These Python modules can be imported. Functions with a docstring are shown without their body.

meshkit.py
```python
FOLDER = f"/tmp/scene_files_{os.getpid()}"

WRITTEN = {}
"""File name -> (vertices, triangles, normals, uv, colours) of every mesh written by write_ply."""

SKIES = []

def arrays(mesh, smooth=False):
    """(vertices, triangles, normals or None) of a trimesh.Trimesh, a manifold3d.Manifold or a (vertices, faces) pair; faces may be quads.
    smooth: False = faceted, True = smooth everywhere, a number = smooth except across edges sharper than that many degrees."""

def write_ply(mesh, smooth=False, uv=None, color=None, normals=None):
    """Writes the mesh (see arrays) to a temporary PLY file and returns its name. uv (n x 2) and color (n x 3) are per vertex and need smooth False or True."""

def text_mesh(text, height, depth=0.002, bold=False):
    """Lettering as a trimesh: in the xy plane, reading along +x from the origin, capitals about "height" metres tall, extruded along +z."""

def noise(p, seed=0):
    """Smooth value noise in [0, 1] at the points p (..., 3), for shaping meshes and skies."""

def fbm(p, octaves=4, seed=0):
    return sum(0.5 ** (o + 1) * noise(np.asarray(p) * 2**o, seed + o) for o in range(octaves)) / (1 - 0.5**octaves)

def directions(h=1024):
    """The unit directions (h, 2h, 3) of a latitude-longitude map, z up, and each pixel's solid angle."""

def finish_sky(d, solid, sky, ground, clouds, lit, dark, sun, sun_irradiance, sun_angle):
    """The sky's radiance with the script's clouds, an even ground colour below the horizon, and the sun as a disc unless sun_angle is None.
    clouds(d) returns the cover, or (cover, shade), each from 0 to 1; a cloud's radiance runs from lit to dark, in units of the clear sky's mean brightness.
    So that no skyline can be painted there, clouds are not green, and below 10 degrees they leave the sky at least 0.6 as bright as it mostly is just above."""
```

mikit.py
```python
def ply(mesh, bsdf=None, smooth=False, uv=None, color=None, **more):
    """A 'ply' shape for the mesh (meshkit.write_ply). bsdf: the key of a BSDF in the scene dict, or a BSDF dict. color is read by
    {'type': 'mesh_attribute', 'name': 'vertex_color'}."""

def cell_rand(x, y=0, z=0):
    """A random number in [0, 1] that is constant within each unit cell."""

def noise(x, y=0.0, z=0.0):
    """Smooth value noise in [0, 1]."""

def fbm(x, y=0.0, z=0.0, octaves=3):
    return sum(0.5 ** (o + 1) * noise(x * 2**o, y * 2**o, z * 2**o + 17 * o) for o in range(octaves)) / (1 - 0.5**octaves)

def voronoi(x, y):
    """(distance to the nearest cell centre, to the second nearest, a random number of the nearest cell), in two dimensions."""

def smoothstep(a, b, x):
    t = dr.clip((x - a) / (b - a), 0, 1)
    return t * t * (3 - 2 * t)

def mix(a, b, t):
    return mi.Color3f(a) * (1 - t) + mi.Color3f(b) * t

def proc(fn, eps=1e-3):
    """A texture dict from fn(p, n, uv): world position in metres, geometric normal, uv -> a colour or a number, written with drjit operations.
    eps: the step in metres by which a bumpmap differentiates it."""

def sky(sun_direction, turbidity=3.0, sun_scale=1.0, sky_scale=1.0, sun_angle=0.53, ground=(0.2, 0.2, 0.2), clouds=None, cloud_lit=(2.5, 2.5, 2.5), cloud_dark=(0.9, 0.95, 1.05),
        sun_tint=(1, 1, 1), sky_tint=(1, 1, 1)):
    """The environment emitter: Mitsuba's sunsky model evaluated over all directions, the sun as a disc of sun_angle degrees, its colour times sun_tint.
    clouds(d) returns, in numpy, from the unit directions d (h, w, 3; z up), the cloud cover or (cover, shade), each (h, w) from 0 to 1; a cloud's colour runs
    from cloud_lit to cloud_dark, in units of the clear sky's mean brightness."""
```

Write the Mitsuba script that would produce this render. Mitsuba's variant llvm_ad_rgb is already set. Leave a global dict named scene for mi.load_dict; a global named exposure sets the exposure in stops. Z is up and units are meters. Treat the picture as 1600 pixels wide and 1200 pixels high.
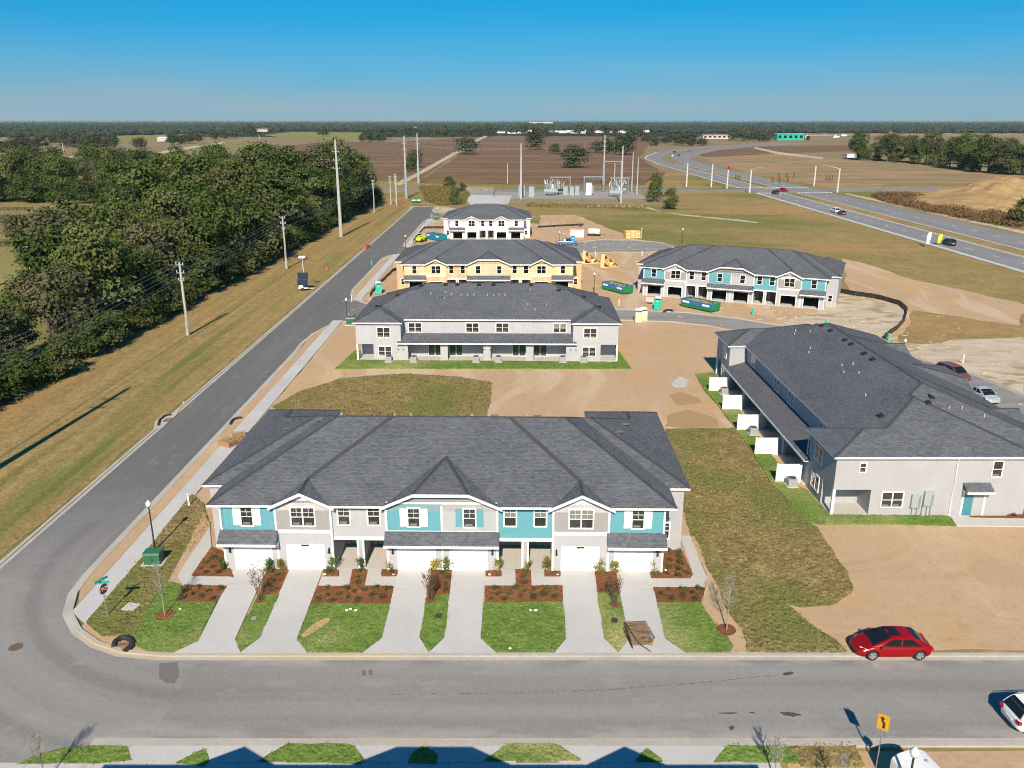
import math, random
import numpy as np, trimesh, shapely
import manifold3d as m3
from shapely.geometry import Polygon, LineString, Point, box as sbox
import drjit as dr, mitsuba as mi
import mikit, meshkit
from mikit import noise, fbm, voronoi, cell_rand, smoothstep, mix, proc
T = mi.ScalarTransform4f
scene, labels = {}, {}
rng = np.random.default_rng(7)
random.seed(7)

# ---------------------------------------------------------------- camera, sky, exposure
EYE, PITCH = 31.0, 0.309562
exposure = 2.3
scene['camera'] = {'type': 'perspective', 'fov': 63.81, 'fov_axis': 'x', 'near_clip': 1.0, 'far_clip': 90000.0,
    'to_world': T().look_at(origin=[0, 0, EYE], target=[0, math.cos(PITCH), EYE - math.sin(PITCH)], up=[0, 0, 1])}
SUN = (-0.052, -0.80, 0.596)
def horizon_haze(d):
    el = np.degrees(np.arcsin(np.clip(d[..., 2], 0, 1)))
    w = meshkit.fbm(np.stack([np.arctan2(d[..., 0], d[..., 1]) * 5, el * 0.9, el * 0], -1), 3)
    return (0.62 + 0.34 * w) * np.exp(-(el / 3.7) ** 1.75)
scene['sky_light'] = mikit.sky(SUN, turbidity=2.6, sky_tint=(0.012, 0.45, 0.70), sun_tint=(0.92, 0.985, 1.10), ground=(0.16, 0.15, 0.11),
    clouds=horizon_haze, cloud_lit=(1.95, 2.45, 2.75), cloud_dark=(1.95, 2.45, 2.75))

# ---------------------------------------------------------------- mesh helpers
def mat4(x=0, y=0, z=0, rz=0):
    a = math.radians(rz); c, s = math.cos(a), math.sin(a)
    return np.array([[c, -s, 0, x], [s, c, 0, y], [0, 0, 1, z], [0, 0, 0, 1.0]])

class MB:
    """Collects simple shapes into one mesh."""
    def __init__(s): s.v, s.f, s.n = [], [], 0
    def mesh(s, v, f):
        v = np.asarray(v, float); f = np.asarray(f, int)
        if f.shape[1] == 4: f = np.vstack([f[:, [0, 1, 2]], f[:, [0, 2, 3]]])
        s.v.append(v); s.f.append(f + s.n); s.n += len(v); return s
    def tm(s, m, M=None):
        v = np.array(m.vertices)
        if M is not None: v = v @ M[:3, :3].T + M[:3, 3]
        return s.mesh(v, m.faces)
    def man(s, m):
        k = m.to_mesh(); return s.mesh(k.vert_properties[:, :3], k.tri_verts)
    def poly(s, pts):
        return s.mesh(pts, [[0, i, i + 1] for i in range(1, len(pts) - 1)])
    def box(s, x0, x1, y0, y1, z0, z1, M=None):
        v = np.array([[x, y, z] for z in (z0, z1) for x, y in ((x0, y0), (x1, y0), (x1, y1), (x0, y1))], float)
        if M is not None: v = v @ M[:3, :3].T + M[:3, 3]
        return s.mesh(v, [[0, 3, 2, 1], [4, 5, 6, 7], [0, 1, 5, 4], [1, 2, 6, 5], [2, 3, 7, 6], [3, 0, 4, 7]])
    def obox(s, o, ux, un, uz, a, b, c):
        """box from point o with spans a along ux, b along un, c along uz: each a (low, high) pair"""
        o, ux, un, uz = (np.asarray(q, float) for q in (o, ux, un, uz))
        P = lambda i, j, k: o + ux * a[i] + un * b[j] + uz * c[k]
        v = [P(i, j, k) for k in (0, 1) for i, j in ((0, 0), (1, 0), (1, 1), (0, 1))]
        return s.mesh(v, [[0, 3, 2, 1], [4, 5, 6, 7], [0, 1, 5, 4], [1, 2, 6, 5], [2, 3, 7, 6], [3, 0, 4, 7]])
    def tube(s, pts, r, n=6):
        p = np.asarray(pts, float); r = np.broadcast_to(r, (len(p),))
        t = np.gradient(p, axis=0); t /= np.linalg.norm(t, axis=1, keepdims=True) + 1e-12
        ref = np.array([0, 0, 1.0]) if abs(t[0, 2]) < 0.9 else np.array([1.0, 0, 0])
        a = np.cross(t, ref); a /= np.linalg.norm(a, axis=1, keepdims=True) + 1e-12
        b = np.cross(t, a); g = np.arange(n) * 2 * np.pi / n
        v = p[:, None] + r[:, None, None] * (np.cos(g)[None, :, None] * a[:, None] + np.sin(g)[None, :, None] * b[:, None])
        i, j = np.meshgrid(np.arange(len(p) - 1), np.arange(n), indexing='ij')
        q = np.stack([i * n + j, (i + 1) * n + j, (i + 1) * n + (j + 1) % n, i * n + (j + 1) % n], -1).reshape(-1, 4)
        v = v.reshape(-1, 3); m = len(v)
        v = np.vstack([v, p[:1], p[-1:]])
        caps = [[m, (k + 1) % n, k, k] for k in range(n)] + [[m + 1, m - n + k, m - n + (k + 1) % n, m - n + (k + 1) % n] for k in range(n)]
        f = np.vstack([q[:, [0, 1, 2]], q[:, [0, 2, 3]], np.array(caps)[:, :3]])
        return s.mesh(v, f)
    def cyl(s, x, y, z0, z1, r0, r1=None, n=10): return s.tube([[x, y, z0], [x, y, z1]], [r0, r0 if r1 is None else r1], n)
    def ball(s, x, y, z, r, sub=1, sc=(1, 1, 1)):
        m = trimesh.creation.icosphere(subdivisions=sub, radius=r)
        return s.mesh(m.vertices * np.array(sc) + [x, y, z], m.faces)
    def prism(s, poly, z0, z1):
        m = trimesh.creation.extrude_polygon(poly, z1 - z0, engine='earcut')
        return s.mesh(m.vertices + [0, 0, z0], m.faces)
    def out(s):
        return (np.vstack(s.v), np.vstack(s.f))

used = {}
def uk(name):
    n = used.get(name, 0); used[name] = n + 1
    return name if n == 0 else f'{name}_{n:03d}'
def thing(name, label, cat=None, group=None, kind=None):
    k = uk(name); labels[k] = {'label': label}
    if cat: labels[k]['category'] = cat
    if group: labels[k]['group'] = group
    if kind: labels[k]['kind'] = kind
    return k
def put(key, mb, bsdf, M=None, smooth=False, **kw):
    """one shape entry; a repeat under the same holder takes the next number"""
    k = uk(key); v, f = mb.out() if isinstance(mb, MB) else mb
    if M is not None: v = v @ M[:3, :3].T + M[:3, 3]
    scene[k] = mikit.ply((v, f), bsdf, smooth=smooth, **kw)
    return k
def part(parent, name, mb, bsdf, M=None, smooth=False, label=None, kind=None):
    k = put(parent + '__' + name, mb, bsdf, M, smooth)
    if label or kind:
        labels[k] = {}
        if label: labels[k]['label'] = label
        if kind: labels[k]['kind'] = kind
    return k

# ---------------------------------------------------------------- materials
def bs(name, d): scene[name] = d; return name
def rgb(c): return {'type': 'rgb', 'value': list(map(float, c))}
def flat(name, c): return bs(name, {'type': 'twosided', 'bsdf': {'type': 'diffuse', 'reflectance': rgb(c)}})
def gloss(name, c, rough=0.3, metal=0.0, spec=0.5, coat=0.0):
    d = {'type': 'principled', 'base_color': rgb(c), 'roughness': rough, 'metallic': metal, 'specular': spec}
    if coat: d['clearcoat'] = coat; d['clearcoat_gloss'] = 0.95
    return bs(name, {'type': 'twosided', 'bsdf': d})
def pmat(name, fn, bump=None, scale=0.02, eps=0.01):
    d = {'type': 'diffuse', 'reflectance': proc(fn)}
    if bump: d = {'type': 'bumpmap', 'arbitrary': proc(bump, eps=eps), 'scale': scale, 'bsdf': d}
    return bs(name, {'type': 'twosided', 'bsdf': d})
fract = lambda x: x - dr.floor(x)
C = mi.Color3f

def f_roof(p, n, uv):
    l = dr.sqrt(n.x * n.x + n.y * n.y) + 1e-4
    u = (-n.y * p.x + n.x * p.y) / l
    s = p.z / l
    row = dr.floor(s / 0.145)
    c = cell_rand(dr.floor(u / 0.30 + cell_rand(row) * 9.3), row)
    course_shade = dr.select(fract(s / 0.145) < 0.3, 0.70, 1.0)  # shadow line of each shingle course, put into the colour as a darker band
    b = fbm(p.x * 0.5, p.y * 0.5, p.z * 0.5)
    return mix((0.074, 0.082, 0.098), (0.168, 0.181, 0.206), c * 0.55 + b * 0.45) * course_shade
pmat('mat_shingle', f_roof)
def siding(name, c, k=0.06):
    lo, hi = [tuple(float(q) * w for q in c) for w in (1 - k, 1 + k)]
    def f(p, n, uv):
        g = fbm(p.x * 1.3 + p.y, p.z * 0.6, p.y * 0.7)
        lap = dr.select(fract(p.z / 0.16) < 0.14, 0.88, 1.0)
        return mix(lo, hi, g) * lap
    return pmat(name, f)
siding('mat_grey_siding', (0.435, 0.445, 0.475))
siding('mat_taupe_siding', (0.335, 0.322, 0.322))
siding('mat_lilac_siding', (0.455, 0.457, 0.495))
siding('mat_beige_siding', (0.410, 0.412, 0.435))
flat('mat_teal', (0.130, 0.350, 0.410))
flat('mat_white', (0.80, 0.80, 0.80))
flat('mat_offwhite', (0.50, 0.485, 0.46))
def f_sheath(p, n, uv):
    a = fract((p.x + p.y) / 1.22) < 0.02
    b = fract(p.z / 2.44 + 0.4) < 0.012
    g = cell_rand(dr.floor((p.x + p.y) / 1.22), dr.floor(p.z / 2.44 + 0.4))
    return dr.select(a | b, C(0.42, 0.30, 0.15), mix((0.60, 0.50, 0.30), (0.70, 0.60, 0.40), g))
pmat('mat_sheathing', f_sheath)
def f_sheath2(p, n, uv):
    a = fract((p.x + p.y) / 1.22) < 0.02
    g = cell_rand(dr.floor((p.x + p.y) / 1.22), dr.floor(p.z / 2.44 + 0.4))
    return dr.select(a, C(0.40, 0.28, 0.15), mix((0.55, 0.38, 0.22), (0.63, 0.46, 0.29), g))
pmat('mat_tan_sheathing', f_sheath2)
flat('mat_pink_sheathing', (0.60, 0.46, 0.36))
def f_wrap(p, n, uv):
    u = p.x + p.y
    t = dr.select((fract(u / 1.1 + cell_rand(dr.floor(p.z / 0.5)) * 0.7) < 0.32) & (fract(p.z / 0.5) < 0.42), noise(u * 9, p.z * 9), 0)
    seam = dr.select(fract(p.z / 1.5) < 0.03, 0.7, 1.0)
    return mix((0.74, 0.75, 0.78), (0.36, 0.38, 0.44), t) * seam
pmat('mat_house_wrap', f_wrap)

def f_conc(p, n, uv):
    g = fbm(p.x * 0.35, p.y * 0.35, 3.0, octaves=4); h = noise(p.x * 7, p.y * 7)
    return mix((0.43, 0.43, 0.43), (0.55, 0.55, 0.55), g * 0.8 + h * 0.2)
pmat('mat_concrete', f_conc)
def f_kerb(p, n, uv):
    g = fbm(p.x * 0.5, p.y * 0.5, 9.0, octaves=4); h = noise(p.x * 5, p.y * 5)
    d = smoothstep(0.55, 0.75, fbm(p.x * 0.16, p.y * 0.16, 1.0))
    return mix(mix((0.36, 0.34, 0.31), (0.50, 0.48, 0.44), g * 0.7 + h * 0.3), (0.50, 0.41, 0.28), d * 0.6)
pmat('mat_kerb', f_kerb)
def f_asph(p, n, uv):
    lane = fbm(p.x * 0.035, p.y * 0.9, 2.0, octaves=5); big = fbm(p.x * 0.05, p.y * 0.09, 5.0)
    side = smoothstep(-21.0, -31.0, p.x) * smoothstep(40.0, 75.0, p.y)
    laneb = fbm(p.x * 1.1, p.y * 0.035, 2.0, octaves=5)
    r = dr.sqrt(dr.square(p.x + 17.0) + dr.square(p.y - 56.0)); arc = fbm(r * 1.1, 3.0, 1.0, octaves=4)
    t = dr.select((p.x < -19.0) & (p.y < 60.0), arc, lane)
    base = mix((0.170, 0.168, 0.168), (0.335, 0.328, 0.320), t * 0.65 + big * 0.35)
    old = mix((0.125, 0.128, 0.134), (0.180, 0.181, 0.184), laneb * 0.7 + big * 0.3)
    c = mix(base, old, side)
    c = mix(c, (0.36, 0.35, 0.335), smoothstep(0.62, 0.80, fbm(p.x * 0.5, p.y * 1.1, 8.0, octaves=5)) * 0.25 * (1 - side))
    c = mix(c, (0.33, 0.325, 0.31), smoothstep(0.66, 0.80, fbm(p.x * 1.6, p.y * 0.5, 21.0, octaves=4)) * 0.18 * side)
    edge = dr.maximum(smoothstep(1.5, 0.1, dr.abs(p.y - 35.5)), smoothstep(1.1, 0.1, dr.abs(p.y - 42.2))) * smoothstep(-24.0, -20.0, p.x)
    c = mix(c, (0.38, 0.36, 0.33), edge * 0.65 * smoothstep(0.3, 0.65, fbm(p.x * 0.4, p.y * 1.5, 33.0, octaves=4)))
    return c * (0.93 + 0.14 * noise(p.x * 10, p.y * 10))
pmat('mat_asphalt', f_asph)
def f_hwy(p, n, uv):
    a = fbm(p.x * 0.5, p.y * 0.02, 2.0); h = fbm(p.x * 0.1, p.y * 0.1, 6.0)
    return mix((0.185, 0.190, 0.200), (0.275, 0.28, 0.29), a * 0.6 + h * 0.4)
pmat('mat_highway', f_hwy)

def mottled(name, a, b, c, s=1.0, t=(0.45, 0.75), bump=None):
    """fine two-tone ground with broad patches of a third colour"""
    def f(p, n, uv):
        g = fbm(p.x * 2.6 * s, p.y * 2.6 * s, 1.0, octaves=4); h = noise(p.x * 9 * s, p.y * 9 * s)
        w = fbm(p.x * 0.22 * s, p.y * 0.22 * s, 7.0, octaves=4)
        return mix(mix(a, b, g * 0.65 + h * 0.35), c, smoothstep(t[0], t[1], w)) * (0.72 + 0.56 * noise(p.x * 17 * s, p.y * 17 * s, 2.0))
    fb = (lambda p, n, uv: noise(p.x * 8 * s, p.y * 8 * s) + 0.5 * noise(p.x * 19 * s, p.y * 19 * s)) if bump else None
    return pmat(name, f, fb, bump or 0.02, 0.02)
mottled('mat_new_lawn', (0.078, 0.145, 0.028), (0.195, 0.280, 0.072), (0.36, 0.34, 0.15), s=0.62, t=(0.52, 0.95), bump=0.05)
mottled('mat_olive_lawn', (0.120, 0.092, 0.038), (0.345, 0.272, 0.125), (0.165, 0.170, 0.058), s=0.5, t=(0.45, 0.75), bump=0.07)
mottled('mat_mulch', (0.10, 0.045, 0.024), (0.33, 0.15, 0.078), (0.20, 0.085, 0.045), s=1.1, bump=0.08)
def f_sand(p, n, uv):
    g = fbm(p.x * 0.10, p.y * 0.10, 3.0, octaves=4); h = fbm(p.x * 1.4, p.y * 1.4, 1.0, octaves=4)
    tr = fbm(p.x * 0.35 + 3 * noise(p.y * 0.07), p.y * 0.05, 4.0, octaves=4)
    c = mix((0.415, 0.290, 0.180), (0.525, 0.380, 0.248), g * 0.7 + h * 0.3)
    c = mix(c, (0.50, 0.33, 0.16), smoothstep(0.55, 0.8, fbm(p.x * 0.18, p.y * 0.18, 11.0)) * 0.6)
    c = mix(c, (0.27, 0.18, 0.10), smoothstep(0.66, 0.80, h) * 0.22)
    q = dr.abs(fract(5.0 * noise(p.x * 0.05, p.y * 0.05, 31.0) + 2.0 * noise(p.x * 0.021, p.y * 0.03, 12.0)) - 0.5)
    trk = smoothstep(0.035, 0.012, q) + smoothstep(0.035, 0.012, dr.abs(q - 0.11))
    c = mix(c, (0.36, 0.255, 0.150), dr.clip(trk, 0, 1) * 0.30 * smoothstep(0.35, 0.6, fbm(p.x * 0.3, p.y * 0.3, 40.0)))
    return mix(c, (0.58, 0.47, 0.35), smoothstep(0.52, 0.75, tr) * 0.5) * (0.95 + 0.1 * noise(p.x * 8, p.y * 8))
pmat('mat_sand', f_sand, lambda p, n, uv: fbm(p.x * 1.2, p.y * 1.2, 1.0, octaves=4), 0.06, 0.03)
def f_pale(p, n, uv):
    h = fbm(p.x * 0.5, p.y * 1.1, 1.0, octaves=5); g = fbm(p.x * 0.09, p.y * 0.15, 3.0)
    c = mix((0.40, 0.33, 0.24), (0.60, 0.52, 0.42), h)
    return mix(c, (0.25, 0.21, 0.09), smoothstep(0.52, 0.66, fbm(p.x * 0.4, p.y * 0.9, 13.0, octaves=5)) * 0.75 * smoothstep(0.3, 0.55, g))
pmat('mat_pale_dirt', f_pale)
def f_verge(p, n, uv):
    s = fbm(p.x * 0.45, p.y * 0.018, 2.0, octaves=4); h = fbm(p.x * 1.8, p.y * 1.2, 1.0, octaves=4); g = fbm(p.x * 0.07, p.y * 0.03, 9.0)
    c = mix((0.225, 0.170, 0.068), (0.36, 0.262, 0.122), h)
    strip = smoothstep(2.6, 1.2, dr.abs(p.x + 41.5 + 3 * (noise(p.y * 0.03) - 0.5)))
    c = mix(c, (0.165, 0.172, 0.058), dr.clip(smoothstep(0.50, 0.68, s) * 0.75 + strip * 0.5 * smoothstep(0.35, 0.55, g), 0, 1))
    c = c * (0.86 + 0.28 * noise(p.x * 2.2, p.y * 0.03, 4.0))
    c = mix(c, (0.36, 0.21, 0.09), smoothstep(0.55, 0.72, g) * 0.55)
    return c * (0.82 + 0.36 * noise(p.x * 6, p.y * 5))
pmat('mat_verge', f_verge, lambda p, n, uv: noise(p.x * 5, p.y * 5), 0.05, 0.03)
def f_meadow(p, n, uv):
    h = fbm(p.x * 0.25, p.y * 0.25, 1.0, octaves=5); g = fbm(p.x * 0.018, p.y * 0.03, 3.0, octaves=4)
    st = fbm(p.x * 0.012, p.y * 0.06, 5.0, octaves=4)
    c = mix((0.23, 0.178, 0.075), (0.32, 0.245, 0.118), h)
    c = mix(c, (0.175, 0.175, 0.060), smoothstep(0.48, 0.66, g) * 0.9)
    c = mix(c, (0.36, 0.23, 0.11), smoothstep(0.58, 0.72, st) * 0.75)
    c = mix(c, mix((0.20, 0.150, 0.095), (0.29, 0.235, 0.15), fbm(p.x * 0.004, p.y * 0.03, 17.0, octaves=4)), smoothstep(430.0, 700.0, p.y) * 0.85)
    return c * (0.86 + 0.28 * noise(p.x * 1.6, p.y * 1.6))
pmat('mat_meadow', f_meadow)
def f_brown(p, n, uv):
    h = fbm(p.x * 0.10, p.y * 0.16, 1.0, octaves=5); st = fbm(p.x * 0.006, p.y * 0.10, 5.0, octaves=4)
    c = mix((0.125, 0.079, 0.054), (0.225, 0.142, 0.098), h)
    c = mix(c, (0.25, 0.19, 0.125), smoothstep(0.52, 0.72, st) * 0.7)
    return mix(c, (0.20, 0.16, 0.055), smoothstep(0.60, 0.75, fbm(p.x * 0.025, p.y * 0.05, 9.0)) * 0.6 * smoothstep(620., 440., p.y))
pmat('mat_brown_field', f_brown)
def f_pasture(p, n, uv):
    h = fbm(p.x * 0.03, p.y * 0.06, 1.0, octaves=5); g = fbm(p.x * 0.004, p.y * 0.012, 3.0)
    c = mix((0.155, 0.190, 0.060), (0.25, 0.265, 0.105), h)
    return mix(c, (0.25, 0.20, 0.09), smoothstep(0.45, 0.65, g) * 0.8)
pmat('mat_pasture', f_pasture)
def f_orange(p, n, uv):
    h = fbm(p.x * 0.22, p.y * 0.22, 1.0, octaves=5); g = fbm(p.x * 0.02, p.y * 0.05, 3.0, octaves=4)
    c = mix((0.25, 0.18, 0.115), (0.38, 0.275, 0.175), h)
    c = mix(c, (0.40, 0.215, 0.095), smoothstep(0.54, 0.72, g) * 0.7)
    return mix(c, (0.21, 0.175, 0.09), smoothstep(0.46, 0.66, fbm(p.x * 0.03, p.y * 0.08, 8.0)) * 0.75)
pmat('mat_orange_dirt', f_orange)
def f_mound(p, n, uv):
    h = fbm(p.x * 0.35, p.y * 0.35, p.z * 0.35, octaves=5)
    gl = smoothstep(0.45, 0.7, fbm(p.x * 0.5 + p.y * 0.2, p.z * 0.12, 3.0, octaves=4))
    return mix(mix((0.34, 0.225, 0.105), (0.47, 0.325, 0.17), h), (0.27, 0.18, 0.085), gl * 0.5)
pmat('mat_mound', f_mound, lambda p, n, uv: fbm(p.x * 0.6, p.y * 0.6, p.z * 0.6, octaves=4), 0.6, 0.1)
flat('mat_gravel', (0.30, 0.295, 0.29))

def leafmat(name, a, b, c):
    def f(p, n, uv):
        h = noise(p.x * 1.1, p.y * 1.1, p.z * 1.1); g = fbm(p.x * 0.13, p.y * 0.13, p.z * 0.05)
        return mix(mix(a, b, h), c, smoothstep(0.42, 0.66, g)) * (0.82 + 0.36 * noise(p.x * 4, p.y * 4, p.z * 4))
    return pmat(name, f)
leafmat('mat_oak_leaf', (0.034, 0.058, 0.017), (0.080, 0.112, 0.032), (0.102, 0.118, 0.042))
leafmat('mat_oak_leaf_b', (0.040, 0.070, 0.018), (0.098, 0.138, 0.036), (0.118, 0.138, 0.045))
leafmat('mat_oak_leaf_c', (0.048, 0.058, 0.030), (0.105, 0.112, 0.055), (0.130, 0.125, 0.062))
leafmat('mat_far_leaf', (0.030, 0.048, 0.022), (0.062, 0.080, 0.034), (0.085, 0.082, 0.042))
leafmat('mat_woods_leaf', (0.016, 0.030, 0.021), (0.036, 0.052, 0.032), (0.045, 0.050, 0.032))
leafmat('mat_shrub_leaf', (0.040, 0.075, 0.018), (0.10, 0.145, 0.035), (0.20, 0.18, 0.045))
flat('mat_bark', (0.115, 0.095, 0.075)); flat('mat_pale_bark', (0.30, 0.28, 0.25))
flat('mat_autumn_leaf', (0.30, 0.10, 0.03)); flat('mat_brush', (0.15, 0.095, 0.05))

bs('mat_glass', {'type': 'thindielectric', 'int_ior': 1.5})
flat('mat_blind', (0.20, 0.215, 0.20)); flat('mat_dark_backing', (0.035, 0.036, 0.038))
gloss('mat_dark_glass', (0.010, 0.012, 0.015), 0.06, 0, 0.45)
gloss('mat_green_glass', (0.020, 0.060, 0.050), 0.08, 0, 0.8)
gloss('mat_black', (0.022, 0.022, 0.024), 0.5); gloss('mat_rubber', (0.025, 0.025, 0.027), 0.7)
gloss('mat_post', (0.035, 0.036, 0.035), 0.4)
gloss('mat_steel', (0.33, 0.36, 0.39), 0.45, 0.5); gloss('mat_grey_box', (0.33, 0.37, 0.39), 0.5)
flat('mat_pole', (0.46, 0.46, 0.44)); gloss('mat_wire', (0.30, 0.31, 0.33), 0.5, 0.4)
gloss('mat_transformer', (0.035, 0.135, 0.070), 0.45)
gloss('mat_red_paint', (0.30, 0.002, 0.004), 0.25, 0.25, 0.35, 0.6)
gloss('mat_white_paint', (0.72, 0.73, 0.74), 0.3, 0, 0.5, 1.0)
gloss('mat_silver_paint', (0.42, 0.47, 0.52), 0.3, 0.3, 0.5, 1.0)
gloss('mat_brown_paint', (0.14, 0.055, 0.045), 0.3, 0.1, 0.5, 1.0)
gloss('mat_blue_paint', (0.10, 0.17, 0.30), 0.3, 0.1, 0.5, 1.0)
gloss('mat_black_paint', (0.02, 0.022, 0.026), 0.3, 0.1, 0.5, 1.0)
gloss('mat_rim', (0.55, 0.56, 0.58), 0.3, 0.7)
gloss('mat_lamp_lens', (0.75, 0.78, 0.80), 0.15); gloss('mat_tail_lens', (0.42, 0.008, 0.012), 0.2)
gloss('mat_skip_green', (0.012, 0.20, 0.065), 0.5); gloss('mat_skip_blue', (0.03, 0.16, 0.36), 0.5)
gloss('mat_teal_plastic', (0.02, 0.46, 0.33), 0.45); gloss('mat_blue_plastic', (0.02, 0.36, 0.62), 0.45)
gloss('mat_beige_plastic', (0.66, 0.53, 0.40), 0.5); gloss('mat_yellow', (0.55, 0.31, 0.012), 0.5)
gloss('mat_lime', (0.62, 0.72, 0.03), 0.5); gloss('mat_orange', (0.62, 0.14, 0.02), 0.5)
gloss('mat_sign_red', (0.20, 0.008, 0.03), 0.4); gloss('mat_sign_green', (0.01, 0.34, 0.25), 0.4)
gloss('mat_teal_door', (0.05, 0.22, 0.27), 0.45)
def f_wood(p, n, uv):
    g = cell_rand(dr.floor(p.x * 3), dr.floor(p.y * 7), dr.floor(p.z * 9)); h = noise(p.x * 3, p.y * 22, p.z * 14)
    return mix((0.12, 0.08, 0.05), (0.36, 0.25, 0.155), g * 0.65 + h * 0.35)
pmat('mat_old_wood', f_wood)
flat('mat_lumber', (0.68, 0.46, 0.18)); flat('mat_lumber_pale', (0.76, 0.58, 0.30))
flat('mat_rubble', (0.42, 0.27, 0.17)); flat('mat_paper', (0.70, 0.69, 0.66))
flat('mat_barn_roof', (0.20, 0.135, 0.12)); flat('mat_pale_roof', (0.60, 0.60, 0.59)); flat('mat_green_wrap', (0.02, 0.40, 0.31))
flat('mat_dark_fence', (0.05, 0.048, 0.045)); flat('mat_oil', (0.085, 0.082, 0.078)); flat('mat_patch', (0.165, 0.162, 0.16))

# ---------------------------------------------------------------- the setting: ground, roads, pavements
def wob(poly, amp, step=0.5, seed=0):
    """an uneven edge"""
    if amp == 0: return poly
    if poly.geom_type != 'Polygon': return shapely.union_all([wob(g, amp, step, seed) for g in poly.geoms if g.area > 0.05])
    L = poly.exterior; n = max(int(L.length / step), 12); out = []
    for i in range(n):
        p = L.interpolate(i / n, normalized=True); q = L.interpolate(((i + 0.2) % n) / n, normalized=True)
        t = np.array([q.x - p.x, q.y - p.y]); t /= np.linalg.norm(t) + 1e-9
        k = amp * (meshkit.fbm(np.array([[p.x * 0.8 / step * 0.5, p.y * 0.8 / step * 0.5, seed]]), 3)[0] - 0.5) * 2
        out.append((p.x - t[1] * k, p.y + t[0] * k))
    return Polygon(out).buffer(0)
def sheet(name, pts, z, bsdf, label, wobble=0.0, step=0.5, holes=(), kind='structure', key=None):
    p = pts if hasattr(pts, 'geom_type') else Polygon(pts)
    p = wob(p.buffer(0), wobble, step)
    for h in holes: p = p.difference(h)
    m = MB()
    for g in getattr(p, 'geoms', [p]):
        if g.area > 1e-3: m.prism(g, 0.0 if z < 0.3 else z - 0.3, z)
    if key: return part(key, name, m, bsdf)
    k = thing(name, label, kind=kind); scene[k] = mikit.ply(m.out(), bsdf); return k

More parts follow.
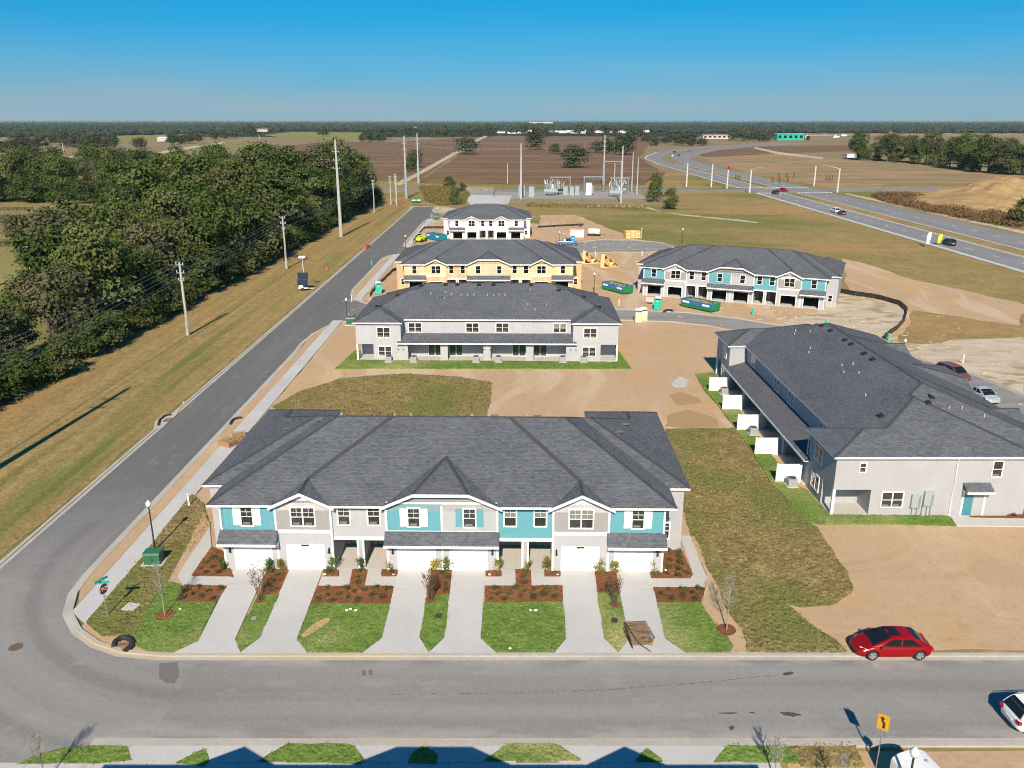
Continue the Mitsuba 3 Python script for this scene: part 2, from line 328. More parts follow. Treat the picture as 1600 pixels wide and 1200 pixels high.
flat('mat_wet_sand', (0.37, 0.25, 0.145))
gm = MB(); gm.mesh([[-22000, -300, 0], [22000, -300, 0], [22000, 21000, 0], [-22000, 21000, 0]], [[0, 1, 2], [0, 2, 3]])
k = thing('ground', 'wide dry meadow with tan and green patches round the building site', kind='structure'); scene[k] = mikit.ply(gm.out(), 'mat_meadow')
sheet('forest_floor', [(-21900, 1750), (21900, 1750), (21900, 20900), (-21900, 20900)], 0.02, 'mat_woods_leaf', 'dark wooded ground reaching to the skyline')
sheet('brown_field', [(-48.65, 442.77), (63.2, 416.4), (94.11, 519.12), (112.23, 747.16), (168.29, 1061.06), (279.9, 1746.49), (-28.3, 1899.22), (-55.98, 1746.49)], 0.03, 'mat_brown_field', 'broad brown heath field beyond the substation', 3, 8)
sheet('brown_field', [(-73.49, 462.24), (-50.7, 452.3), (-67.7, 1746.49), (-187.39, 1320.7), (-295.88, 1320.7), (-294.47, 1035.56)], 0.03, 'mat_brown_field', 'brown field beyond the wood, across the pale track from the broad field', 3, 8)
sheet('brown_field', [(-329.93, 591.59), (-169.42, 591.59), (-216.98, 760.44), (-391.77, 803.24), (-394.83, 709.92)], 0.03, 'mat_brown_field', 'reddish brown field behind the dark oaks', 3, 8)
sheet('pasture', [(-576.97, 1986), (-660.51, 2573.03), (-424.92, 2429.54), (-244.1, 1362.28), (-347.17, 1453.76)], 0.05, 'mat_pasture', 'bright green pasture on the rise beyond the wood', 6, 15)
sheet('pasture', [(-406.84, 988.04), (-424.92, 1209.81), (-363.76, 1281.56), (-295.19, 1011.25), (-346.25, 924.34)], 0.04, 'mat_pasture', 'green pasture beside the curved far driveway', 4, 12)
sheet('pasture', [(-877.36, 1899.22), (-856.5, 2301.14), (-602.72, 1616.39), (-601.63, 1320.7)], 0.04, 'mat_pasture', 'narrow green pasture between far tree clumps', 4, 12)
sheet('pasture', [(-211.69, 347.08), (-177.78, 359.08), (-150.04, 301.5), (-84.29, 165.03), (-103.74, 165.03)], 0.04, 'mat_pasture', 'fenced green paddock in a gap of the wood', 0.5, 3)
sheet('orange_dirt', [(169.97, 803.24), (147.24, 512.82), (156.71, 396.66), (206.84, 400.46), (234.57, 385.67), (313.71, 519.12), (267.51, 591.59), (282.79, 709.92), (280.8, 851.07), (212.26, 944.65)], 0.03, 'mat_orange_dirt', 'bare orange graded ground behind the highway', 2, 6)
sheet('orange_dirt', [(589.92, 1819.67), (1041.51, 1746.49), (1370.4, 2301.14), (958.33, 2429.54), (753.72, 2301.14)], 0.04, 'mat_orange_dirt', 'bare earth lot beside the green wrapped building', 4, 12)
sheet('brown_field', [(190.43, 924.34), (333.82, 1115.99), (466.21, 1176.85), (367.02, 924.34), (268.03, 851.07), (171.3, 760.44)], 0.04, 'mat_brown_field', 'brown rough ground inside the highway bend', 3, 8)
sheet('farm_track', [(-60.82, 433.62), (-59.47, 532.19), (-60.27, 803.24), (-62.92, 1453.76), (-59.43, 1899.22), (-51.53, 1819.67), (-54.6, 1406.54), (-54.63, 774.19), (-55.57, 525.57), (-56.39, 424.84)], 0.05, 'mat_pale_dirt', 'pale dirt track running out between the brown fields', 0.6, 4)
sheet('farm_track', [(-455.06, 803.24), (-390.56, 788.45), (-352.59, 803.24), (-404.85, 1061.06), (-443.82, 1320.7), (-416.6, 1244.66), (-375.77, 988.04), (-334.04, 760.44), (-370.36, 747.16), (-423.67, 747.16)], 0.05, 'mat_pale_dirt', 'curved grey driveway to the far white farm building', 0.4, 6)
sheet('farm_track', [(301.66, 1061.06), (278.97, 886.21), (276.94, 760.44), (264.17, 721.92), (259.75, 834.51), (286.11, 1011.25)], 0.05, 'mat_pale_dirt', 'pale haul track across the bare ground', 0.4, 6)

# highway and cross road
near_edge = [(116.48, 760.44), (109.52, 687.07), (111.91, 591.59), (109.89, 442.77), (111.72, 412.3), (111.47, 378.67), (109.25, 297.15), (110.49, 221.19), (110.33, 176.14)]
hw_near = [(150, 900), (128, 800), (116, 740), (110.6, 620), (110.6, 443), (110.6, 380), (110.6, 297), (110.6, 100)]
hw_mid1 = [(121.8, 100), (121.8, 300), (122, 378)]
def road(name, pts, z, label): return sheet(name, pts, z, 'mat_highway', label)
road('highway', [(110.6, 90), (110.6, 640), (116, 740), (128, 800), (150, 880), (190, 990), (260, 1110), (400, 1290), (412, 1270), (276, 1095), (206, 975), (164, 870), (141, 790), (128, 735), (122, 640), (122, 90)], 0.06, 'near carriageway of the divided highway bending away behind the field')
road('highway', [(129, 90), (129, 640), (136, 730), (149, 785), (172, 862), (214, 968), (284, 1085), (420, 1258), (432, 1238), (300, 1070), (232, 955), (190, 850), (164, 775), (152, 725), (144.5, 640), (144.5, 90)], 0.06, 'far carriageway of the divided highway beyond the grass median')
road('cross_road', [(-60, 388), (250, 388), (250, 400), (-60, 400)], 0.056, 'straight cross road meeting the highway beyond the substation')
road('junction', [(122, 381), (129, 381), (129, 407), (122, 407)], 0.058, 'open asphalt of the highway junction between the two carriageways')
sheet('highway_kerb', [(109.3, 90), (109.3, 380), (110.6, 380), (110.6, 90)], 0.12, 'mat_concrete', 'pale concrete path along the near highway edge')
sheet('highway_kerb', [(109.3, 409), (109.3, 640), (114.6, 740), (126.6, 802), (148.6, 882), (150, 880), (128, 800), (116, 740), (110.6, 640), (110.6, 409)], 0.12, 'mat_concrete', 'pale concrete edge of the highway beyond the junction')
sheet('highway_kerb', [(122, 90), (122, 380), (122.7, 380), (122.7, 90)], 0.12, 'mat_concrete', 'pale kerb on the near side of the grass median')
sheet('highway_kerb', [(128.3, 90), (128.3, 380), (129, 380), (129, 90)], 0.12, 'mat_concrete', 'pale kerb on the far side of the grass median')
sheet('highway_kerb', [(122, 408), (129, 408), (129, 640), (128.2, 640), (128.2, 410), (122.8, 410), (122.8, 640), (122, 640)], 0.12, 'mat_concrete', 'pale kerb round the median beyond the junction')
sheet('median', [(122.7, 90), (128.3, 90), (128.3, 380), (122.7, 380)], 0.10, 'mat_meadow', 'grass median strip between the highway carriageways')
sheet('verge_path', [(147.5, 90), (151, 90), (151, 376), (147.5, 376)], 0.05, 'mat_pale_dirt', 'bare strip along the far highway edge', 0.5, 4)
lane = thing('lane_marking', 'white dashed lane lines on the highway and its stop lines', kind='structure')
mm = MB()
for x0 in (116.2, 136.6):
    for y in np.arange(100, 700, 12.0):
        if not 376 < y < 412: mm.box(x0 - 0.09, x0 + 0.09, y, y + 3.2, 0.0, 0.072)
for y0, xa, xb in ((377.5, 110.8, 121.8), (411, 129.3, 144), (408.5, 110.8, 121.8), (379.5, 129.3, 144)):
    for x in np.arange(xa, xb, 1.6): mm.box(x, x + 0.9, y0, y0 + 2.6, 0.0, 0.073)
mm.box(110.9, 111.05, 90, 376, 0, 0.071); mm.box(121.5, 121.65, 90, 376, 0, 0.071)
scene[lane] = mikit.ply(mm.out(), 'mat_white')

# substation yard
sheet('gravel_yard', [(-22, 352), (57, 352), (57, 386), (-22, 386)], 0.03, 'mat_gravel', 'pale gravel yard of the electrical substation')
sheet('access_drive', [(-22.08, 371.91), (0, 365.39), (-1.5, 327.86), (-16.15, 325.28)], 0.05, 'mat_concrete', 'pale concrete drive into the substation yard')

# building site, lots and verges
sheet('verge', [(-38.1, 30), (-38.1, 318), (-44, 356), (-56, 356), (-58, 200), (-60, 100), (-62, 30)], 0.03, 'mat_verge', 'dry grass verge between the wood and the long side road', 0.5, 2)
sheet('sand_lot', shapely.union_all([Polygon(q).buffer(0.01) for q in (
    [(-27.6, 43.1), (66, 43.1), (66, 60), (60.6, 88), (60, 100), (54, 111), (42, 128), (30, 137), (18, 140), (0, 141), (-27.5, 141)],
    [(-27.5, 138), (-30.4, 152), (-30.4, 203), (9, 206), (40, 207), (44, 190), (60, 158), (68, 150), (74, 118), (66, 60), (60.6, 88), (60, 100), (54, 111), (42, 128), (30, 137), (18, 138)],
    [(-30.4, 203), (-28.7, 221), (-29, 283), (-12, 284), (9, 262), (9, 226), (17, 222), (40, 205)])]), 0.02, 'mat_sand', 'graded sandy ground of the building site', 0.4, 1.5)
sheet('sand_lot', [(11.5, 10), (80, 10), (80, 34.6), (14.0, 34.6)], 0.02, 'mat_sand', 'bare sandy lot on the near side of the street', 0.2, 1)
sheet('sand_lot', [(9.96, 288.79), (22.14, 288.79), (33.79, 230.03), (41.39, 215.27), (39.33, 198.19), (13.88, 198.19), (7.47, 230.03)], 0.024, 'mat_sand', 'churned sand beside the white wrapped house', 0.8, 2)
sheet('pale_dirt', [(61.61, 152.11), (65.56, 148.03), (67.91, 142.02), (66.5, 135.97), (60.96, 126.03), (55.97, 119.61), (52.11, 122.74), (44.11, 126.88), (43.43, 131.27), (51.36, 135.97)], 0.026, 'mat_pale_dirt', 'pale lumpy ground inside the curved silt fence', 0.8, 2)
sheet('pale_dirt', [(54.4, 112.4), (60.03, 116.63), (68.92, 119.23), (77.26, 120.38), (60.41, 91.96), (58.8, 101.82), (54.54, 109.73)], 0.027, 'mat_pale_dirt', 'pale mottled ground beyond the parked cars', 0.8, 2)
sheet('olive_patch', [(56.91, 116.99), (64.88, 131.27), (68.96, 138.93), (74.45, 133.58), (80.36, 125.61), (77.03, 120), (68.72, 118.85), (59.86, 116.26)], 0.029, 'mat_meadow', 'olive grass patch between the silt fence and the pale ground', 1.0, 2)
sheet('tan_strip', [(78.26, 194.32), (81.01, 181.83), (82.35, 166.43), (91.36, 144.16), (80.61, 126.03), (74.21, 133.11), (68.87, 139.95), (62.96, 150.34)], 0.028, 'mat_sand', 'bare tan strip right of the slanted teal house', 1.5, 3)
sheet('wet_patch', [(18.82, 92.44), (20.16, 93.89), (21.95, 91.49), (21.77, 89.65), (19.02, 88.76)], 0.032, 'mat_wet_sand', 'dark damp patch on the sand before the beige house', 0.4, 0.8)
sheet('wet_patch', [(17.3, 85.33), (19.85, 87.45), (22.21, 84.31), (21.88, 81.76), (18.27, 81.37), (16.51, 82.14)], 0.033, 'mat_wet_sand', 'second dark damp patch on the sand behind the dry lawn', 0.4, 0.8)
sheet('pale_patch', [(19.66, 97.44), (21.37, 100.14), (22.5, 98.5), (21.23, 95.38), (19.51, 95.38)], 0.031, 'mat_concrete', 'whitish washed patch on the sand before the beige house', 0.4, 0.8)
sheet('sand_flat', [(171.3, 375.26), (196.46, 385.67), (194.73, 365.39), (166.41, 320.24), (164.02, 335.83)], 0.035, 'mat_mound', 'pale sand flat left of the sand heap', 1.5, 4)
sheet('pale_dirt', [(16.64, 320.24), (48.22, 315.35), (57.57, 288.79), (79.33, 264.52), (77.19, 271.56), (54.62, 297.15), (49.69, 325.28)], 0.025, 'mat_pale_dirt', 'faint pale path across the meadow', 0.4, 3)
sheet('pale_dirt', [(-41.6, 320.24), (-26.92, 320.24), (-15, 301.5), (-22.95, 271.56), (-30.25, 271.56), (-28.45, 297.15), (-36.93, 301.5)], 0.026, 'mat_pale_dirt', 'pale crushed stone at the closed end of the side road', 0.8, 2)

side_w, side_e = -37.1, -30.75
st_poly = Polygon([(side_w, 318), (side_w, -20), (-22.0, 20), (-22.0, 35.55), (90, 35.55), (90, 42.15), (-21.2, 42.15), (-23.98, 42.5), (-25.99, 43.4), (-27.9, 44.8), (-29.6, 46.9), (-30.5, 49.4), (side_e, 52), (side_e, 112),
    (-31.0, 116), (-30.6, 122), (-29.5, 127), (-27.7, 130.4), (-22, 131.5), (18, 131.5), (26.1, 130.2), (31.1, 127.6), (36.5, 122.5), (44, 112.5), (48, 104.5), (52, 97), (53.8, 90), (53.8, 78), (53.8, 34), (60.4, 34), (60.4, 92), (58.8, 101.5), (56.5, 106),
    (54.4, 109.5), (43.5, 126.2), (37.2, 131.5), (29.8, 136), (18.3, 138.8), (0, 139.8), (-22, 140.2), (-26.0, 143.2), (-29.0, 147.5), (-30.4, 152), (-30.9, 157), (-30.9, 194.5), (-30, 199), (-27.4, 201.6), (-20, 202.2), (16.5, 202.2), (25.5, 204.6), (33.0, 204.0), (39, 207), (41.5, 213), (39.5, 220.5),
    (33, 225), (24, 225.5), (17, 221), (12, 212.0), (0, 210.6), (-26.6, 211), (-28.4, 214), (-28.8, 220), (-28.8, 268), (-28.2, 276), (-25, 281), (-18, 283), (-12, 285), (-12, 291), (-24, 292.5), (-28, 297), (-29, 303), (-29.5, 318)])
k = thing('street', 'asphalt street network with a long side road and a cross street in front of the teal houses', kind='structure')
mm = MB(); mm.prism(st_poly, 0.0, 0.045); scene[k] = mikit.ply(mm.out(), 'mat_asphalt')
st_big = st_poly.buffer(0.62, join_style=1); st_mid = st_poly.buffer(0.32, join_style=1)
win = sbox(-40, 25, 66, 318)
for nm, a, b, z, lb in (('gutter', st_mid, st_poly, 0.055, 'flat concrete gutter strip along the street edges'), ('kerb', st_big, st_mid, 0.13, 'low rolled concrete kerb along the street edges')):
    g = a.difference(b.buffer(-0.005) if nm == 'gutter' else b).intersection(win)
    mm = MB()
    for q in getattr(g, 'geoms', [g]): mm.prism(q.simplify(0.01), 0, z)
    k = thing(nm, lb, kind='structure'); scene[k] = mikit.ply(mm.out(), 'mat_kerb')
# drain throat by the far kerb of the side road
sheet('kerb', [(-37.74, 81), (-38.49, 83.31), (-38.52, 84.92), (-37.87, 85.75), (-37.38, 87.45), (-36.99, 85.33), (-36.96, 81.76)], 0.135, 'mat_kerb', 'bulged concrete kerb round the storm drain on the verge')

def slabs(name, label, x0, x1, y0, y1, step, z=0.12, skew=0.0):
    k = thing(name, label, kind='structure'); n = max(1, round((y1 - y0) / step)); ys = np.linspace(y0, y1, n + 1)
    for a, b in zip(ys[:-1], ys[1:]):
        m = MB(); p = Polygon([(x0 + skew * (a - y0), a + 0.012), (x1 + skew * (a - y0), a + 0.012), (x1 + skew * (b - y0), b - 0.012), (x0 + skew * (b - y0), b - 0.012)])
        m.prism(p, 0, z + rng.uniform(-0.004, 0.004)); part(k, 'slab', m, 'mat_concrete')
    return k
sheet('sand_strip', [(-30.2, 50.5), (-30.13, 112), (-30.3, 118), (-29.6, 125), (-28.9, 128.6), (-29.1, 100), (-29.15, 48.2)], 0.10, 'mat_sand', 'bare sand strip between the side road kerb and the pavement')
slabs('sidewalk', 'pale concrete pavement along the side road beside the front teal house', -29.1, -27.5, 47.2, 130.6, 1.52, 0.12)
sheet('sidewalk', [(-29.1, 47.2), (-27.5, 47.2), (-27.5, 45.9), (-29.0, 47.1)], 0.118, 'mat_concrete', 'small pavement end at the rounded corner kerb')
sheet('sand_strip', [(-30.3, 153), (-30.25, 196), (-29, 200.0), (-28.9, 150), (-29.6, 149)], 0.10, 'mat_sand', 'bare sand strip beside the yellow house pavement', 0.05)
slabs('sidewalk', 'pale concrete pavement along the side road by the yellow house', -28.9, -27.3, 147, 200, 1.52, 0.12)
slabs('sidewalk', 'pale concrete pavement along the side road by the white wrapped house', -27.8, -26.2, 214, 276, 1.52, 0.12)
k = thing('sidewalk', 'pale concrete pavement along the near side of the street', kind='structure')
for a in np.arange(-26, 13, 1.52):
    m = MB(); m.box(a + 0.012, a + 1.508, 32.3, 33.75, 0, 0.12); part(k, 'slab', m, 'mat_concrete')

# front gardens of the near teal house
def drive(pts_l, pts_r, ys, label):
    """pts_l, pts_r: left and right edges from the garage down to the kerb; one slab between joints"""
    L, R = LineString(pts_l), LineString(pts_r); poly = Polygon(list(pts_l) + list(pts_r)[::-1])
    k = thing('driveway', label, kind='structure')
    for a, b in zip(ys[:-1], ys[1:]):
        g = poly.intersection(sbox(-60, b + 0.012, 60, a - 0.012)); m = MB()
        for q in getattr(g, 'geoms', [g]): m.prism(q, 0, 0.125 + rng.uniform(-0.003, 0.003))
        part(k, 'slab', m, 'mat_concrete')
    return k, poly
DY = [52.9, 50.2, 47.4, 44.7, 42.8]
D1 = drive([(-20.12, 52.63), (-19.95, 50.15), (-19.57, 43.96), (-20.63, 42.8)], [(-17.57, 52.63), (-17.71, 51.67), (-17.34, 44.16), (-16.57, 42.8)], DY, 'pale concrete driveway of the garage nearest the street corner')
D2 = drive([(-16.13, 52.63), (-15.83, 44.29), (-16.57, 42.8)], [(-13.66, 52.55), (-13.47, 44.16), (-12.5, 42.8)], DY, 'pale concrete driveway, second from the street corner')
D3 = drive([(-8.24, 52.55), (-8.16, 44.29), (-9.1, 42.8)], [(-5.79, 52.55), (-5.79, 44.29), (-5.08, 42.8)], DY, 'pale concrete driveway left of the narrow strip before the middle garages')
D4 = drive([(-4.34, 52.37), (-4.26, 44.29), (-5.08, 42.8)], [(-1.89, 52.37), (-1.97, 44.29), (-0.98, 42.8)], DY, 'pale concrete driveway right of the narrow strip before the middle garages')
D5 = drive([(3.46, 52.37), (3.41, 44.23), (2.58, 42.8)], [(5.99, 52.28), (5.78, 44.23), (6.49, 42.8)], DY, 'pale concrete driveway next to the one with the pallet')
D6 = drive([(7.47, 52.28), (7.3, 44.23), (6.49, 42.8)], [(9.9, 52.19), (9.62, 44.16), (10.55, 42.8)], DY, 'pale concrete driveway with the wooden pallet at its foot')
lawns = []
def lawn(pts, label, mat='mat_new_lawn', z=0.14, w=0.10, step=0.35):
    lawns.append((pts, mat, z)); return sheet('lawn', pts, z, mat, label, w, step)
beds = []
def bed(pts, label):
    beds.append((pts, label)); return sheet('mulch_bed', pts, 0.15, 'mat_mulch', label, 0.05, 0.3)
lawn([(-27.61, 46.02), (-27.54, 54.37), (-27.87, 65.27), (-26.19, 63.39), (-24.32, 59.45), (-24.22, 50.82), (-24.49, 50.15), (-23.77, 44.63), (-25.81, 44.5)], 'dry olive lawn on the street corner beside the front teal house', 'mat_olive_lawn', 0.125)
sheet('sand_strip', [(-25.43, 61.25), (-24.17, 59.45), (-23.89, 51.58), (-23.01, 50.48), (-24.15, 50.65)], 0.13, 'mat_sand', 'bare sand strip along the corner house path', 0.05, 0.3)
lawn([(-23.82, 44.56), (-24.49, 50.15), (-24.2, 50.99), (-23.1, 50.48), (-22.23, 48.32), (-19.9, 48.32), (-19.59, 44.03), (-20.65, 42.86), (-22.14, 42.86), (-23.37, 43.7)], 'bright new lawn with a young bare tree near the street corner')
lawn([(-17.35, 49.18), (-15.9, 49.18), (-15.83, 44.29), (-16.59, 42.86), (-17.34, 44.16)], 'narrow new grass strip between the first two driveways')
lawn([(-13.52, 48.17), (-8.17, 48.09), (-8.16, 44.29), (-9.08, 42.86), (-12.52, 42.86), (-13.47, 44.16)], 'new lawn with a bare sandy scar between the second and third driveways')
sheet('sand_patch', [(-13.31, 44.5), (-12.79, 45.74), (-12.03, 46.45), (-11.81, 46.16), (-12.28, 45.32), (-13.08, 44.23)], 0.146, 'mat_sand', 'bare sandy scar in the lawn between the second and third driveways', 0.12, 0.25)
lawn([(-5.85, 49.02), (-4.26, 49.34), (-4.26, 44.29), (-5.1, 42.99), (-5.79, 44.29)], 'narrow new grass strip between the middle driveways')
lawn([(-1.9, 48.32), (3.46, 48.4), (3.41, 44.23), (2.58, 42.86), (-0.98, 42.86), (-1.97, 44.29)], 'new lawn between the fourth and fifth driveways')
lawn([(5.85, 49.42), (7.4, 49.5), (7.3, 44.23), (6.5, 42.92), (5.78, 44.23)], 'narrow new grass strip beside the pallet driveway')
lawn([(9.74, 48.24), (12.76, 48.24), (12.88, 46.89), (13.09, 45.95), (13.68, 43.44), (13.3, 42.86), (10.56, 42.86), (9.62, 44.16)], 'new lawn with a mulch ring tree on the sandy side')
sheet('sand_strip', [(13.95, 57.54), (13.84, 51.33), (12.76, 48.24), (12.36, 47.19), (13.25, 45.95), (13.72, 43.44), (13.36, 42.8), (14.38, 42.8), (14.72, 45.25), (14.11, 46.89), (14.37, 49.75), (14.16, 52.72), (14.25, 57.54)], 0.128, 'mat_sand', 'bare sand strip between the new lawn and the dry lawn', 0.12, 0.3)
lawn([(16.17, 81), (23.68, 81.37), (23.17, 67.26), (23.9, 62.54), (24.35, 58.8), (24.06, 52.28), (23.67, 49.99), (22.63, 49.02), (21.74, 48.17), (19.25, 47.79), (18.45, 48.24), (19.34, 45.6), (20.07, 44.23), (20.54, 42.86), (14.36, 42.86), (14.52, 45.25), (14.21, 48.17), (14.33, 49.75), (13.99, 57.74), (14.28, 61.95)], 'large dry olive lawn beside the front teal house', 'mat_olive_lawn', 0.12, 0.22, 0.5)
lawn([(-27.24, 88.1), (-25.39, 93.89), (-21.75, 98.77), (-16.4, 100.69), (-13.15, 100.97), (-6.49, 99.59), (-2.55, 97.44), (-2.51, 89.65), (-2.81, 84.92), (-25.31, 84.92)], 'dry olive grass patch behind the front teal house', 'mat_olive_lawn', 0.10, 0.25, 0.6)
bed([(-22.89, 55.92), (-21.91, 55.33), (-19.73, 51.41), (-19.97, 51.58), (-22.87, 51.67)], 'mulch bed with low shrubs beside the corner garage')
bed([(-22.92, 50.48), (-19.87, 50.32), (-19.87, 48.24), (-22.62, 48.32)], 'mulch bed in front of the corner path')
bed([(-17.67, 51.67), (-17.57, 52.63), (-16.09, 52.46), (-15.99, 49.18), (-17.3, 49.18)], 'mulch bed between the first two garages')
bed([(-13.61, 52.55), (-12.5, 52.55), (-12.37, 51.67), (-13.47, 51.67)], 'small mulch square left of the grey porch')
bed([(-11.53, 52.55), (-10.42, 52.55), (-10.27, 50.32), (-11.38, 50.32)], 'mulch square between the two grey porch walks')
bed([(-9.4, 52.55), (-8.24, 52.55), (-8.17, 51.67), (-9.36, 51.67)], 'small mulch square right of the grey porch')
bed([(-13.53, 50.32), (-8.21, 50.32), (-8.17, 48.09), (-13.52, 48.17)], 'wide mulch bed before the grey porch walks')
bed([(-5.83, 52.55), (-4.35, 52.46), (-4.26, 49.34), (-5.85, 49.02)], 'mulch bed between the middle garages')
bed([(-1.9, 52.46), (-0.74, 52.46), (-0.73, 51.67), (-1.87, 51.67)], 'small mulch square left of the teal porch')
bed([(0.23, 52.55), (1.34, 52.55), (1.38, 50.32), (0.27, 50.32)], 'mulch square between the two teal porch walks')
bed([(2.31, 52.46), (3.51, 52.46), (3.46, 51.58), (2.32, 51.58)], 'small mulch square right of the teal porch')
bed([(-1.88, 50.32), (3.53, 50.4), (3.45, 48.32), (-1.85, 48.24)], 'wide mulch bed before the teal porch walks')
bed([(5.95, 52.28), (7.47, 52.28), (7.4, 49.5), (5.85, 49.42)], 'mulch bed between the last two garages')
bed([(9.9, 52.19), (10.83, 52.28), (11.41, 55.33), (12.76, 56.31), (12.95, 51.84), (12.62, 51.33), (9.86, 51.41)], 'mulch bed with low shrubs beside the last garage')
bed([(9.8, 50.15), (13.45, 50.15), (12.72, 48.24), (9.8, 48.32)], 'mulch bed before the end path')
def walk(pts, label):
    k = thing('walkway', label, kind='structure'); p = Polygon(pts); x0, y0, x1, y1 = p.bounds
    if x1 - x0 > y1 - y0: cuts = [sbox(a + 0.01, y0 - 1, b - 0.01, y1 + 1) for a, b in zip(np.linspace(x0, x1, max(2, int((x1 - x0) / 1.5) + 1))[:-1], np.linspace(x0, x1, max(2, int((x1 - x0) / 1.5) + 1))[1:])]
    else: cuts = [sbox(x0 - 1, a + 0.01, x1 + 1, b - 0.01) for a, b in zip(np.linspace(y0, y1, max(2, int((y1 - y0) / 1.5) + 1))[:-1], np.linspace(y0, y1, max(2, int((y1 - y0) / 1.5) + 1))[1:])]
    for c in cuts:
        g = p.intersection(c)
        for q in getattr(g, 'geoms', [g]):
            if q.geom_type == 'Polygon' and q.area > 0.01: m = MB(); m.prism(q, 0, 0.122); part(k, 'slab', m, 'mat_offwhite')
walk([(-24.59, 60.23), (-22.82, 55.72), (-22.87, 51.67), (-19.97, 51.58), (-19.87, 50.32), (-23.01, 50.48), (-23.89, 51.58)], 'concrete path round the corner garage to the side door')
walk([(-12.5, 52.55), (-11.53, 52.55), (-11.38, 50.32), (-13.53, 50.32), (-13.49, 51.58), (-12.31, 51.58)], 'short concrete walk to the first grey porch')
walk([(-10.42, 52.55), (-9.4, 52.55), (-9.25, 51.58), (-8.21, 51.58), (-8.21, 50.32), (-10.27, 50.32)], 'short concrete walk to the second grey porch')
walk([(-0.74, 52.46), (0.23, 52.55), (0.27, 50.32), (-1.88, 50.32), (-1.91, 51.58), (-0.73, 51.58)], 'short concrete walk to the first teal porch')
walk([(1.34, 52.55), (2.31, 52.46), (2.32, 51.58), (3.51, 51.58), (3.53, 50.4), (1.38, 50.32)], 'short concrete walk to the second teal porch')
walk([(13.09, 57.74), (13.95, 57.54), (13.84, 51.33), (13.34, 50.48), (13.45, 50.15), (9.8, 50.15), (9.85, 51.33), (12.62, 51.33), (12.95, 51.84)], 'concrete path round the last garage to the side door')
# gardens of the houses behind and across
lawn([(-23.2, 103.2), (15.6, 103.3), (15.0, 112), (14.3, 112), (14.2, 106.4), (-20.9, 107.3), (-20.9, 112), (-22.2, 112)], 'bright new grass strip behind the grey house rear', w=0.12)
lawn([(23.21, 67.39), (25.21, 67.39), (25.97, 65.92), (26.11, 61.25), (35.96, 61.02), (35.58, 59.34), (31.31, 59.67), (25.19, 59.45), (23.91, 59.89), (23.75, 62.42), (23.57, 64.38)], 'bright new grass round the near corner of the beige house')
lawn([(23.51, 100.97), (26.1, 101.53), (25.7, 93.89), (25.53, 85.75), (25.34, 77.73), (25.16, 70.51), (25.21, 67.39), (23.21, 67.39), (23.52, 74.04), (23.58, 81), (23.46, 88.98), (23.19, 94.38)], 'bright new grass strip with white screens along the beige house rear')
walk([(36.03, 61.25), (37.54, 61.02), (41.79, 60.57), (41, 59.23), (35.63, 59.34)], 'concrete walk to the side door of the beige house')
bed([(37.49, 61.02), (40.7, 61.02), (41.94, 62.9), (43.18, 62.9), (41.79, 60.57), (37.47, 60.68)], 'mulch bed beside the teal side door')
# near side of the street
lawn([(-24.86, 33.65), (-24.25, 34.3), (-23.06, 34.85), (-20.01, 34.94), (-19.15, 33.86), (-21.01, 33.69)], 'small green lawn at the near left kerb')
lawn([(-16.99, 33.73), (-15.89, 34.75), (-15.32, 33.86), (-15.45, 33.52)], 'tiny grass wedge between near driveways')
lawn([(-12.9, 33.82), (-11.67, 35.07), (-8.26, 35.03), (-7.54, 33.95), (-7.6, 33.69)], 'green lawn left of the middle house shadow')
lawn([(-5.3, 33.69), (-5.24, 34.3), (-4.59, 34.98), (-3.8, 34.3), (-3.78, 33.69)], 'tiny grass wedge inside the middle house shadow')
lawn([(-1.46, 33.82), (-0.33, 35.07), (2.33, 35.07), (3.63, 33.86)], 'green lawn with a tan corner right of the middle house shadow')
lawn([(6.22, 33.78), (6.97, 34.85), (7.77, 33.78)], 'tiny grass wedge at the last gable shadow')
lawn([(10.2, 33.78), (11.15, 34.98), (14.31, 34.98), (14.59, 33.82)], 'green lawn at the end of the near row')
lawn([(14.31, 34.98), (17.84, 35.07), (17.77, 33.52), (14.65, 33.52)], 'dry olive grass by the yellow sign', 'mat_olive_lawn', 0.125)
for a, b, l in ((-19.6, -16.6, 'pale driveway at the near left, partly in house shadow'), (-15.5, -11.9, 'pale driveway under the left gable shadow'), (-8.0, -5.1, 'pale driveway left of the tiny shaded wedge'), (-3.7, -0.7, 'pale driveway right of the tiny shaded wedge'), (3.3, 6.4, 'pale driveway under the right gable shadow'), (7.6, 10.8, 'pale driveway at the end of the near row')):
    k = thing('driveway', l, kind='structure')
    for y0, y1 in ((26.5, 29.3), (29.32, 32.28), (33.77, 34.92)):
        m = MB(); m.box(a - (0.9 if y1 > 34 else 0), b + (0.9 if y1 > 34 else 0), y0, y1, 0, 0.125); part(k, 'slab', m, 'mat_concrete')
sheet('front_garden', [(-24, 24), (11.6, 24), (11.6, 32.2), (-24, 32.2)], 0.08, 'mat_olive_lawn', 'grass before the near row of houses, in shadow')
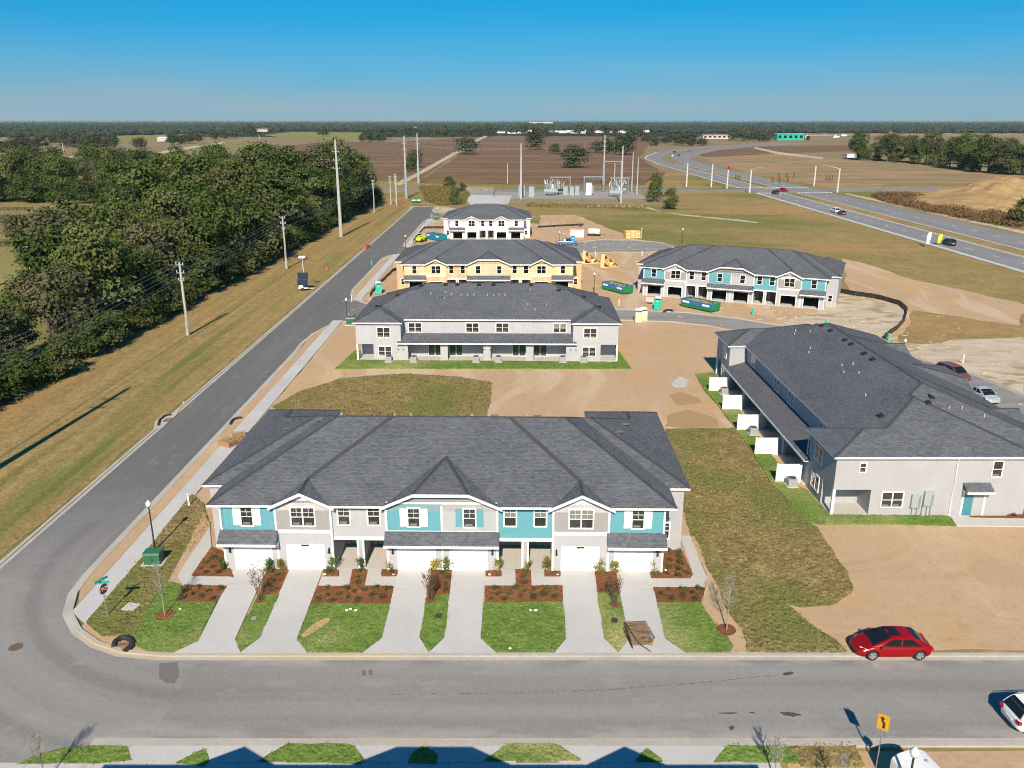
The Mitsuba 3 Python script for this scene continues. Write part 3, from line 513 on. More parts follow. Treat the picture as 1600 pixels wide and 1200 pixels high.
# sand mound beyond the highway
k = thing('sand_mound', 'large orange heap of excavated sand beyond the highway', kind='structure')
gx, gy = np.meshgrid(np.linspace(152, 300, 70), np.linspace(262, 372, 60))
h = 8.0 * np.exp(-((gx - 205) / 40.0) ** 4) * np.exp(-((gy - 318) / 30.0) ** 4) + 2.5 * np.exp(-((gx - 190) / 14.0) ** 2) * np.exp(-((gy - 322) / 18.0) ** 2)
h = h * (0.55 + 0.85 * meshkit.fbm(np.stack([gx * 0.10, gy * 0.10, gx * 0], -1), 5)) - 0.4
ii, jj = np.meshgrid(np.arange(59), np.arange(69), indexing='ij')
q = np.stack([ii * 70 + jj, ii * 70 + jj + 1, (ii + 1) * 70 + jj + 1, (ii + 1) * 70 + jj], -1).reshape(-1, 4)
mm = MB(); mm.mesh(np.stack([gx, gy, h], -1).reshape(-1, 3), q); scene[k] = mikit.ply(mm.out(), 'mat_mound', smooth=True)

# stains on the near street
def stain(pts, mat, lab, w=0.1): sheet('road_stain', pts, 0.049, mat, lab, w, 0.12)
stain([(-21.11, 41.87), (-20.06, 41.93), (-19.48, 40.61), (-19.51, 39.93), (-20.19, 40.15), (-20.63, 40.5)], 'mat_patch', 'dark square patch on the street by the corner kerb')
stain([(14.71, 37.56), (15.2, 37.56), (15.66, 37.45), (15.96, 37.3), (15.37, 37.2), (14.91, 37.3)], 'mat_oil', 'long oil stain on the street near the yellow sign')
stain([(15.9, 40.91), (16.56, 41.08), (16.57, 40.91), (15.97, 40.67)], 'mat_oil', 'short tar smear at the end of the crack')
for a, b, y in ((1122, 1146, 1115.5), (1170, 1178, 1114)): stain([(11.32, 37.5), (12.17, 37.56), (12.48, 37.5), (11.92, 37.4)] if a == 1122 else [(13.02, 37.56), (13.31, 37.58), (13.36, 37.5), (13.07, 37.48)], 'mat_oil', 'faint oil drips left of the long oil stain' if a == 1122 else 'small oil drip left of the long oil stain', 0.04)
stain([(11.6, 36.4), (11.92, 36.55), (11.92, 36.31), (11.67, 36.11)], 'mat_oil', 'brown round stain near the kerb', 0.04)
stain([(-8.89, 41.14), (-8.68, 41.2), (-8.56, 40.73), (-8.77, 40.67)], 'mat_patch', 'pair of dark scuffs on the street, left one', 0.03); stain([(-8.49, 41.2), (-8.31, 41.26), (-8.18, 40.73), (-8.36, 40.67)], 'mat_patch', 'pair of dark scuffs on the street, right one', 0.03)
k = thing('road_crack', 'thin dotted crack wandering along the street', kind='structure'); m = MB(); ck = np.array([(-6.89, 39.04), (1.09, 39.15), (5.86, 39.48), (10.74, 40.04), (15.86, 40.79)]); tt = np.linspace(0, 1, 170); cx = np.interp(tt, [0, .36, .57, .79, 1], ck[:, 0]); cy = np.interp(tt, [0, .36, .57, .79, 1], ck[:, 1])
for i in range(0, 168): 
    if rng.uniform() < 0.35 + 0.5 * i / 168: m.box(cx[i] - 0.05, cx[i] + 0.05, cy[i] - 0.022, cy[i] + 0.022, 0.0, 0.0485, None)
scene[k] = mikit.ply(m.out(), 'mat_oil')

# ---------------------------------------------------------------- terraced houses
SL = 0.368; EZ = 5.40; RY = 8.75
def mtri(pts): return m3.Manifold.hull_points(np.asarray(pts, float))
def mbox(x0, x1, y0, y1, z0, z1): return m3.Manifold.cube([x1 - x0, y1 - y0, z1 - z0]).translate([x0, y0, z0])
def hip(x0, x1, y0, y1, sf, sb, sl, sr, z=EZ):
    """hipped roof solid from the eave rectangle and the four slopes"""
    big = mbox(x0, x1, y0, y1, z - 0.02, z + 9)
    def cut(m, nx, ny, px, py, s):     # keep z <= z0 + s * distance inward
        n = np.array([-s * nx, -s * ny, 1.0]); L = np.linalg.norm(n)
        return m.trim_by_plane((-n / L).tolist(), float(-(n @ np.array([px, py, z])) / L))
    big = cut(big, 0, 1, x0, y0, sf); big = cut(big, 0, -1, x0, y1, sb); big = cut(big, 1, 0, x0, y0, sl); return cut(big, -1, 0, x1, y0, sr)

def roof_caps(m, mb, w=0.14, up=0.02, zmin=5.6):
    k = m.to_mesh(); v = k.vert_properties[:, :3]; t = trimesh.Trimesh(v, k.tri_verts); t.merge_vertices()
    adj, ed, cv = t.face_adjacency, t.face_adjacency_edges, t.face_adjacency_convex
    for (a, b), (i, j), c in zip(adj, ed, cv):
        n1, n2 = t.face_normals[a], t.face_normals[b]
        if not c or n1[2] < 0.35 or n2[2] < 0.35 or n1 @ n2 > 0.992: continue
        p, q = t.vertices[i], t.vertices[j]; L = np.linalg.norm(q - p)
        if L < 0.4 or max(p[2], q[2]) < zmin: continue
        d = (q - p) / L
        for n, f in ((n1, a), (n2, b)):
            s = np.cross(n, d); cen = t.triangles_center[f]
            if s @ (cen - p) < 0: s = -s
            o = n * up
            quad = [p + o, q + o, q + o + s * w, p + o + s * w]
            if np.cross(quad[1] - quad[0], quad[2] - quad[0]) @ n < 0: quad = quad[::-1]
            mb.poly(quad)

def window(par, M, o, ux, un, w, h, style='hung', n=1, detail=2, light=0.0, shutter=None, name='window', label=None):
    """o: lower middle of the opening on the wall; ux along the wall, un outward. n sashes side by side."""
    o, ux, un = (np.asarray(q, float) for q in (o, ux, un)); uz = np.array([0, 0, 1.0]); fw = 0.095
    k = uk(f'{par}__{name}')
    if label: labels[k] = {'label': label}
    f = MB()
    W = n * w + (n + 1) * fw
    f.obox(o, ux, un, uz, (-W / 2, W / 2), (-0.02, 0.075), (-fw, 0)); f.obox(o, ux, un, uz, (-W / 2, W / 2), (-0.02, 0.075), (h, h + fw))
    for i in range(n + 1):
        x = -W / 2 + i * (w + fw); f.obox(o, ux, un, uz, (x, x + fw), (-0.02, 0.07), (0, h))
    for i in range(n):
        x = -W / 2 + fw + i * (w + fw); f.obox(o, ux, un, uz, (x, x + w), (0.0, 0.055), (h * 0.47, h * 0.47 + 0.045))
        if detail >= 2 and style == 'grid':
            f.obox(o, ux, un, uz, (x + w / 2 - 0.012, x + w / 2 + 0.012), (0.0, 0.05), (h * 0.47 + 0.05, h)); f.obox(o, ux, un, uz, (x, x + w), (0.0, 0.05), (h * 0.755 - 0.012, h * 0.755 + 0.012))
    put(k + '__frame', f, 'mat_white', M)
    for i in range(n):
        x = -W / 2 + fw + i * (w + fw)
        if detail >= 2:
            b = MB(); b.obox(o, ux, un, uz, (x, x + w), (-0.02, 0.004), (0, h)); put(k + '__dark_backing', b, 'mat_dark_backing', M)  # thin dark panel on the wall, painted as the shade of the interior
            b = MB(); lo = h * (0.47 if light > 0.5 else 0.5); b.obox(o, ux, un, uz, (x, x + w), (0.005, 0.012), (lo, h))
            if light > 0: put(k + '__blind', b, 'mat_blind', M)
            else:
                b = MB(); b.obox(o, ux, un, uz, (x + w * 0.1, x + w * 0.75), (0.005, 0.012), (0.05, h * 0.16)); put(k + '__sill_strip', b, 'mat_blind', M)  # paler strip low behind the pane
            for z0, z1 in ((0, h * 0.47), (h * 0.47 + 0.05, h)):
                g = MB(); P = lambda a, c: o + ux * a + un * 0.035 + uz * c
                g.poly([P(x, z0), P(x + w, z0), P(x + w, z1), P(x, z1)]); put(k + '__pane', g, 'mat_glass', M)
        else:
            g = MB(); g.obox(o, ux, un, uz, (x, x + w), (-0.02, 0.03), (0, h)); put(k + '__pane', g, 'mat_dark_glass', M)
    if shutter:
        for s in (-1, 1):
            b = MB(); x0 = s * (W / 2 + 0.02); x1 = s * (W / 2 + 0.50); b.obox(o, ux, un, uz, (min(x0, x1), max(x0, x1)), (-0.02, 0.05), (0.0, h))
            for r in np.arange(0.1, h - 0.05, 0.16): b.obox(o, ux, un, uz, (min(x0, x1) + 0.05, max(x0, x1) - 0.05), (0.05, 0.065), (r, r + 0.1))
            part(par, 'shutter', b, shutter, M)

def roof_z(x, y, W):  # height of the roof in house coordinates
    hw, WX = W / 2, W / 2 + 1.85
    f = lambda x0, x1, y0, y1, sf, sb, sl, sr: EZ + min(sf * (y - y0), sb * (y1 - y), sl * (x - x0), sr * (x1 - x))
    return max(f(-hw - .7, hw + .7, -.45, 17.35, SL, .39, .45, .45), f(-WX - .38, WX + .38, 2.85, 17.35, SL, .39, .40, .40), f(-WX - .38, -WX + 6.3, 9, 19.42, SL, SL, .40, SL), f(WX - 6.3, WX + .38, 9, 19.42, SL, SL, SL, .40))

def terrace(name, label, M, bays, bw, pal, detail=2, open_garage=False, rear=False, side=None, extra=None, group=None):
    """bays: kinds from left to right. pal: list of (upper material, lower material) per bay."""
    key = thing(name, label, 'house', group)
    n = len(bays); W = n * bw; xl = [-W / 2 + i * bw for i in range(n + 1)]; WX = W / 2 + 1.85; hw = W / 2
    ux, un = (1, 0, 0), (0, -1, 0)
    P = lambda nm, mb, mat, **kw: part(key, nm, mb, mat, M, **kw)
    tw = pal[0][1]
    # --- roof
    main = hip(-hw - 0.7, hw + 0.7, -0.45, 17.35, SL, 0.39, 0.45, 0.45)
    trans = hip(-WX - 0.38, WX + 0.38, 2.85, 17.35, SL, 0.39, 0.40, 0.40)
    solid = main + trans
    for s in (-1, 1):
        a, b = sorted((s * (WX + 0.38), s * (WX - 6.3))); solid = solid + hip(a, b, 9.0, 19.42, SL, SL, 0.40 if s < 0 else SL, SL if s < 0 else 0.40)
    outl = shapely.union_all([sbox(-hw - 0.7, -0.45, hw + 0.7, 17.35), sbox(-WX - 0.38, 2.85, WX + 0.38, 17.35), sbox(-WX - 0.38, 9, -WX + 6.3, 19.42), sbox(WX - 6.3, 9, WX + 0.38, 19.42)])
    gables = []; i = 0
    while i < n:
        if bays[i] == 'gable': gables.append((xl[i], xl[i + 1], False)); i += 1
        elif bays[i] == 'center': gables.append((xl[i], xl[i + 2], True)); i += 2
        else: i += 1
    shells, rakes, fills = [], MB(), []
    for a, b, clip in gables:
        c, h = (a + b) / 2, (b - a) / 2 + 0.36
        zt = EZ + 0.95 if not clip else EZ + 1.80; ze = EZ - 0.16 if not clip else EZ - 0.12
        yend = 7.0
        def gs(y0, y1, dz=0.0, grow=0.0):
            g = mtri([(c + s * (h + grow), y, z + dz) for y in (y0, y1) for s, z in ((-1, ze), (1, ze), (-1, ze - 0.5), (1, ze - 0.5))] + [(c, y, zt + dz) for y in (y0, y1)])
            if clip:
                nrm = np.array([0, -0.19, 1.0]); L = np.linalg.norm(nrm); p = np.array([0, -0.45, EZ + 0.93 + dz]); g = g.trim_by_plane((-nrm / L).tolist(), float(-(nrm @ p) / L))
            return g
        fmask = mbox(a - 0.02, b + 0.02, -2, 0.0, EZ - 0.5, EZ + 6)
        solid = solid - fmask; outl = outl.difference(sbox(a - 0.02, -2, b + 0.02, -0.0))
        s = gs(-0.45, yend); shells.append(s - s.translate([0, -0.0, -0.15]))
        rk = (gs(-0.475, -0.415, -0.02) - gs(-0.475, -0.415, -0.25)); rakes.man(rk)
        fills.append((a, b, clip, gs(-0.0, 0.14, -0.15) ^ mbox(a, b, -1, 1, EZ - 0.6, EZ + 3)))
    for s in shells: solid = solid + s
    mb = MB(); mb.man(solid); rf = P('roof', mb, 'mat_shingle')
    if detail >= 1:
        cap = MB(); roof_caps(solid, cap)
        for a, b, clip in gables:
            if not clip and n >= 8:
                c = (a + b) / 2; s = -1 if c > 0 else 1
                p, q = np.array([c, 2.0, EZ + 0.90 + 0.05]), np.array([c + s * 5.2, RY - 0.15, EZ + SL * (RY + 0.3) + 0.03])
                p[2] = EZ + SL * (p[1] + 0.45) + 0.03
                dq = (q - p) / np.linalg.norm(q - p); nn = np.array([0, -SL, 1.0]); nn /= np.linalg.norm(nn); sd = np.cross(nn, dq)
                cap.poly([p - sd * 0.17, q - sd * 0.17, q + sd * 0.17, p + sd * 0.17])
        put(rf + '__ridge_cap', cap, 'mat_roof_cap', M)
    mb = MB()
    for q in getattr(outl, 'geoms', [outl]): mb.prism(q.buffer(-0.01), EZ - 0.20, EZ - 0.021)
    P('fascia', mb, 'mat_white'); P('rake_board', rakes, 'mat_white')
    # --- walls: front bays
    t = 0.14
    for i, kind in enumerate(bays):
        a, b = xl[i], xl[i + 1]; c = (a + b) / 2; up, lo = pal[i][:2]; top = EZ - 0.2
        if kind in ('end', 'gable', 'center'):
            zs = 3.02
            m = MB(); m.box(a, b, 0, t, zs, top + (0.18 if kind != 'end' else 0))
            if up == 'mat_teal' and detail >= 2:
                wq = c + (-0.05 if kind == 'end' and a < 0 else 0.05 if kind == 'end' else 0)
                for x in np.arange(a + 0.2, b - 0.1, 0.4): m.box(x - 0.025, x + 0.025, -0.022, 0, zs, 3.5 if abs(x - wq) < 0.55 else top)
            P('upper_wall', m, up)
            gw, gh = 2.5, 1.98
            gx = c + (0.15 if kind == 'end' and a < 0 else -0.15 if kind == 'end' else 0.0 if kind == 'gable' else (0.1 if i == [j for j, q in enumerate(bays) if q == 'center'][0] else -0.1))
            m = MB(); m.box(a, gx - gw / 2, 0, t, 0, zs); m.box(gx + gw / 2, b, 0, t, 0, zs); m.box(gx - gw / 2, gx + gw / 2, 0, t, gh, zs); P('lower_wall', m, lo)
            m = MB()
            for x0, x1, z0, z1 in ((gx - gw / 2 - 0.13, gx - gw / 2, 0, gh + 0.13), (gx + gw / 2, gx + gw / 2 + 0.13, 0, gh + 0.13), (gx - gw / 2, gx + gw / 2, gh, gh + 0.13)): m.box(x0, x1, -0.03, 0.02, z0, z1)
            if open_garage:
                P('garage_trim', m, 'mat_white'); m = MB()
                m.box(gx - gw / 2 - 0.4, gx + gw / 2 + 0.4, 6.0, 6.1, 0, 2.6); m.box(gx - gw / 2 - 0.5, gx - gw / 2 - 0.4, t, 6, 0, 2.6); m.box(gx + gw / 2 + 0.4, gx + gw / 2 + 0.5, t, 6, 0, 2.6); m.box(gx - gw / 2 - 0.5, gx + gw / 2 + 0.5, t, 6, 2.6, 2.7)
                P('garage_interior', m, 'mat_stud'); m = MB(); m.box(gx - gw / 2, gx + gw / 2, -0.1, 5.9, 0.03, 0.09); P('garage_floor', m, 'mat_concrete')
            else:
                P('garage_trim', m, 'mat_white'); g = uk(key + '__garage_door')
                for r in range(4):
                    z0, z1 = 0.06 + r * 0.48, 0.06 + r * 0.48 + 0.468; m = MB(); m.box(gx - gw / 2 + 0.005, gx + gw / 2 - 0.005, 0.045, 0.09, z0, z1)
                    for q in range(4): x0 = gx - gw / 2 + 0.09 + q * 0.59; m.box(x0, x0 + 0.53, 0.037, 0.046, z0 + 0.09, z1 - 0.09)
                    put(g + '__panel', m, 'mat_white', M)
                if detail >= 2:
                    m = MB(); m.box(gx - 0.27, gx + 0.27, -0.05, -0.03, gh + 0.02, gh + 0.12); P('house_number_plate', m, 'mat_black')
                    lx = (gx + gw / 2 + 0.45) if (kind != 'end' or a > 0) else (gx - gw / 2 - 0.40)
                    if kind == 'gable' and c > 0: lx = gx - gw / 2 - 0.45
                    if kind == 'center' and c < 0: lx = gx - gw / 2 - 0.45
                    m = MB(); m.box(lx - 0.06, lx + 0.06, -0.03, 0.0, 1.62, 1.86); m.tube([[lx, -0.02, 1.82], [lx, -0.14, 1.84], [lx, -0.16, 1.72]], 0.022); m.cyl(lx, -0.16, 1.52, 1.74, 0.09, 0.055); P('wall_lamp', m, 'mat_black')
            if kind in ('gable', 'center'):
                m = MB(); m.box(a, b, -0.03, 0.0, 3.02, 3.27); P('band_board', m, 'mat_white')
            z0 = 3.62
            if kind == 'gable': window(key, M, (c, 0, z0), ux, un, 0.76, 1.38, 'grid', 2, detail, light=1 if c > 0 else 0)
            else:
                sh = pal[0][2] if len(pal[0]) > 2 else None
                if sh and kind == 'center' and up != 'mat_teal': sh = 'mat_teal'
                wx = c + (-0.05 if kind == 'end' and a < 0 else 0.05 if kind == 'end' else 0)
                window(key, M, (wx, 0, z0), ux, un, 0.78, 1.38, 'grid', 1, detail, light=0, shutter=sh)
        else:
            m = MB(); m.box(a, b, 0.22, 0.36, 2.62, top)
            if up == 'mat_teal' and detail >= 2:
                for x in np.arange(a + 0.2, b - 0.1, 0.4): m.box(x - 0.025, x + 0.025, 0.198, 0.22, 2.66, 3.5 if abs(abs(x - c) - bw * 0.27) < 0.55 else top)
            P('upper_wall', m, up)
            m = MB(); m.box(a, b, 0.16, 0.40, 2.40, 2.64); m.box(c - 0.26, c + 0.26, 0.17, 0.40, 0.10, 2.40); P('porch_frame', m, 'mat_white')
            m = MB(); m.box(c - 0.13, c + 0.13, 0.15, 0.17, 0.1, 2.39); m.box(c - 0.07, c + 0.07, 0.4, 3.6, 0.1, 2.39); m.box(a, b, 3.6, 3.72, 0.1, 2.39); m.box(a - 0.07, a + 0.07, 0.3, 3.6, 0.1, 2.39); m.box(b - 0.07, b + 0.07, 0.3, 3.6, 0.1, 2.39); P('porch_wall', m, lo)
            m = MB(); m.box(a, b, 0.3, 3.7, 2.42, 2.5); P('porch_ceiling', m, 'mat_offwhite' if not open_garage else 'mat_stud')
            m = MB(); m.box(a, b, 0.0, 3.7, 0.0, 0.135); P('porch_floor', m, 'mat_offwhite')
            for s in (-1, 1):
                m = MB(); x = c + s * bw * 0.26; m.box(x - 0.45, x + 0.45, 3.53, 3.6, 0.14, 2.1); P('front_door', m, 'mat_teal_door' if not open_garage else 'mat_stud')
                window(key, M, (c + s * bw * 0.27, 0.22, 3.62), ux, un, 0.78, 1.38, 'grid', 1, detail, light=1 if c > 0 else 0)
    for a, b, clip, g in fills:
        m = MB(); m.man(g); P('gable_wall', m, 'mat_white' if not clip and pal[0][1] == 'mat_grey_siding' else ('mat_taupe_siding' if pal[0][1] == 'mat_grey_siding' else pal[1][0]))
        m = MB(); m.box(a, b, -0.035, -0.001, EZ - 0.03, EZ + 0.12)
        if clip and detail >= 2: P('frieze_board', m, 'mat_white')
    for i in range(n + 1):
        m = MB(); x = xl[i]; d = 0 if not (i in (0, n)) else (0.06 if i == 0 else -0.06)
        m.box(x + d - 0.07, x + d + 0.07, -0.045, 0.0 if i in (0, n) or 'flat' not in (bays[i - 1], bays[min(i, n - 1)]) else 0.2, 0.0, EZ - 0.2)
        if pal[0][1] in ('mat_grey_siding',): P('corner_board', m, 'mat_white')
    # --- pent roofs over the garages
    def pent(a, b, nm='pent_roof'):
        k = uk(f'{key}__{nm}')
        m = MB(); v = [(a - 0.12, -0.90, 2.54), (b + 0.12, -0.90, 2.54), (b + 0.12, 0.0, 3.26), (a - 0.12, 0.0, 3.26)]
        m.poly(v); m.poly([(x, y, z - 0.1) for x, y, z in v][::-1])
        for p, q in ((0, 1), (1, 2), (2, 3), (3, 0)): m.poly([v[q], v[p], (v[p][0], v[p][1], v[p][2] - 0.1), (v[q][0], v[q][1], v[q][2] - 0.1)])
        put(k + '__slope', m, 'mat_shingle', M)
        m = MB(); m.box(a - 0.13, b + 0.13, -0.95, -0.905, 2.36, 2.545); m.box(a - 0.1, b + 0.1, -0.90, -0.02, 2.36, 2.40); put(k + '__eave_board', m, 'mat_white', M)
        m = MB()
        for x in (a - 0.05, b + 0.05): m.mesh([(x - 0.04, -0.02, 2.36), (x - 0.04, -0.8, 2.36), (x - 0.04, -0.02, 1.95), (x + 0.04, -0.02, 2.36), (x + 0.04, -0.8, 2.36), (x + 0.04, -0.02, 1.95)], [[0, 1, 2], [3, 5, 4], [1, 4, 5], [1, 5, 2], [0, 3, 4], [0, 4, 1]])
        put(k + '__bracket', m, 'mat_white', M)
    cs = [i for i, q in enumerate(bays) if q == 'center']
    pent(xl[0], xl[1]); pent(xl[n - 1], xl[n])
    if cs: pent(xl[cs[0]], xl[cs[1] + 1])
    # --- end wings and rear
    wm = pal[0][3] if len(pal[0]) > 3 else pal[1][1]
    m = MB(); m.box(-hw, -hw + t, t, 3.2, 0, EZ - 0.2); m.box(hw - t, hw, t, 3.2, 0, EZ - 0.2)
    m.box(-WX, -hw, 3.2, 3.2 + t, 0, EZ - 0.2); m.box(hw, WX, 3.2, 3.2 + t, 0, EZ - 0.2)
    lo_y = 19.05 - 3.1
    for s in (-1, 1):
        x0, x1 = sorted((s * WX, s * (WX - t)))
        m.box(x0, x1, 3.2, lo_y if rear or side else 19.05, 0, EZ - 0.2); m.box(x0, x1, lo_y, 19.05, 2.35, EZ - 0.2)
        a, b = sorted((s * WX, s * (WX - 6.05)))
        px0, px1 = sorted((s * WX, s * (WX - 2.3)))
        m.box(a, b, 19.05 - t, 19.05, 2.35, EZ - 0.2)
        if s < 0: m.box(px1, b, 19.05 - t, 19.05, 0, 2.35)
        else: m.box(a, px0, 19.05 - t, 19.05, 0, 2.35)
        ix0, ix1 = sorted((s * (WX - 6.05), s * (WX - 6.05 + t))); m.box(ix0, ix1, 16.95, 19.05, 0, EZ - 0.2)
        kx0, kx1 = sorted((s * (WX - 2.3), s * (WX - 2.3 - t))); m.box(kx0, kx1, lo_y, 19.0, 0, 2.4); m.box(px0, px1, lo_y - t, lo_y, 0, 2.4); m.box(px0, px1, lo_y, 19.0, 2.36, 2.46)
    m.box(-WX + 6.05, WX - 6.05, 16.95 - t, 16.95, 0, EZ - 0.2)
    P('end_wall', m, wm)
    if rear or side:
        for s in (-1, 1):
            m = MB(); x0, x1 = sorted((s * WX, s * (WX - 0.22))); m.box(x0, x1, 18.83, 19.06, 0, 2.36); P('patio_post', m, 'mat_white')
        m = MB()
        for s in (-1, 1):
            x0, x1 = sorted((s * WX, s * (WX - 2.3))); m.box(x0, x1, lo_y, 19.1, 0, 0.14)
        m.box(-WX + 6.05, WX - 6.05, 16.95, 19.3, 0, 0.13); P('patio_floor', m, 'mat_offwhite')
        ruy = (0, 1, 0); rux = (-1, 0, 0)
        for s in (-1, 1):
            cx = s * (WX - 3.75)
            window(key, M, (cx, 19.05, 3.35), rux, ruy, 0.78, 1.25, 'hung', 2, detail); window(key, M, (s * (WX - 3.85), 19.05, 0.75), rux, ruy, 0.78, 1.25, 'hung', 2, detail)
        for x in [q * W / 31.6 for q in (-9.9, -2.05, 2.05, 9.9)]: window(key, M, (x, 16.95, 3.55), rux, ruy, 0.78, 1.22, 'hung', 2, detail, light=1 if x < -9 else 0)
        # veranda roof, screen walls and sliding doors
        a, b = -WX + 6.05, WX - 6.05; k = uk(key + '__veranda_roof'); m = MB()
        v = [(a + 0.02, 16.96, 3.36), (b - 0.02, 16.96, 3.36), (b + 0.55, 19.55, 2.62), (a - 0.55, 19.55, 2.62)]
        v = [(a + 0.02, 16.96, 3.36), (b - 0.02, 16.96, 3.36), (b - 0.02, 19.06, 2.76), (b + 0.5, 19.06, 2.76), (b + 0.5, 19.55, 2.62), (a - 0.5, 19.55, 2.62), (a - 0.5, 19.06, 2.76), (a + 0.02, 19.06, 2.76)]
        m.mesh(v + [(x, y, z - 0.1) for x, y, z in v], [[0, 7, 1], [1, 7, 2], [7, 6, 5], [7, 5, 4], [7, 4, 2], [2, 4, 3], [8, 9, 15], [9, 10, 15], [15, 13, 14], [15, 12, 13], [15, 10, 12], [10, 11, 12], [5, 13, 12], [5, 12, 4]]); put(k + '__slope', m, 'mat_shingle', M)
        m = MB(); m.box(a - 0.52, b + 0.52, 19.555, 19.60, 2.44, 2.63); m.box(a - 0.5, b + 0.5, 19.07, 19.55, 2.44, 2.48); put(k + '__eave_board', m, 'mat_white', M)
        xs = np.linspace(a, b, 9)
        for i in (2, 4, 6):
            m = MB(); w = 0.5; m.box(xs[i] - w, xs[i] + w, 18.7, 19.05, 0.13, 2.5); m.box(xs[i] - 0.1, xs[i] + 0.1, 16.95, 18.7, 0.13, 2.6); P('screen_wall', m, wm)
        for q0, q1 in ((a, a + 0.9), (b - 0.9, b)): m = MB(); m.box(q0, q1, 18.7, 19.05, 0.13, 2.5); P('screen_wall', m, wm)
        for i, sd in ((2, -1), (2, 1), (6, -1), (6, 1)):
            x = xs[i] + sd * 1.45; d = uk(key + '__sliding_door'); m = MB()
            m.box(x - 0.95, x + 0.95, 16.95, 17.02, 0.14, 0.22); m.box(x - 0.95, x + 0.95, 16.95, 17.02, 2.12, 2.2)
            for q in (-0.95, -0.03, 0.87): m.box(x + q, x + q + 0.08, 16.95, 17.02, 0.2, 2.14)
            put(d + '__frame', m, 'mat_white', M)
            for q in (-0.87, 0.05): m = MB(); m.box(x + q, x + q + 0.82, 16.955, 16.99, 0.22, 2.12); put(d + '__pane', m, 'mat_green_glass', M)
    if extra: extra(key, M, P, WX, hw)
    return key
def roof_bits(key, M, vents, pipes, W):
    """vents and pipes: (x, y) in house coordinates on the main slopes"""
    for x, y in vents:
        z = roof_z(x, y, W); m = MB(); s = SL if y < RY else -0.39
        m.obox((x, y, z), (1, 0, 0), np.array([0, 1, s]) / math.hypot(1, s), np.array([0, -s, 1]) / math.hypot(1, s), (-0.3, 0.3), (-0.22, 0.22), (-0.02, 0.16)); part(key, 'roof_vent', m, 'mat_black', M)
    for x, y in pipes:
        z = roof_z(x, y, W); m = MB(); m.cyl(x, y, z - 0.1, z + 0.24, 0.055, n=8); part(key, 'vent_pipe', m, 'mat_offwhite', M)

flat('mat_roof_cap', (0.066, 0.071, 0.081)); flat('mat_stud', (0.16, 0.14, 0.12))
G8 = ['end', 'gable', 'flat', 'center', 'center', 'flat', 'gable', 'end']
def pal_teal(sh):
    g, tp, tl = 'mat_grey_siding', 'mat_taupe_siding', 'mat_teal'
    return [(tl, g, sh, 'mat_beige_siding'), (tp, g), (g, 'mat_beige_siding'), (tl, g), (g, g), (tl, 'mat_beige_siding'), (tp, g), (tl, g)]
def front_extra(key, M, P, WX, hw):
    window(key, M, (hw + 0.55, 3.2, 1.15), (1, 0, 0), (0, -1, 0), 0.70, 1.25, 'grid', 1, 2)
    roof_bits(key, M, [(x, 9.35) for x in (-10.6, -6.7, -5.4, -1.6, -0.1, 3.4, 6.8)] + [(-13.2, 9.3), (13.4, 9.3), (-13.9, 11.9), (14.2, 11.9)], [(x, 9.6) for x in (-8.9, -4.6, -3.3, 1.6, 3.0, 6.0)], 31.6)
    m = MB(); m.tube([[-hw + 0.1, -0.1, 3.5], [-hw + 0.1, -0.1, 5.2]], 0.045); P('downspout', m, 'mat_white')
    m = MB(); m.box(-hw - 0.14, -hw - 0.01, 0.2, 0.5, 3.3, 3.75); P('meter_box', m, 'mat_white')
MA = mat4(-4.97, 52.45, 0, -1.0)
hA = terrace('terraced_house', 'near grey and teal terraced house front with six white garage doors', MA, G8, 3.94, pal_teal('mat_white'), 2, extra=front_extra)
def rear_extra(key, M, P, WX, hw):
    vents = [(9.8, 9.6), (13.0, 11.3), (6.3, 9.3), (4.6, 9.3), (1.5, 9.3), (-0.6, 9.3), (-6.0, 9.3), (-9.9, 10.6), (-13.4, 11.4), (-15.3, 14.6), (15.3, 14.6)]
    pipes = [(8.2, 11.5), (6.1, 11.2), (5.3, 11.6), (6.2, 12.6), (0.2, 11.8), (-0.7, 11.8), (-1.5, 11.8), (-2.3, 11.8), (3.0, 11.8), (2.1, 11.8), (3.9, 11.8), (-5.9, 10.5), (-5.5, 14.0), (-8.1, 14.1), (-6.5, 15.2)]
    roof_bits(key, M, vents, pipes, 31.6)
    for x in (-12.0, -11.3, 12.0, 11.3, -0.4, 0.4): m = MB(); m.box(x - 0.06, x + 0.06, 19.05, 19.12, 1.5, 1.72); P('wall_lamp', m, 'mat_black')
MC = mat4(-3.12, 126.1, 0, 179.2)
pc = [('mat_lilac_siding',) * 2 + (None, 'mat_lilac_siding')] + [('mat_lilac_siding',) * 2] * 7
hC = terrace('terraced_house', 'pale lilac terraced house seen from the rear with a long veranda roof', MC, G8, 3.94, pc, 2, rear=True, extra=rear_extra)
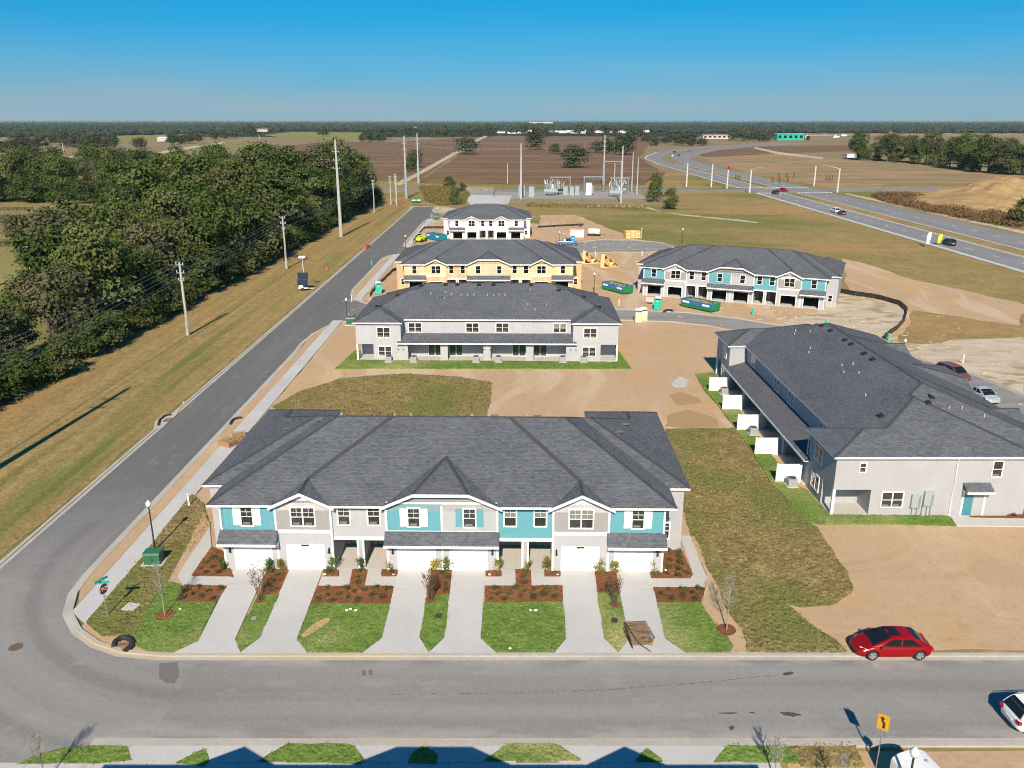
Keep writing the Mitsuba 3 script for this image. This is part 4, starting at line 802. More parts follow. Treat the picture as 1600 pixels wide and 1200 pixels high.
def side_extra(key, M, P, WX, hw):
    un, uxs = (-1, 0, 0), (0, -1, 0)
    window(key, M, (-WX, 16.9, 3.95), uxs, un, 0.42, 0.75, 'hung', 1, 2); window(key, M, (-WX, 14.15, 0.85), uxs, un, 0.78, 1.25, 'hung', 2, 2); window(key, M, (-WX, 6.0, 3.55), uxs, un, 0.72, 1.3, 'hung', 1, 2)
    k = uk(key + '__side_porch'); m = MB(); y0, y1 = 6.55, 8.35
    v = [(-WX - 0.85, y0 - 0.2, 2.5), (-WX - 0.85, y1 + 0.2, 2.5), (-WX, y1 + 0.2, 3.0), (-WX, y0 - 0.2, 3.0)]
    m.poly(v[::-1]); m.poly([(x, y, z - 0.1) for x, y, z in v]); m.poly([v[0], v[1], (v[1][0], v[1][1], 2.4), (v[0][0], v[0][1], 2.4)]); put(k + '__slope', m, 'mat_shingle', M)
    m = MB(); m.box(-WX - 0.90, -WX - 0.855, y0 - 0.22, y1 + 0.22, 2.33, 2.52); m.box(-WX - 0.85, -WX, y0 - 0.2, y1 + 0.2, 2.33, 2.38); put(k + '__eave_board', m, 'mat_white', M)
    m = MB()
    for y in (y0, y1): m.box(-WX - 0.03, -WX + 0.01, y - 0.08, y + 0.08, 0.0, 2.33)
    m.box(-WX - 0.03, -WX + 0.01, y0, y1, 2.12, 2.33); put(k + '__trim', m, 'mat_white', M)
    m = MB(); m.box(-WX - 0.015, -WX + 0.02, y0 + 0.95, y1 - 0.08, 0.06, 2.12); P('side_door', m, 'mat_teal_door', label='teal side door under the small roof')
    m = MB(); m.box(-WX - 0.012, -WX + 0.02, y0 + 0.08, y0 + 0.95, 0.06, 2.12); P('side_panel', m, 'mat_beige_siding')
    k = uk(key + '__meter_bank')
    for dy, z0, h in ((0.0, 0.85, 1.15), (-1.0, 0.98, 1.3)):
        y = 12.2 + dy; m = MB(); m.box(-WX - 0.25, -WX, y - 0.42, y + 0.42, z0, z0 + h); put(k + '__cabinet', m, 'mat_grey_box', M)
        for r in range(4): m = MB(); zz = z0 + 0.25 + r * 0.24; m.tube([[-WX - 0.25, y - 0.22, zz], [-WX - 0.33, y - 0.22, zz]], 0.085, 8); put(k + '__meter', m, 'mat_steel', M)
    m = MB()
    for y in (12.0, 11.6, 11.2, 10.9, 12.4): m.tube([[-WX - 0.1, y, 0], [-WX - 0.1, y, 1.0]], 0.035)
    put(k + '__conduit', m, 'mat_grey_box', M)
    m = MB(); m.tube([[-WX - 0.3, 9.3, 5.25], [-WX - 0.06, 9.3, 4.9], [-WX - 0.06, 9.3, 0.15], [-WX - 0.25, 9.3, 0.05]], 0.055); P('downspout', m, 'mat_white')
    m = MB(); m.tube([[-WX + 6.2, 19.12, 5.2], [-WX + 6.2, 19.12, 2.9]], 0.05); P('downspout', m, 'mat_white')
    bx = lambda s: [(q * 1.13, y) for q, y in s]
    roof_bits(key, M, bx([(14, 9.6), (11.5, 9.4), (9.8, 9.5), (7.6, 9.4), (3.9, 9.4), (2.4, 9.4), (-0.8, 9.5), (-2.6, 9.5), (-11.6, 8.6), (-12.6, 9.4), (-13.2, 13.6)]), bx([(11, 12), (10.2, 12.4), (9.3, 11), (5, 12.6), (4.0, 13.1), (-1.6, 12), (-2.2, 11.2), (-3.2, 12.5), (-4.4, 11.6), (-9, 13), (-12.8, 6.5), (-12.8, 7.6), (-13.6, 5)]), 36.4)
MBm = mat4(45.25, 81.3, 0, 90.0)
pb = [('mat_beige_siding',) * 2 + (None, 'mat_beige_siding')] + [('mat_beige_siding',) * 2] * 7
hB = terrace('terraced_house', 'large beige terraced house turned side on with white screens along its rear', MBm, G8, 4.55, pb, 2, rear=True, extra=side_extra)
sy, st, sp = 'mat_sheathing', 'mat_tan_sheathing', 'mat_pink_sheathing'
hD = terrace('terraced_house', 'unfinished terraced house clad in yellow sheathing boards', mat4(-4.4, 154.1), G8, 3.98, [(sy, st, None, st), (sy, st), (st, st), (sy, st), (sp, st), (sy, sy), (sy, st), (sy, sy)], 1, True,
    extra=lambda key, M, P, WX, hw: [window(key, M, (s * (hw + 0.75), 3.2, 0.9), (1, 0, 0), (0, -1, 0), 0.6, 1.1, 'hung', 1, 1) for s in (-1, 1)])
wr = 'mat_house_wrap'
hE = terrace('terraced_house', 'unfinished terraced house wrapped in white printed sheeting', mat4(-6.95, 227.4), ['end', 'gable', 'flat', 'gable', 'end'], 4.05, [(wr, wr, None, wr)] + [(wr, wr)] * 4, 1, True,
    extra=lambda key, M, P, WX, hw: [window(key, M, (s * (hw + 0.75), 3.2, 0.9), (1, 0, 0), (0, -1, 0), 0.6, 1.1, 'hung', 1, 1) for s in (-1, 1)])
hF = terrace('terraced_house', 'grey and teal terraced house with open garages, set at a slant behind two skips', mat4(39.0, 145.1, 0, -23.5), G8, 3.98, pal_teal(None), 1, True,
    extra=lambda key, M, P, WX, hw: window(key, M, (hw + 0.75, 3.2, 0.9), (1, 0, 0), (0, -1, 0), 0.6, 1.1, 'hung', 1, 1))
hG = terrace('terraced_house', 'terraced house under the viewpoint whose gabled roof throws a shadow on the street', mat4(-4.55, 26.1, 0, 180.0), G8, 3.94, pal_teal(None), 0)

# ---------------------------------------------------------------- street furniture and site objects
def lamp_post(x, y, h, label, globe=True):
    k = thing('street_lamp', label, 'street lamp', 'black lamp posts along the streets'); M = mat4(x, y)
    m = MB(); m.cyl(0, 0, 0, 0.25, 0.16, 0.13, 10); m.cyl(0, 0, 0.25, 0.9, 0.10, 0.075, 10); m.cyl(0, 0, 0.9, h - 0.5, 0.06, 0.05, 10); part(k, 'post', m, 'mat_post', M)
    m = MB(); m.cyl(0, 0, h - 0.52, h - 0.42, 0.06, 0.15, 10); part(k, 'collar', m, 'mat_post', M)
    m = MB(); m.tube([[0, 0, z] for z in (h - 0.42, h - 0.30, h - 0.15, h - 0.04, h + 0.06)], [0.13, 0.20, 0.20, 0.12, 0.03], 12); part(k, 'globe', m, 'mat_lamp_lens', M, smooth=50)
    return k
lamp_post(-26.95, 55.33, 4.2, 'black lamp post with a clear globe behind the green cabinet near the street corner')
lamp_post(-26.64, 129.9, 3.9, 'black lamp post at the side street corner by the lilac house')
lamp_post(*(15.49, 153.32), 3.9, 'black lamp post standing behind the lilac roof near the open skip')
lamp_post(45.3, 220, 3.9, 'black lamp post behind the slanted teal house roof')
lamp_post(*(-26.61, 206.39), 3.9, 'black lamp post on the corner by the yellow house roof')
lamp_post(*(12.29, 214.12), 3.9, 'black lamp post beside the blue pickup')
lamp_post(*(-24.52, 275.22), 3.9, 'black lamp post next to the farthest green cabinet')
lamp_post(18.3, 30.5, 3.9, 'clear globe lamp rising from below beside the yellow sign')
lamp_post(*(54.19, 109.73), 2.4, 'short dark post beyond the beige house roof')

def cabinet(x, y, s, label):
    k = thing('transformer_cabinet', label, 'utility cabinet', 'green utility cabinets'); M = mat4(x, y, 0, rng.uniform(-4, 4))
    m = MB(); m.box(-0.75 * s, 0.75 * s, -0.6 * s, 0.65 * s, 0, 0.14); part(k, 'base', m, 'mat_concrete', M)
    m = MB(); m.box(-0.55 * s, 0.55 * s, -0.42 * s, 0.45 * s, 0.14, 0.86 * s); part(k, 'box', m, 'mat_transformer', M)
    m = MB(); m.mesh([(a * 0.58 * s, b, z) for z, b0, b1 in ((0.86 * s, -0.46 * s, 0.48 * s), (0.99 * s, -0.40 * s, 0.46 * s)) for a, b in ((-1, b0), (1, b0), (1, b1), (-1, b1))], [[4, 5, 6, 7], [0, 1, 5, 4], [1, 2, 6, 5], [2, 3, 7, 6], [3, 0, 4, 7]]); part(k, 'lid', m, 'mat_transformer', M)
    m = MB(); m.box(-0.01, 0.01, -0.435 * s, -0.42 * s, 0.16, 0.84 * s); m.box(0.05, 0.12, -0.45 * s, -0.42 * s, 0.4 * s, 0.55 * s); part(k, 'handle', m, 'mat_post', M)
cabinet(-26.3, 53.6, 1.05, 'green metal transformer cabinet under the lamp post by the corner pavement')
cabinet(-25.7, 128.0, 1.25, 'green transformer cabinet beside the lilac house corner')
cabinet(*(-24.62, 271.56), 1.6, 'green transformer cabinet near the white wrapped house')
def pedestal(x, y, h, mat, label, grp):
    k = thing('utility_pedestal', label, 'pedestal', grp); M = mat4(x, y)
    m = MB(); m.box(-0.14, 0.14, -0.14, 0.14, 0, h); part(k, 'body', m, mat, M); m = MB(); m.box(-0.16, 0.16, -0.16, 0.16, h, h + 0.08); part(k, 'cap', m, mat, M)
for (x, y), lab in (((40.39, 135), 'mint green service pedestal before the slanted teal house'), ((49.68, 126.88), 'mint green service pedestal at the roof peak of the beige house'), ((55.79, 118.1), 'mint green service pedestal at the end of the silt fence'), ((-31.54, 184.38), 'mint green service pedestal on the pavement by the yellow house'), ((54.21, 113.43), 'pale green service pedestal nearest the beige roof')):
    pedestal(x, y, 1.0, 'mat_teal_plastic', lab, 'green service pedestals')
for (x, y), lab in (((60.46, 105.94), 'white stake in the pale dirt beyond the parked cars'), ((20.05, 198.19), 'white stake between the two truss bundles'), ((31.31, 198.19), 'white stake beside the turning circle'), ((18.81, 142.02), 'white stake near the beige cabins'), ((-27.2, 62.9), 'white stake by the corner house on the dry lawn'), ((-26.58, 131.27), 'white stake beside the lilac house cabinet'), ((-26.94, 280.88), 'white stake near the far green cabinet'), ((-28.75, 145.24), 'white stake at the pavement tip')):
    k = thing('marker_stake', lab, 'stake', 'white marker stakes'); m = MB(); m.box(-0.06, 0.06, -0.06, 0.06, 0, 1.2); m.mesh([(-.06, -.06, 1.2), (.06, -.06, 1.2), (.06, .06, 1.2), (-.06, .06, 1.2), (0, 0, 1.28)], [[0, 1, 4], [1, 2, 4], [2, 3, 4], [3, 0, 4]]); scene[k] = mikit.ply(m.out(), 'mat_white', to_world=T().translate([x, y, 0]))

# stop sign with two street name blades
k = thing('stop_sign', 'red stop sign under two street name blades on the corner lawn', 'sign'); M = mat4(-26.52, 46.74, 0, 0)
m = MB(); m.cyl(0, 0, 0, 2.85, 0.04, n=8); part(k, 'post', m, 'mat_steel', M)
a = math.radians(72); U, N = np.array([math.cos(a), math.sin(a), 0]), np.array([math.sin(a), -math.cos(a), 0])
oc = [(0.37 / math.cos(math.pi / 8) * math.cos(math.pi / 8 + i * math.pi / 4), 0.37 / math.cos(math.pi / 8) * math.sin(math.pi / 8 + i * math.pi / 4)) for i in range(8)]
def plate(key, nm, pts, U, N, o, mat, M, d0, d1):
    m = MB(); tm = trimesh.creation.extrude_polygon(Polygon(pts), d1 - d0, engine='earcut'); v = tm.vertices
    m.mesh(np.asarray(o) + v[:, :1] * U + v[:, 1:2] * np.array([0, 0, 1.0]) + (v[:, 2:3] + d0) * N, tm.faces); return part(key, nm, m, mat, M)
plate(k, 'border', oc, U, N, (0, 0, 2.12), 'mat_white', M, 0.045, 0.052); pl = plate(k, 'face', [(x * 0.92, y * 0.92) for x, y in oc], U, N, (0, 0, 2.12), 'mat_sign_red', M, 0.053, 0.056)
tx = meshkit.text_mesh('STOP', 0.24, 0.003, True); v = tx.vertices - [tx.bounds.mean(0)[0], tx.bounds.mean(0)[1], 0]
m = MB(); m.mesh(np.array([0, 0, 2.12]) + v[:, :1] * U + v[:, 1:2] * np.array([0, 0, 1.0]) + (v[:, 2:3] + 0.057) * N, tx.faces); put(pl + '__lettering', m, 'mat_white', M)
for ang, z in ((4, 2.60), (64, 2.78)):
    a = math.radians(ang); U2, N2 = np.array([math.cos(a), math.sin(a), 0]), np.array([math.sin(a), -math.cos(a), 0])
    plate(k, 'name_blade', [(-0.48, -0.09), (0.48, -0.09), (0.48, 0.09), (-0.48, 0.09)], U2, N2, (0, 0, z), 'mat_sign_green', M, -0.01, 0.01)
# yellow warning sign
k = thing('warning_sign', 'yellow rectangular sign with a black arrow beside the near kerb', 'sign'); M = mat4(18.3, 33.5)
m = MB(); m.cyl(0, 0, 0, 3.35, 0.035, n=8); part(k, 'post', m, 'mat_steel', M)
a = math.radians(-38); U, N = np.array([math.cos(a), math.sin(a), 0]), np.array([math.sin(a), -math.cos(a), 0])
plate(k, 'face', [(-0.27, -0.44), (0.27, -0.44), (0.27, 0.44), (-0.27, 0.44)], U, N, (0, 0, 2.82), 'mat_yellow', M, 0.04, 0.05)
plate(k, 'arrow', [(-0.02, -0.34), (0.10, -0.34), (0.10, -0.02), (0.0, 0.10), (0.0, 0.17), (0.08, 0.17), (-0.06, 0.33), (-0.19, 0.17), (-0.11, 0.17), (-0.11, 0.07), (-0.02, -0.06)], U, N, (0, 0, 2.82), 'mat_black', M, 0.051, 0.054)
# white arched trailer roof at the lower edge
k = thing('site_trailer', 'small white trailer with an arched roof at the bottom edge below the lamp', 'trailer'); M = mat4(19.35, 31.35, 0, 12)
m = MB(); th = np.linspace(0, math.pi, 15); prof = [(-0.95, 0.5)] + [(-0.95 * math.cos(t), 1.75 + 0.42 * math.sin(t)) for t in th] + [(0.95, 0.5)]
tm = trimesh.creation.extrude_polygon(Polygon(prof), 2.0, engine='earcut'); m.mesh(np.column_stack([tm.vertices[:, 0], tm.vertices[:, 2] - 1.0, tm.vertices[:, 1]]), tm.faces[:, ::-1]); part(k, 'body', m, 'mat_white_paint', M, smooth=35)
m = MB(); m.box(-0.06, 0.06, 0.985, 1.02, 0.6, 1.9); part(k, 'door_seam', m, 'mat_steel', M); m = MB(); m.ball(0.3, 0.2, 2.16, 0.09); part(k, 'roof_vent', m, 'mat_steel', M)
for s in (-1, 1): m = MB(); m.tube([[s * 0.98 - 0.09, 0, 0.32], [s * 0.98 + 0.09, 0, 0.32]], 0.32, 12); part(k, 'wheel', m, 'mat_rubber', M)

# erosion socks, drains, covers
def sock(pts, r, label):
    k = thing('erosion_sock', label, 'erosion sock', 'black erosion socks at the drains'); p = np.array([(x, y, r * 0.9) for x, y in pts])
    t = np.linspace(0, 1, len(p)); tt = np.linspace(0, 1, 28); q = np.column_stack([np.interp(tt, t, p[:, i]) for i in range(3)])
    for _ in range(2): q[1:-1] = (q[:-2] + 2 * q[1:-1] + q[2:]) / 4
    m = MB(); m.tube(q, r * (1 + 0.08 * np.sin(np.arange(28) * 1.9)), 9); scene[k] = mikit.ply(m.out(), 'mat_rubber', smooth=50)
sock([(-24.5, 43.31), (-24.7, 43.83), (-24.56, 44.23), (-24.19, 44.29), (-23.75, 44.03), (-23.47, 43.57), (-23.53, 43.18), (-23.67, 42.86)], 0.17, 'horseshoe of black filter sock round the corner drain')
sock([(-37.59, 81.95), (-38.17, 83.71), (-38.1, 84.92), (-37.56, 85.33)], 0.16, 'black filter sock in the far kerb drain of the side road')
sock([(-30.09, 82.33), (-30.26, 83.71), (-29.89, 84.31), (-29.47, 84.31)], 0.16, 'black filter sock on the sand strip near the pallet stack')
sock([(25.71, 136.45), (26.37, 137.68), (27.02, 137.68), (27.32, 136.94)], 0.22, 'black filter sock at the kerb before the teal cabin')
k = thing('drain_inlet', 'rusty drain inlet inside the horseshoe sock', 'drain'); m = MB(); m.box(-0.55, 0.55, -0.28, 0.28, 0, 0.06, mat4(*(-24.06, 43.57), 0.09)); scene[k] = mikit.ply(m.out(), 'mat_old_wood')
k = thing('drain_inlet', 'rusty drain inlet in the far kerb bulge', 'drain'); m = MB(); m.box(-0.35, 0.35, -0.6, 0.6, 0, 0.05, mat4(*(-37.34, 83.71), 0.11)); scene[k] = mikit.ply(m.out(), 'mat_old_wood')
k = thing('manhole_cover', 'round rusty manhole cover in the street near the corner', 'manhole'); m = MB(); m.cyl(*(-30.65, 43.44), 0.0, 0.052, 0.42, n=24); scene[k] = mikit.ply(m.out(), 'mat_rust' if 'mat_rust' in scene else flat('mat_rust', (0.16, 0.115, 0.085)))
def cover(x, y, a, b, mat, label, grp=None):
    k = thing('utility_cover', label, 'utility cover', grp); m = MB(); m.box(-a, a, -b, b, 0, 0.17, mat4(x, y, 0, rng.uniform(-12, 12))); scene[k] = mikit.ply(m.out(), mat)
cover(*(-25.41, 47.71), 0.45, 0.42, 'mat_offwhite', 'pale square concrete pad in the corner lawn')
cover(*(-16.82, 46.38), 0.16, 0.20, 'mat_gravel', 'grey utility cover in the grass between the first two driveways')
cover(*(-4.82, 46.67), 0.20, 0.24, 'mat_post', 'dark square cover in the middle grass strip')
cover(*(6.65, 46.16), 0.20, 0.24, 'mat_post', 'dark square cover in the grass strip by the pallet driveway')
for (x, y), lab in (((-10.93, 47.26), 'white sample stones on the lawn left of the third driveway'), ((-10.71, 47.41), 'larger white stone on the lawn left of the third driveway'), ((-10.34, 47.26), 'smallest white stone on the lawn left of the third driveway'), ((1.23, 47.26), 'white stone on the lawn left of the fifth driveway'), ((1.57, 47.26), 'flat white stone on the lawn left of the fifth driveway'), ((-22.01, 47.41), 'white cap on the lawn by the corner tree'), ((-13.39, 51.76), 'white cap in the small bed left of the grey porch'), ((-8.46, 51.76), 'white cap in the small bed right of the grey porch'), ((-1.6, 51.76), 'white cap in the small bed left of the teal porch'), ((3.25, 51.76), 'white cap in the small bed right of the teal porch'), ((11.08, 52.37), 'white cap in the bed beside the last garage'), ((-0.12, 43.12), 'grey stone at the lawn edge by the kerb'), ((-37.78, 89.43), 'white litter on the far verge beside the side road')):
    k = thing('white_stone', lab, 'stone', 'small white stones and caps in the gardens'); m = MB(); m.ball(x, y, 0.18, rng.uniform(0.07, 0.11), 1, (1.2, 1, 0.7)); scene[k] = mikit.ply(m.out(), 'mat_white')

# pallets
def pallet(key, M, w, d, z0, sub='', n=7, mat='mat_old_wood'):
    for y in (-d / 2 + 0.05, 0, d / 2 - 0.05): m = MB(); m.box(y - 0.04, y + 0.04, -w / 2, w / 2, z0 + 0.02, z0 + 0.10); part(key, sub + 'bearer', m, mat, M)
    for i in range(n): m = MB(); y = -w / 2 + 0.07 + i * (w - 0.14) / (n - 1); m.box(-d / 2 + rng.uniform(-.05, .05), d / 2 + rng.uniform(-.05, .05), y - 0.068, y + 0.068, z0 + 0.102, z0 + 0.125 + rng.uniform(0, .004)); part(key, sub + 'slat', m, mat, M)
k = thing('wooden_pallet', 'weathered wooden pallet stack bound with black bars at the foot of the last driveway', 'pallet'); M = mat4(7.95, 44.45, 0.12, 3.0)
for z, nn in ((0.0, 4), (0.14, 4), (0.28, 9)): pallet(k, M, 2.1, 1.35, z, n=nn)
m = MB()
for p in ([(-0.80, 0.95, 0.02), (-0.80, 0.2, 0.1), (-0.78, -0.6, 0.3), (-0.62, -1.3, 0.06)], [(-0.78, 0.5, 0.45), (-0.7, -0.9, 0.45), (-0.62, -1.32, 0.1)], [(-0.72, 0.9, 0.44), (-0.35, -0.95, 0.45), (-0.2, -1.15, 0.3), (0.45, -1.65, 0.02)], [(0.68, 0.3, 0.44), (0.85, -0.75, 0.38), (0.4, -1.05, 0.32)], [(0.1, -0.75, 0.45), (0.22, -1.1, 0.35)]): m.tube(p, 0.03, 5)
part(k, 'binding_bar', m, 'mat_black', M, kind='stuff')
k = thing('wooden_pallet', 'stack of tan wooden pallets on the pavement beside the roof edge of the near house', 'pallet'); M = mat4(-28.35, 76.6, 0.12, 60)
for z in (0.0, 0.14, 0.28, 0.42): pallet(k, M, 1.6, 1.4, z, n=6, mat='mat_lumber_wood' if 'mat_lumber_wood' in scene else flat('mat_lumber_wood', (0.42, 0.28, 0.15)))
k = thing('wooden_pallet', 'second stack of tan pallets a step up the pavement', 'pallet'); M = mat4(-28.0, 78.6, 0.12, 20)
for z in (0.0, 0.14, 0.28): pallet(k, M, 1.6, 1.4, z, n=6, mat='mat_lumber_wood')

# air conditioners and white screens
def aircon(x, y, rz, label, grp):
    k = thing('air_conditioner', label, 'air conditioner', grp); M = mat4(x, y, 0, rz)
    m = MB(); m.box(-0.5, 0.5, -0.5, 0.5, 0, 0.20); part(k, 'base', m, 'mat_offwhite', M)
    m = MB(); m.box(-0.38, 0.38, -0.38, 0.38, 0.2, 0.92); part(k, 'casing', m, 'mat_ac' if 'mat_ac' in scene else gloss('mat_ac', (0.30, 0.30, 0.31), 0.5), M)
    m = MB()
    for z in np.arange(0.28, 0.88, 0.09):
        m.box(-0.395, 0.395, -0.395, -0.38, z, z + 0.04); m.box(-0.395, -0.38, -0.38, 0.395, z, z + 0.04); m.box(0.38, 0.395, -0.38, 0.395, z, z + 0.04)
    part(k, 'louvre', m, 'mat_grey_box', M); m = MB(); m.cyl(0, 0, 0.92, 0.95, 0.34, n=18); part(k, 'fan_grille', m, 'mat_black', M)
for i, (px, lab) in enumerate(((608, 'under the ground floor window at the left end'), (647, 'left of the first veranda'), (744, 'right of the first glass doors'), (779, 'left of the middle screen wall'), (879, 'left of the last veranda screen'), (912, 'under the ground floor window at the far end'))):
    aircon((px - 800) / 1285 * 110.9, 106.4 - 0.0175 * i, 0, 'grey air conditioner behind the lilac house, ' + lab, 'air conditioners behind the lilac house')
for (x, y), lab in (((25.17, 92.68), 'grey air conditioner below the farthest white screen'), ((24.92, 79.51), 'grey air conditioner below the third white screen'), ((24.81, 66.85), 'round topped grey air conditioner beside the nearest white screen')): aircon(x, y, 0, lab, 'air conditioners along the beige house')
for (x, y), lab in (((24.78, 93.89), 'white plastic privacy screen farthest along the beige house rear'), ((24.77, 87.23), 'second white privacy screen from the far end'), ((24.75, 80.81), 'middle white privacy screen along the beige house rear'), ((24.75, 74.2), 'white privacy screen second from the near end'), ((24.83, 67.8), 'white privacy screen nearest the beige house corner')):
    k = thing('privacy_screen', lab, 'fence panel', 'white privacy screens along the beige house'); M = mat4(x, y)
    m = MB(); m.box(-1.05, 1.0, -0.025, 0.025, 0.06, 1.72); part(k, 'panel', m, 'mat_white', M); m = MB(); m.box(-1.1, 1.05, -0.04, 0.04, 1.72, 1.8); part(k, 'rail', m, 'mat_white', M)
    for s in (-1.1, 1.05): m = MB(); m.box(s - 0.06, s + 0.06, -0.06, 0.06, 0, 1.86); part(k, 'post', m, 'mat_white', M)

# ---------------------------------------------------------------- skips, cabins, materials
def skip(x, y, rz, L, body, side, label, rubble=True, h=1.5):
    k = thing('skip', label, 'skip', 'roll-off skips on the building site'); M = mat4(x, y, 0, rz); w = 1.15
    def trough():
        o = mtri([(a * L / 2, b * w, 0.25) for a in (-1, 1) for b in (-1, 1)] + [(a * (L / 2 + 0.05), b * (w + 0.08), h) for a in (-1, 1) for b in (-1, 1)])
        i = mtri([(a * (L / 2 - 0.08), b * (w - 0.08), 0.35) for a in (-1, 1) for b in (-1, 1)] + [(a * (L / 2 - 0.02), b * w, h + 0.1) for a in (-1, 1) for b in (-1, 1)])
        return o - i
    m = MB(); m.man(trough()); part(k, 'body', m, body, M)
    m = MB(); m.box(-L / 2 - 0.1, L / 2 + 0.1, -w - 0.13, -w - 0.03, h - 0.09, h + 0.03); m.box(-L / 2 - 0.1, L / 2 + 0.1, w + 0.03, w + 0.13, h - 0.09, h + 0.03); m.box(L / 2, L / 2 + 0.1, -w, w, h - 0.09, h + 0.03); m.box(-L / 2 - 0.1, -L / 2, -w, w, h - 0.09, h + 0.03); part(k, 'rim', m, side, M)
    for q in np.arange(-L / 2 + 0.35, L / 2, 0.62): m = MB(); m.box(q - 0.04, q + 0.04, -w - 0.112, -w + 0.02, 0.22, h * 0.5); part(k, 'rib', m, body, M)
    m = MB(); m.box(-L / 2, L / 2, -w - 0.10, -w - 0.02, h * 0.5, h - 0.09); part(k, 'side_plate', m, side, M)
    for q in (-0.33, 0.33): m = MB(); m.box(q * L - 0.75, q * L + 0.75, -w - 0.125, -w - 0.105, h * 0.62, h * 0.84); part(k, 'decal', m, 'mat_white', M)
    for a in (-0.38, 0.38):
        for b in (-0.8, 0.8): m = MB(); m.tube([[a * L, b - 0.08, 0.13], [a * L, b + 0.08, 0.13]], 0.13, 10); part(k, 'roller', m, 'mat_rubber', M)
    if rubble:
        r = np.random.default_rng(int(abs(x) * 10)); m = MB()
        for _ in range(70):
            c = (r.uniform(-L / 2 + .4, L / 2 - .4), r.uniform(-w + .3, w - .3), h - 0.25 + r.uniform(-.15, .22)); m.box(-r.uniform(.1, .5), r.uniform(.1, .5), -0.08, 0.08, -0.05, 0.06, mat4(*c, r.uniform(0, 180)))
        part(k, 'debris', m, 'mat_rubble', M, kind='stuff')
skip(20.1, 154.9, -58, 6.4, 'mat_skip_green', 'mat_skip_blue', 'green and blue skip full of debris on bare sand beside the slanted house')
skip(32.55, 139.6, -52, 6.6, 'mat_skip_green', 'mat_skip_blue', 'long green and blue skip of debris right in front of the slanted house')
skip(-20.6, 226.2, -52, 6.8, 'mat_skip_teal' if 'mat_skip_teal' in scene else gloss('mat_skip_teal', (0.01, 0.19, 0.25), 0.4), 'mat_skip_blue', 'empty teal blue skip left of the white wrapped house', False, 1.7)
skip(*(-38.14, 333.13), 12, 3.0, 'mat_skip_green', 'mat_skip_green', 'small green waste bin at the far end of the side road', False, 1.6)
def cabin(x, y, rz, mat, label, roof='mat_white'):
    k = thing('portable_toilet', label, 'portable toilet', 'portable toilets on the building site'); M = mat4(x, y, 0, rz)
    m = MB(); m.box(-0.56, 0.56, -0.56, 0.56, 0.08, 2.05); part(k, 'body', m, mat, M); m = MB(); m.box(-0.40, 0.40, -0.60, -0.56, 0.16, 1.9); part(k, 'door', m, mat, M)
    m = MB(); m.box(-0.1, 0.1, -0.615, -0.60, 1.5, 1.75); part(k, 'sign', m, 'mat_white', M); m = MB(); m.box(-0.6, 0.6, -0.6, 0.6, 0, 0.08); part(k, 'skid', m, 'mat_post', M)
    m = MB(); m.tube([[0, -0.6, 2.02], [0, -0.58, 2.05], [0, 0.58, 2.05], [0, 0.6, 2.02]], 0.6, 16); v, f = m.out(); v = v.copy(); v[:, 2] = np.maximum(2.05, 2.05 + (v[:, 2] - 2.05) * 0.42); m2 = MB(); m2.mesh(v, f); part(k, 'roof', m2, roof, M, smooth=40)
cabin(*(25.04, 138.93), -14, 'mat_teal_plastic', 'teal portable toilet in front of the slanted house')
cabin(*(20.35, 129.48), 0, 'mat_beige_plastic', 'beige portable toilet at the street edge behind the lilac house', 'mat_white')
cabin(*(21.32, 130.37), 0, 'mat_beige_plastic', 'second beige portable toilet just right of and behind the first', 'mat_white')
cabin(*(16.1, 218.78), 0, 'mat_blue_plastic', 'bright blue portable toilet beside the blue pickup')
cabin(*(-25.07, 152.71), 10, 'mat_teal_plastic', 'green portable toilet half hidden by the lilac roof, by the yellow house')
k = thing('notice_board', 'small pinkish white board standing near the teal toilet', 'board'); m = MB(); m.box(-0.7, 0.7, -0.03, 0.03, 0.5, 1.3, mat4(*(24.38, 143.08), 0, -20)); m.box(-0.6, -0.54, -0.03, 0.03, 0, 0.5, mat4(*(24.38, 143.08), 0, -20)); m.box(0.54, 0.6, -0.03, 0.03, 0, 0.5, mat4(*(24.38, 143.08), 0, -20)); scene[k] = mikit.ply(m.out(), 'mat_pink' if 'mat_pink' in scene else flat('mat_pink', (0.66, 0.50, 0.48)))
def truss(x, y, rz, label, n=8, L=4.6, H=2.9):
    k = thing('roof_truss', label, 'roof trusses', 'yellow roof trusses stacked on the sand'); M = mat4(x, y, 0, rz)
    for i in range(n):
        m = MB(); q = i * 0.16; lean = 0.0
        for a, b in (((0, 0), (L, 0)), ((0, 0), (0.25, H)), ((0.25, H), (L, 0.1)), ((0.1, H * 0.45), (L * 0.45, 0)), ((L * 0.25, H * 0.75), (L * 0.45, 0)), ((L * 0.45, 0), (L * 0.6, H * 0.4))):
            m.tube([[a[0], q, a[1] + 0.12], [b[0], q, b[1] + 0.12]], 0.075, 4)
        part(k, 'truss', m, 'mat_lumber' if i % 2 else 'mat_lumber_pale', M)
    m = MB(); m.box(0.1, L * 0.8, n * 0.16 - 0.04, n * 0.16, 0.1, 0.5); m.mesh([(0.1, n * .16, .1), (L * .9, n * .16, .1), (0.3, n * .16, H)], [[0, 1, 2]]); part(k, 'end_board', m, 'mat_lumber', M)
truss(16.4, 185.5, 24, 'yellow roof truss bundle at the corner of the yellow house')
truss(20.2, 180.5, 32, 'yellow roof truss bundle alone on the sand beside the turning circle')
k = thing('timber_stack', 'stack of yellow timber and boards at the far rim of the turning circle', 'timber'); M = mat4(*(33.26, 230.03), 0, 10)
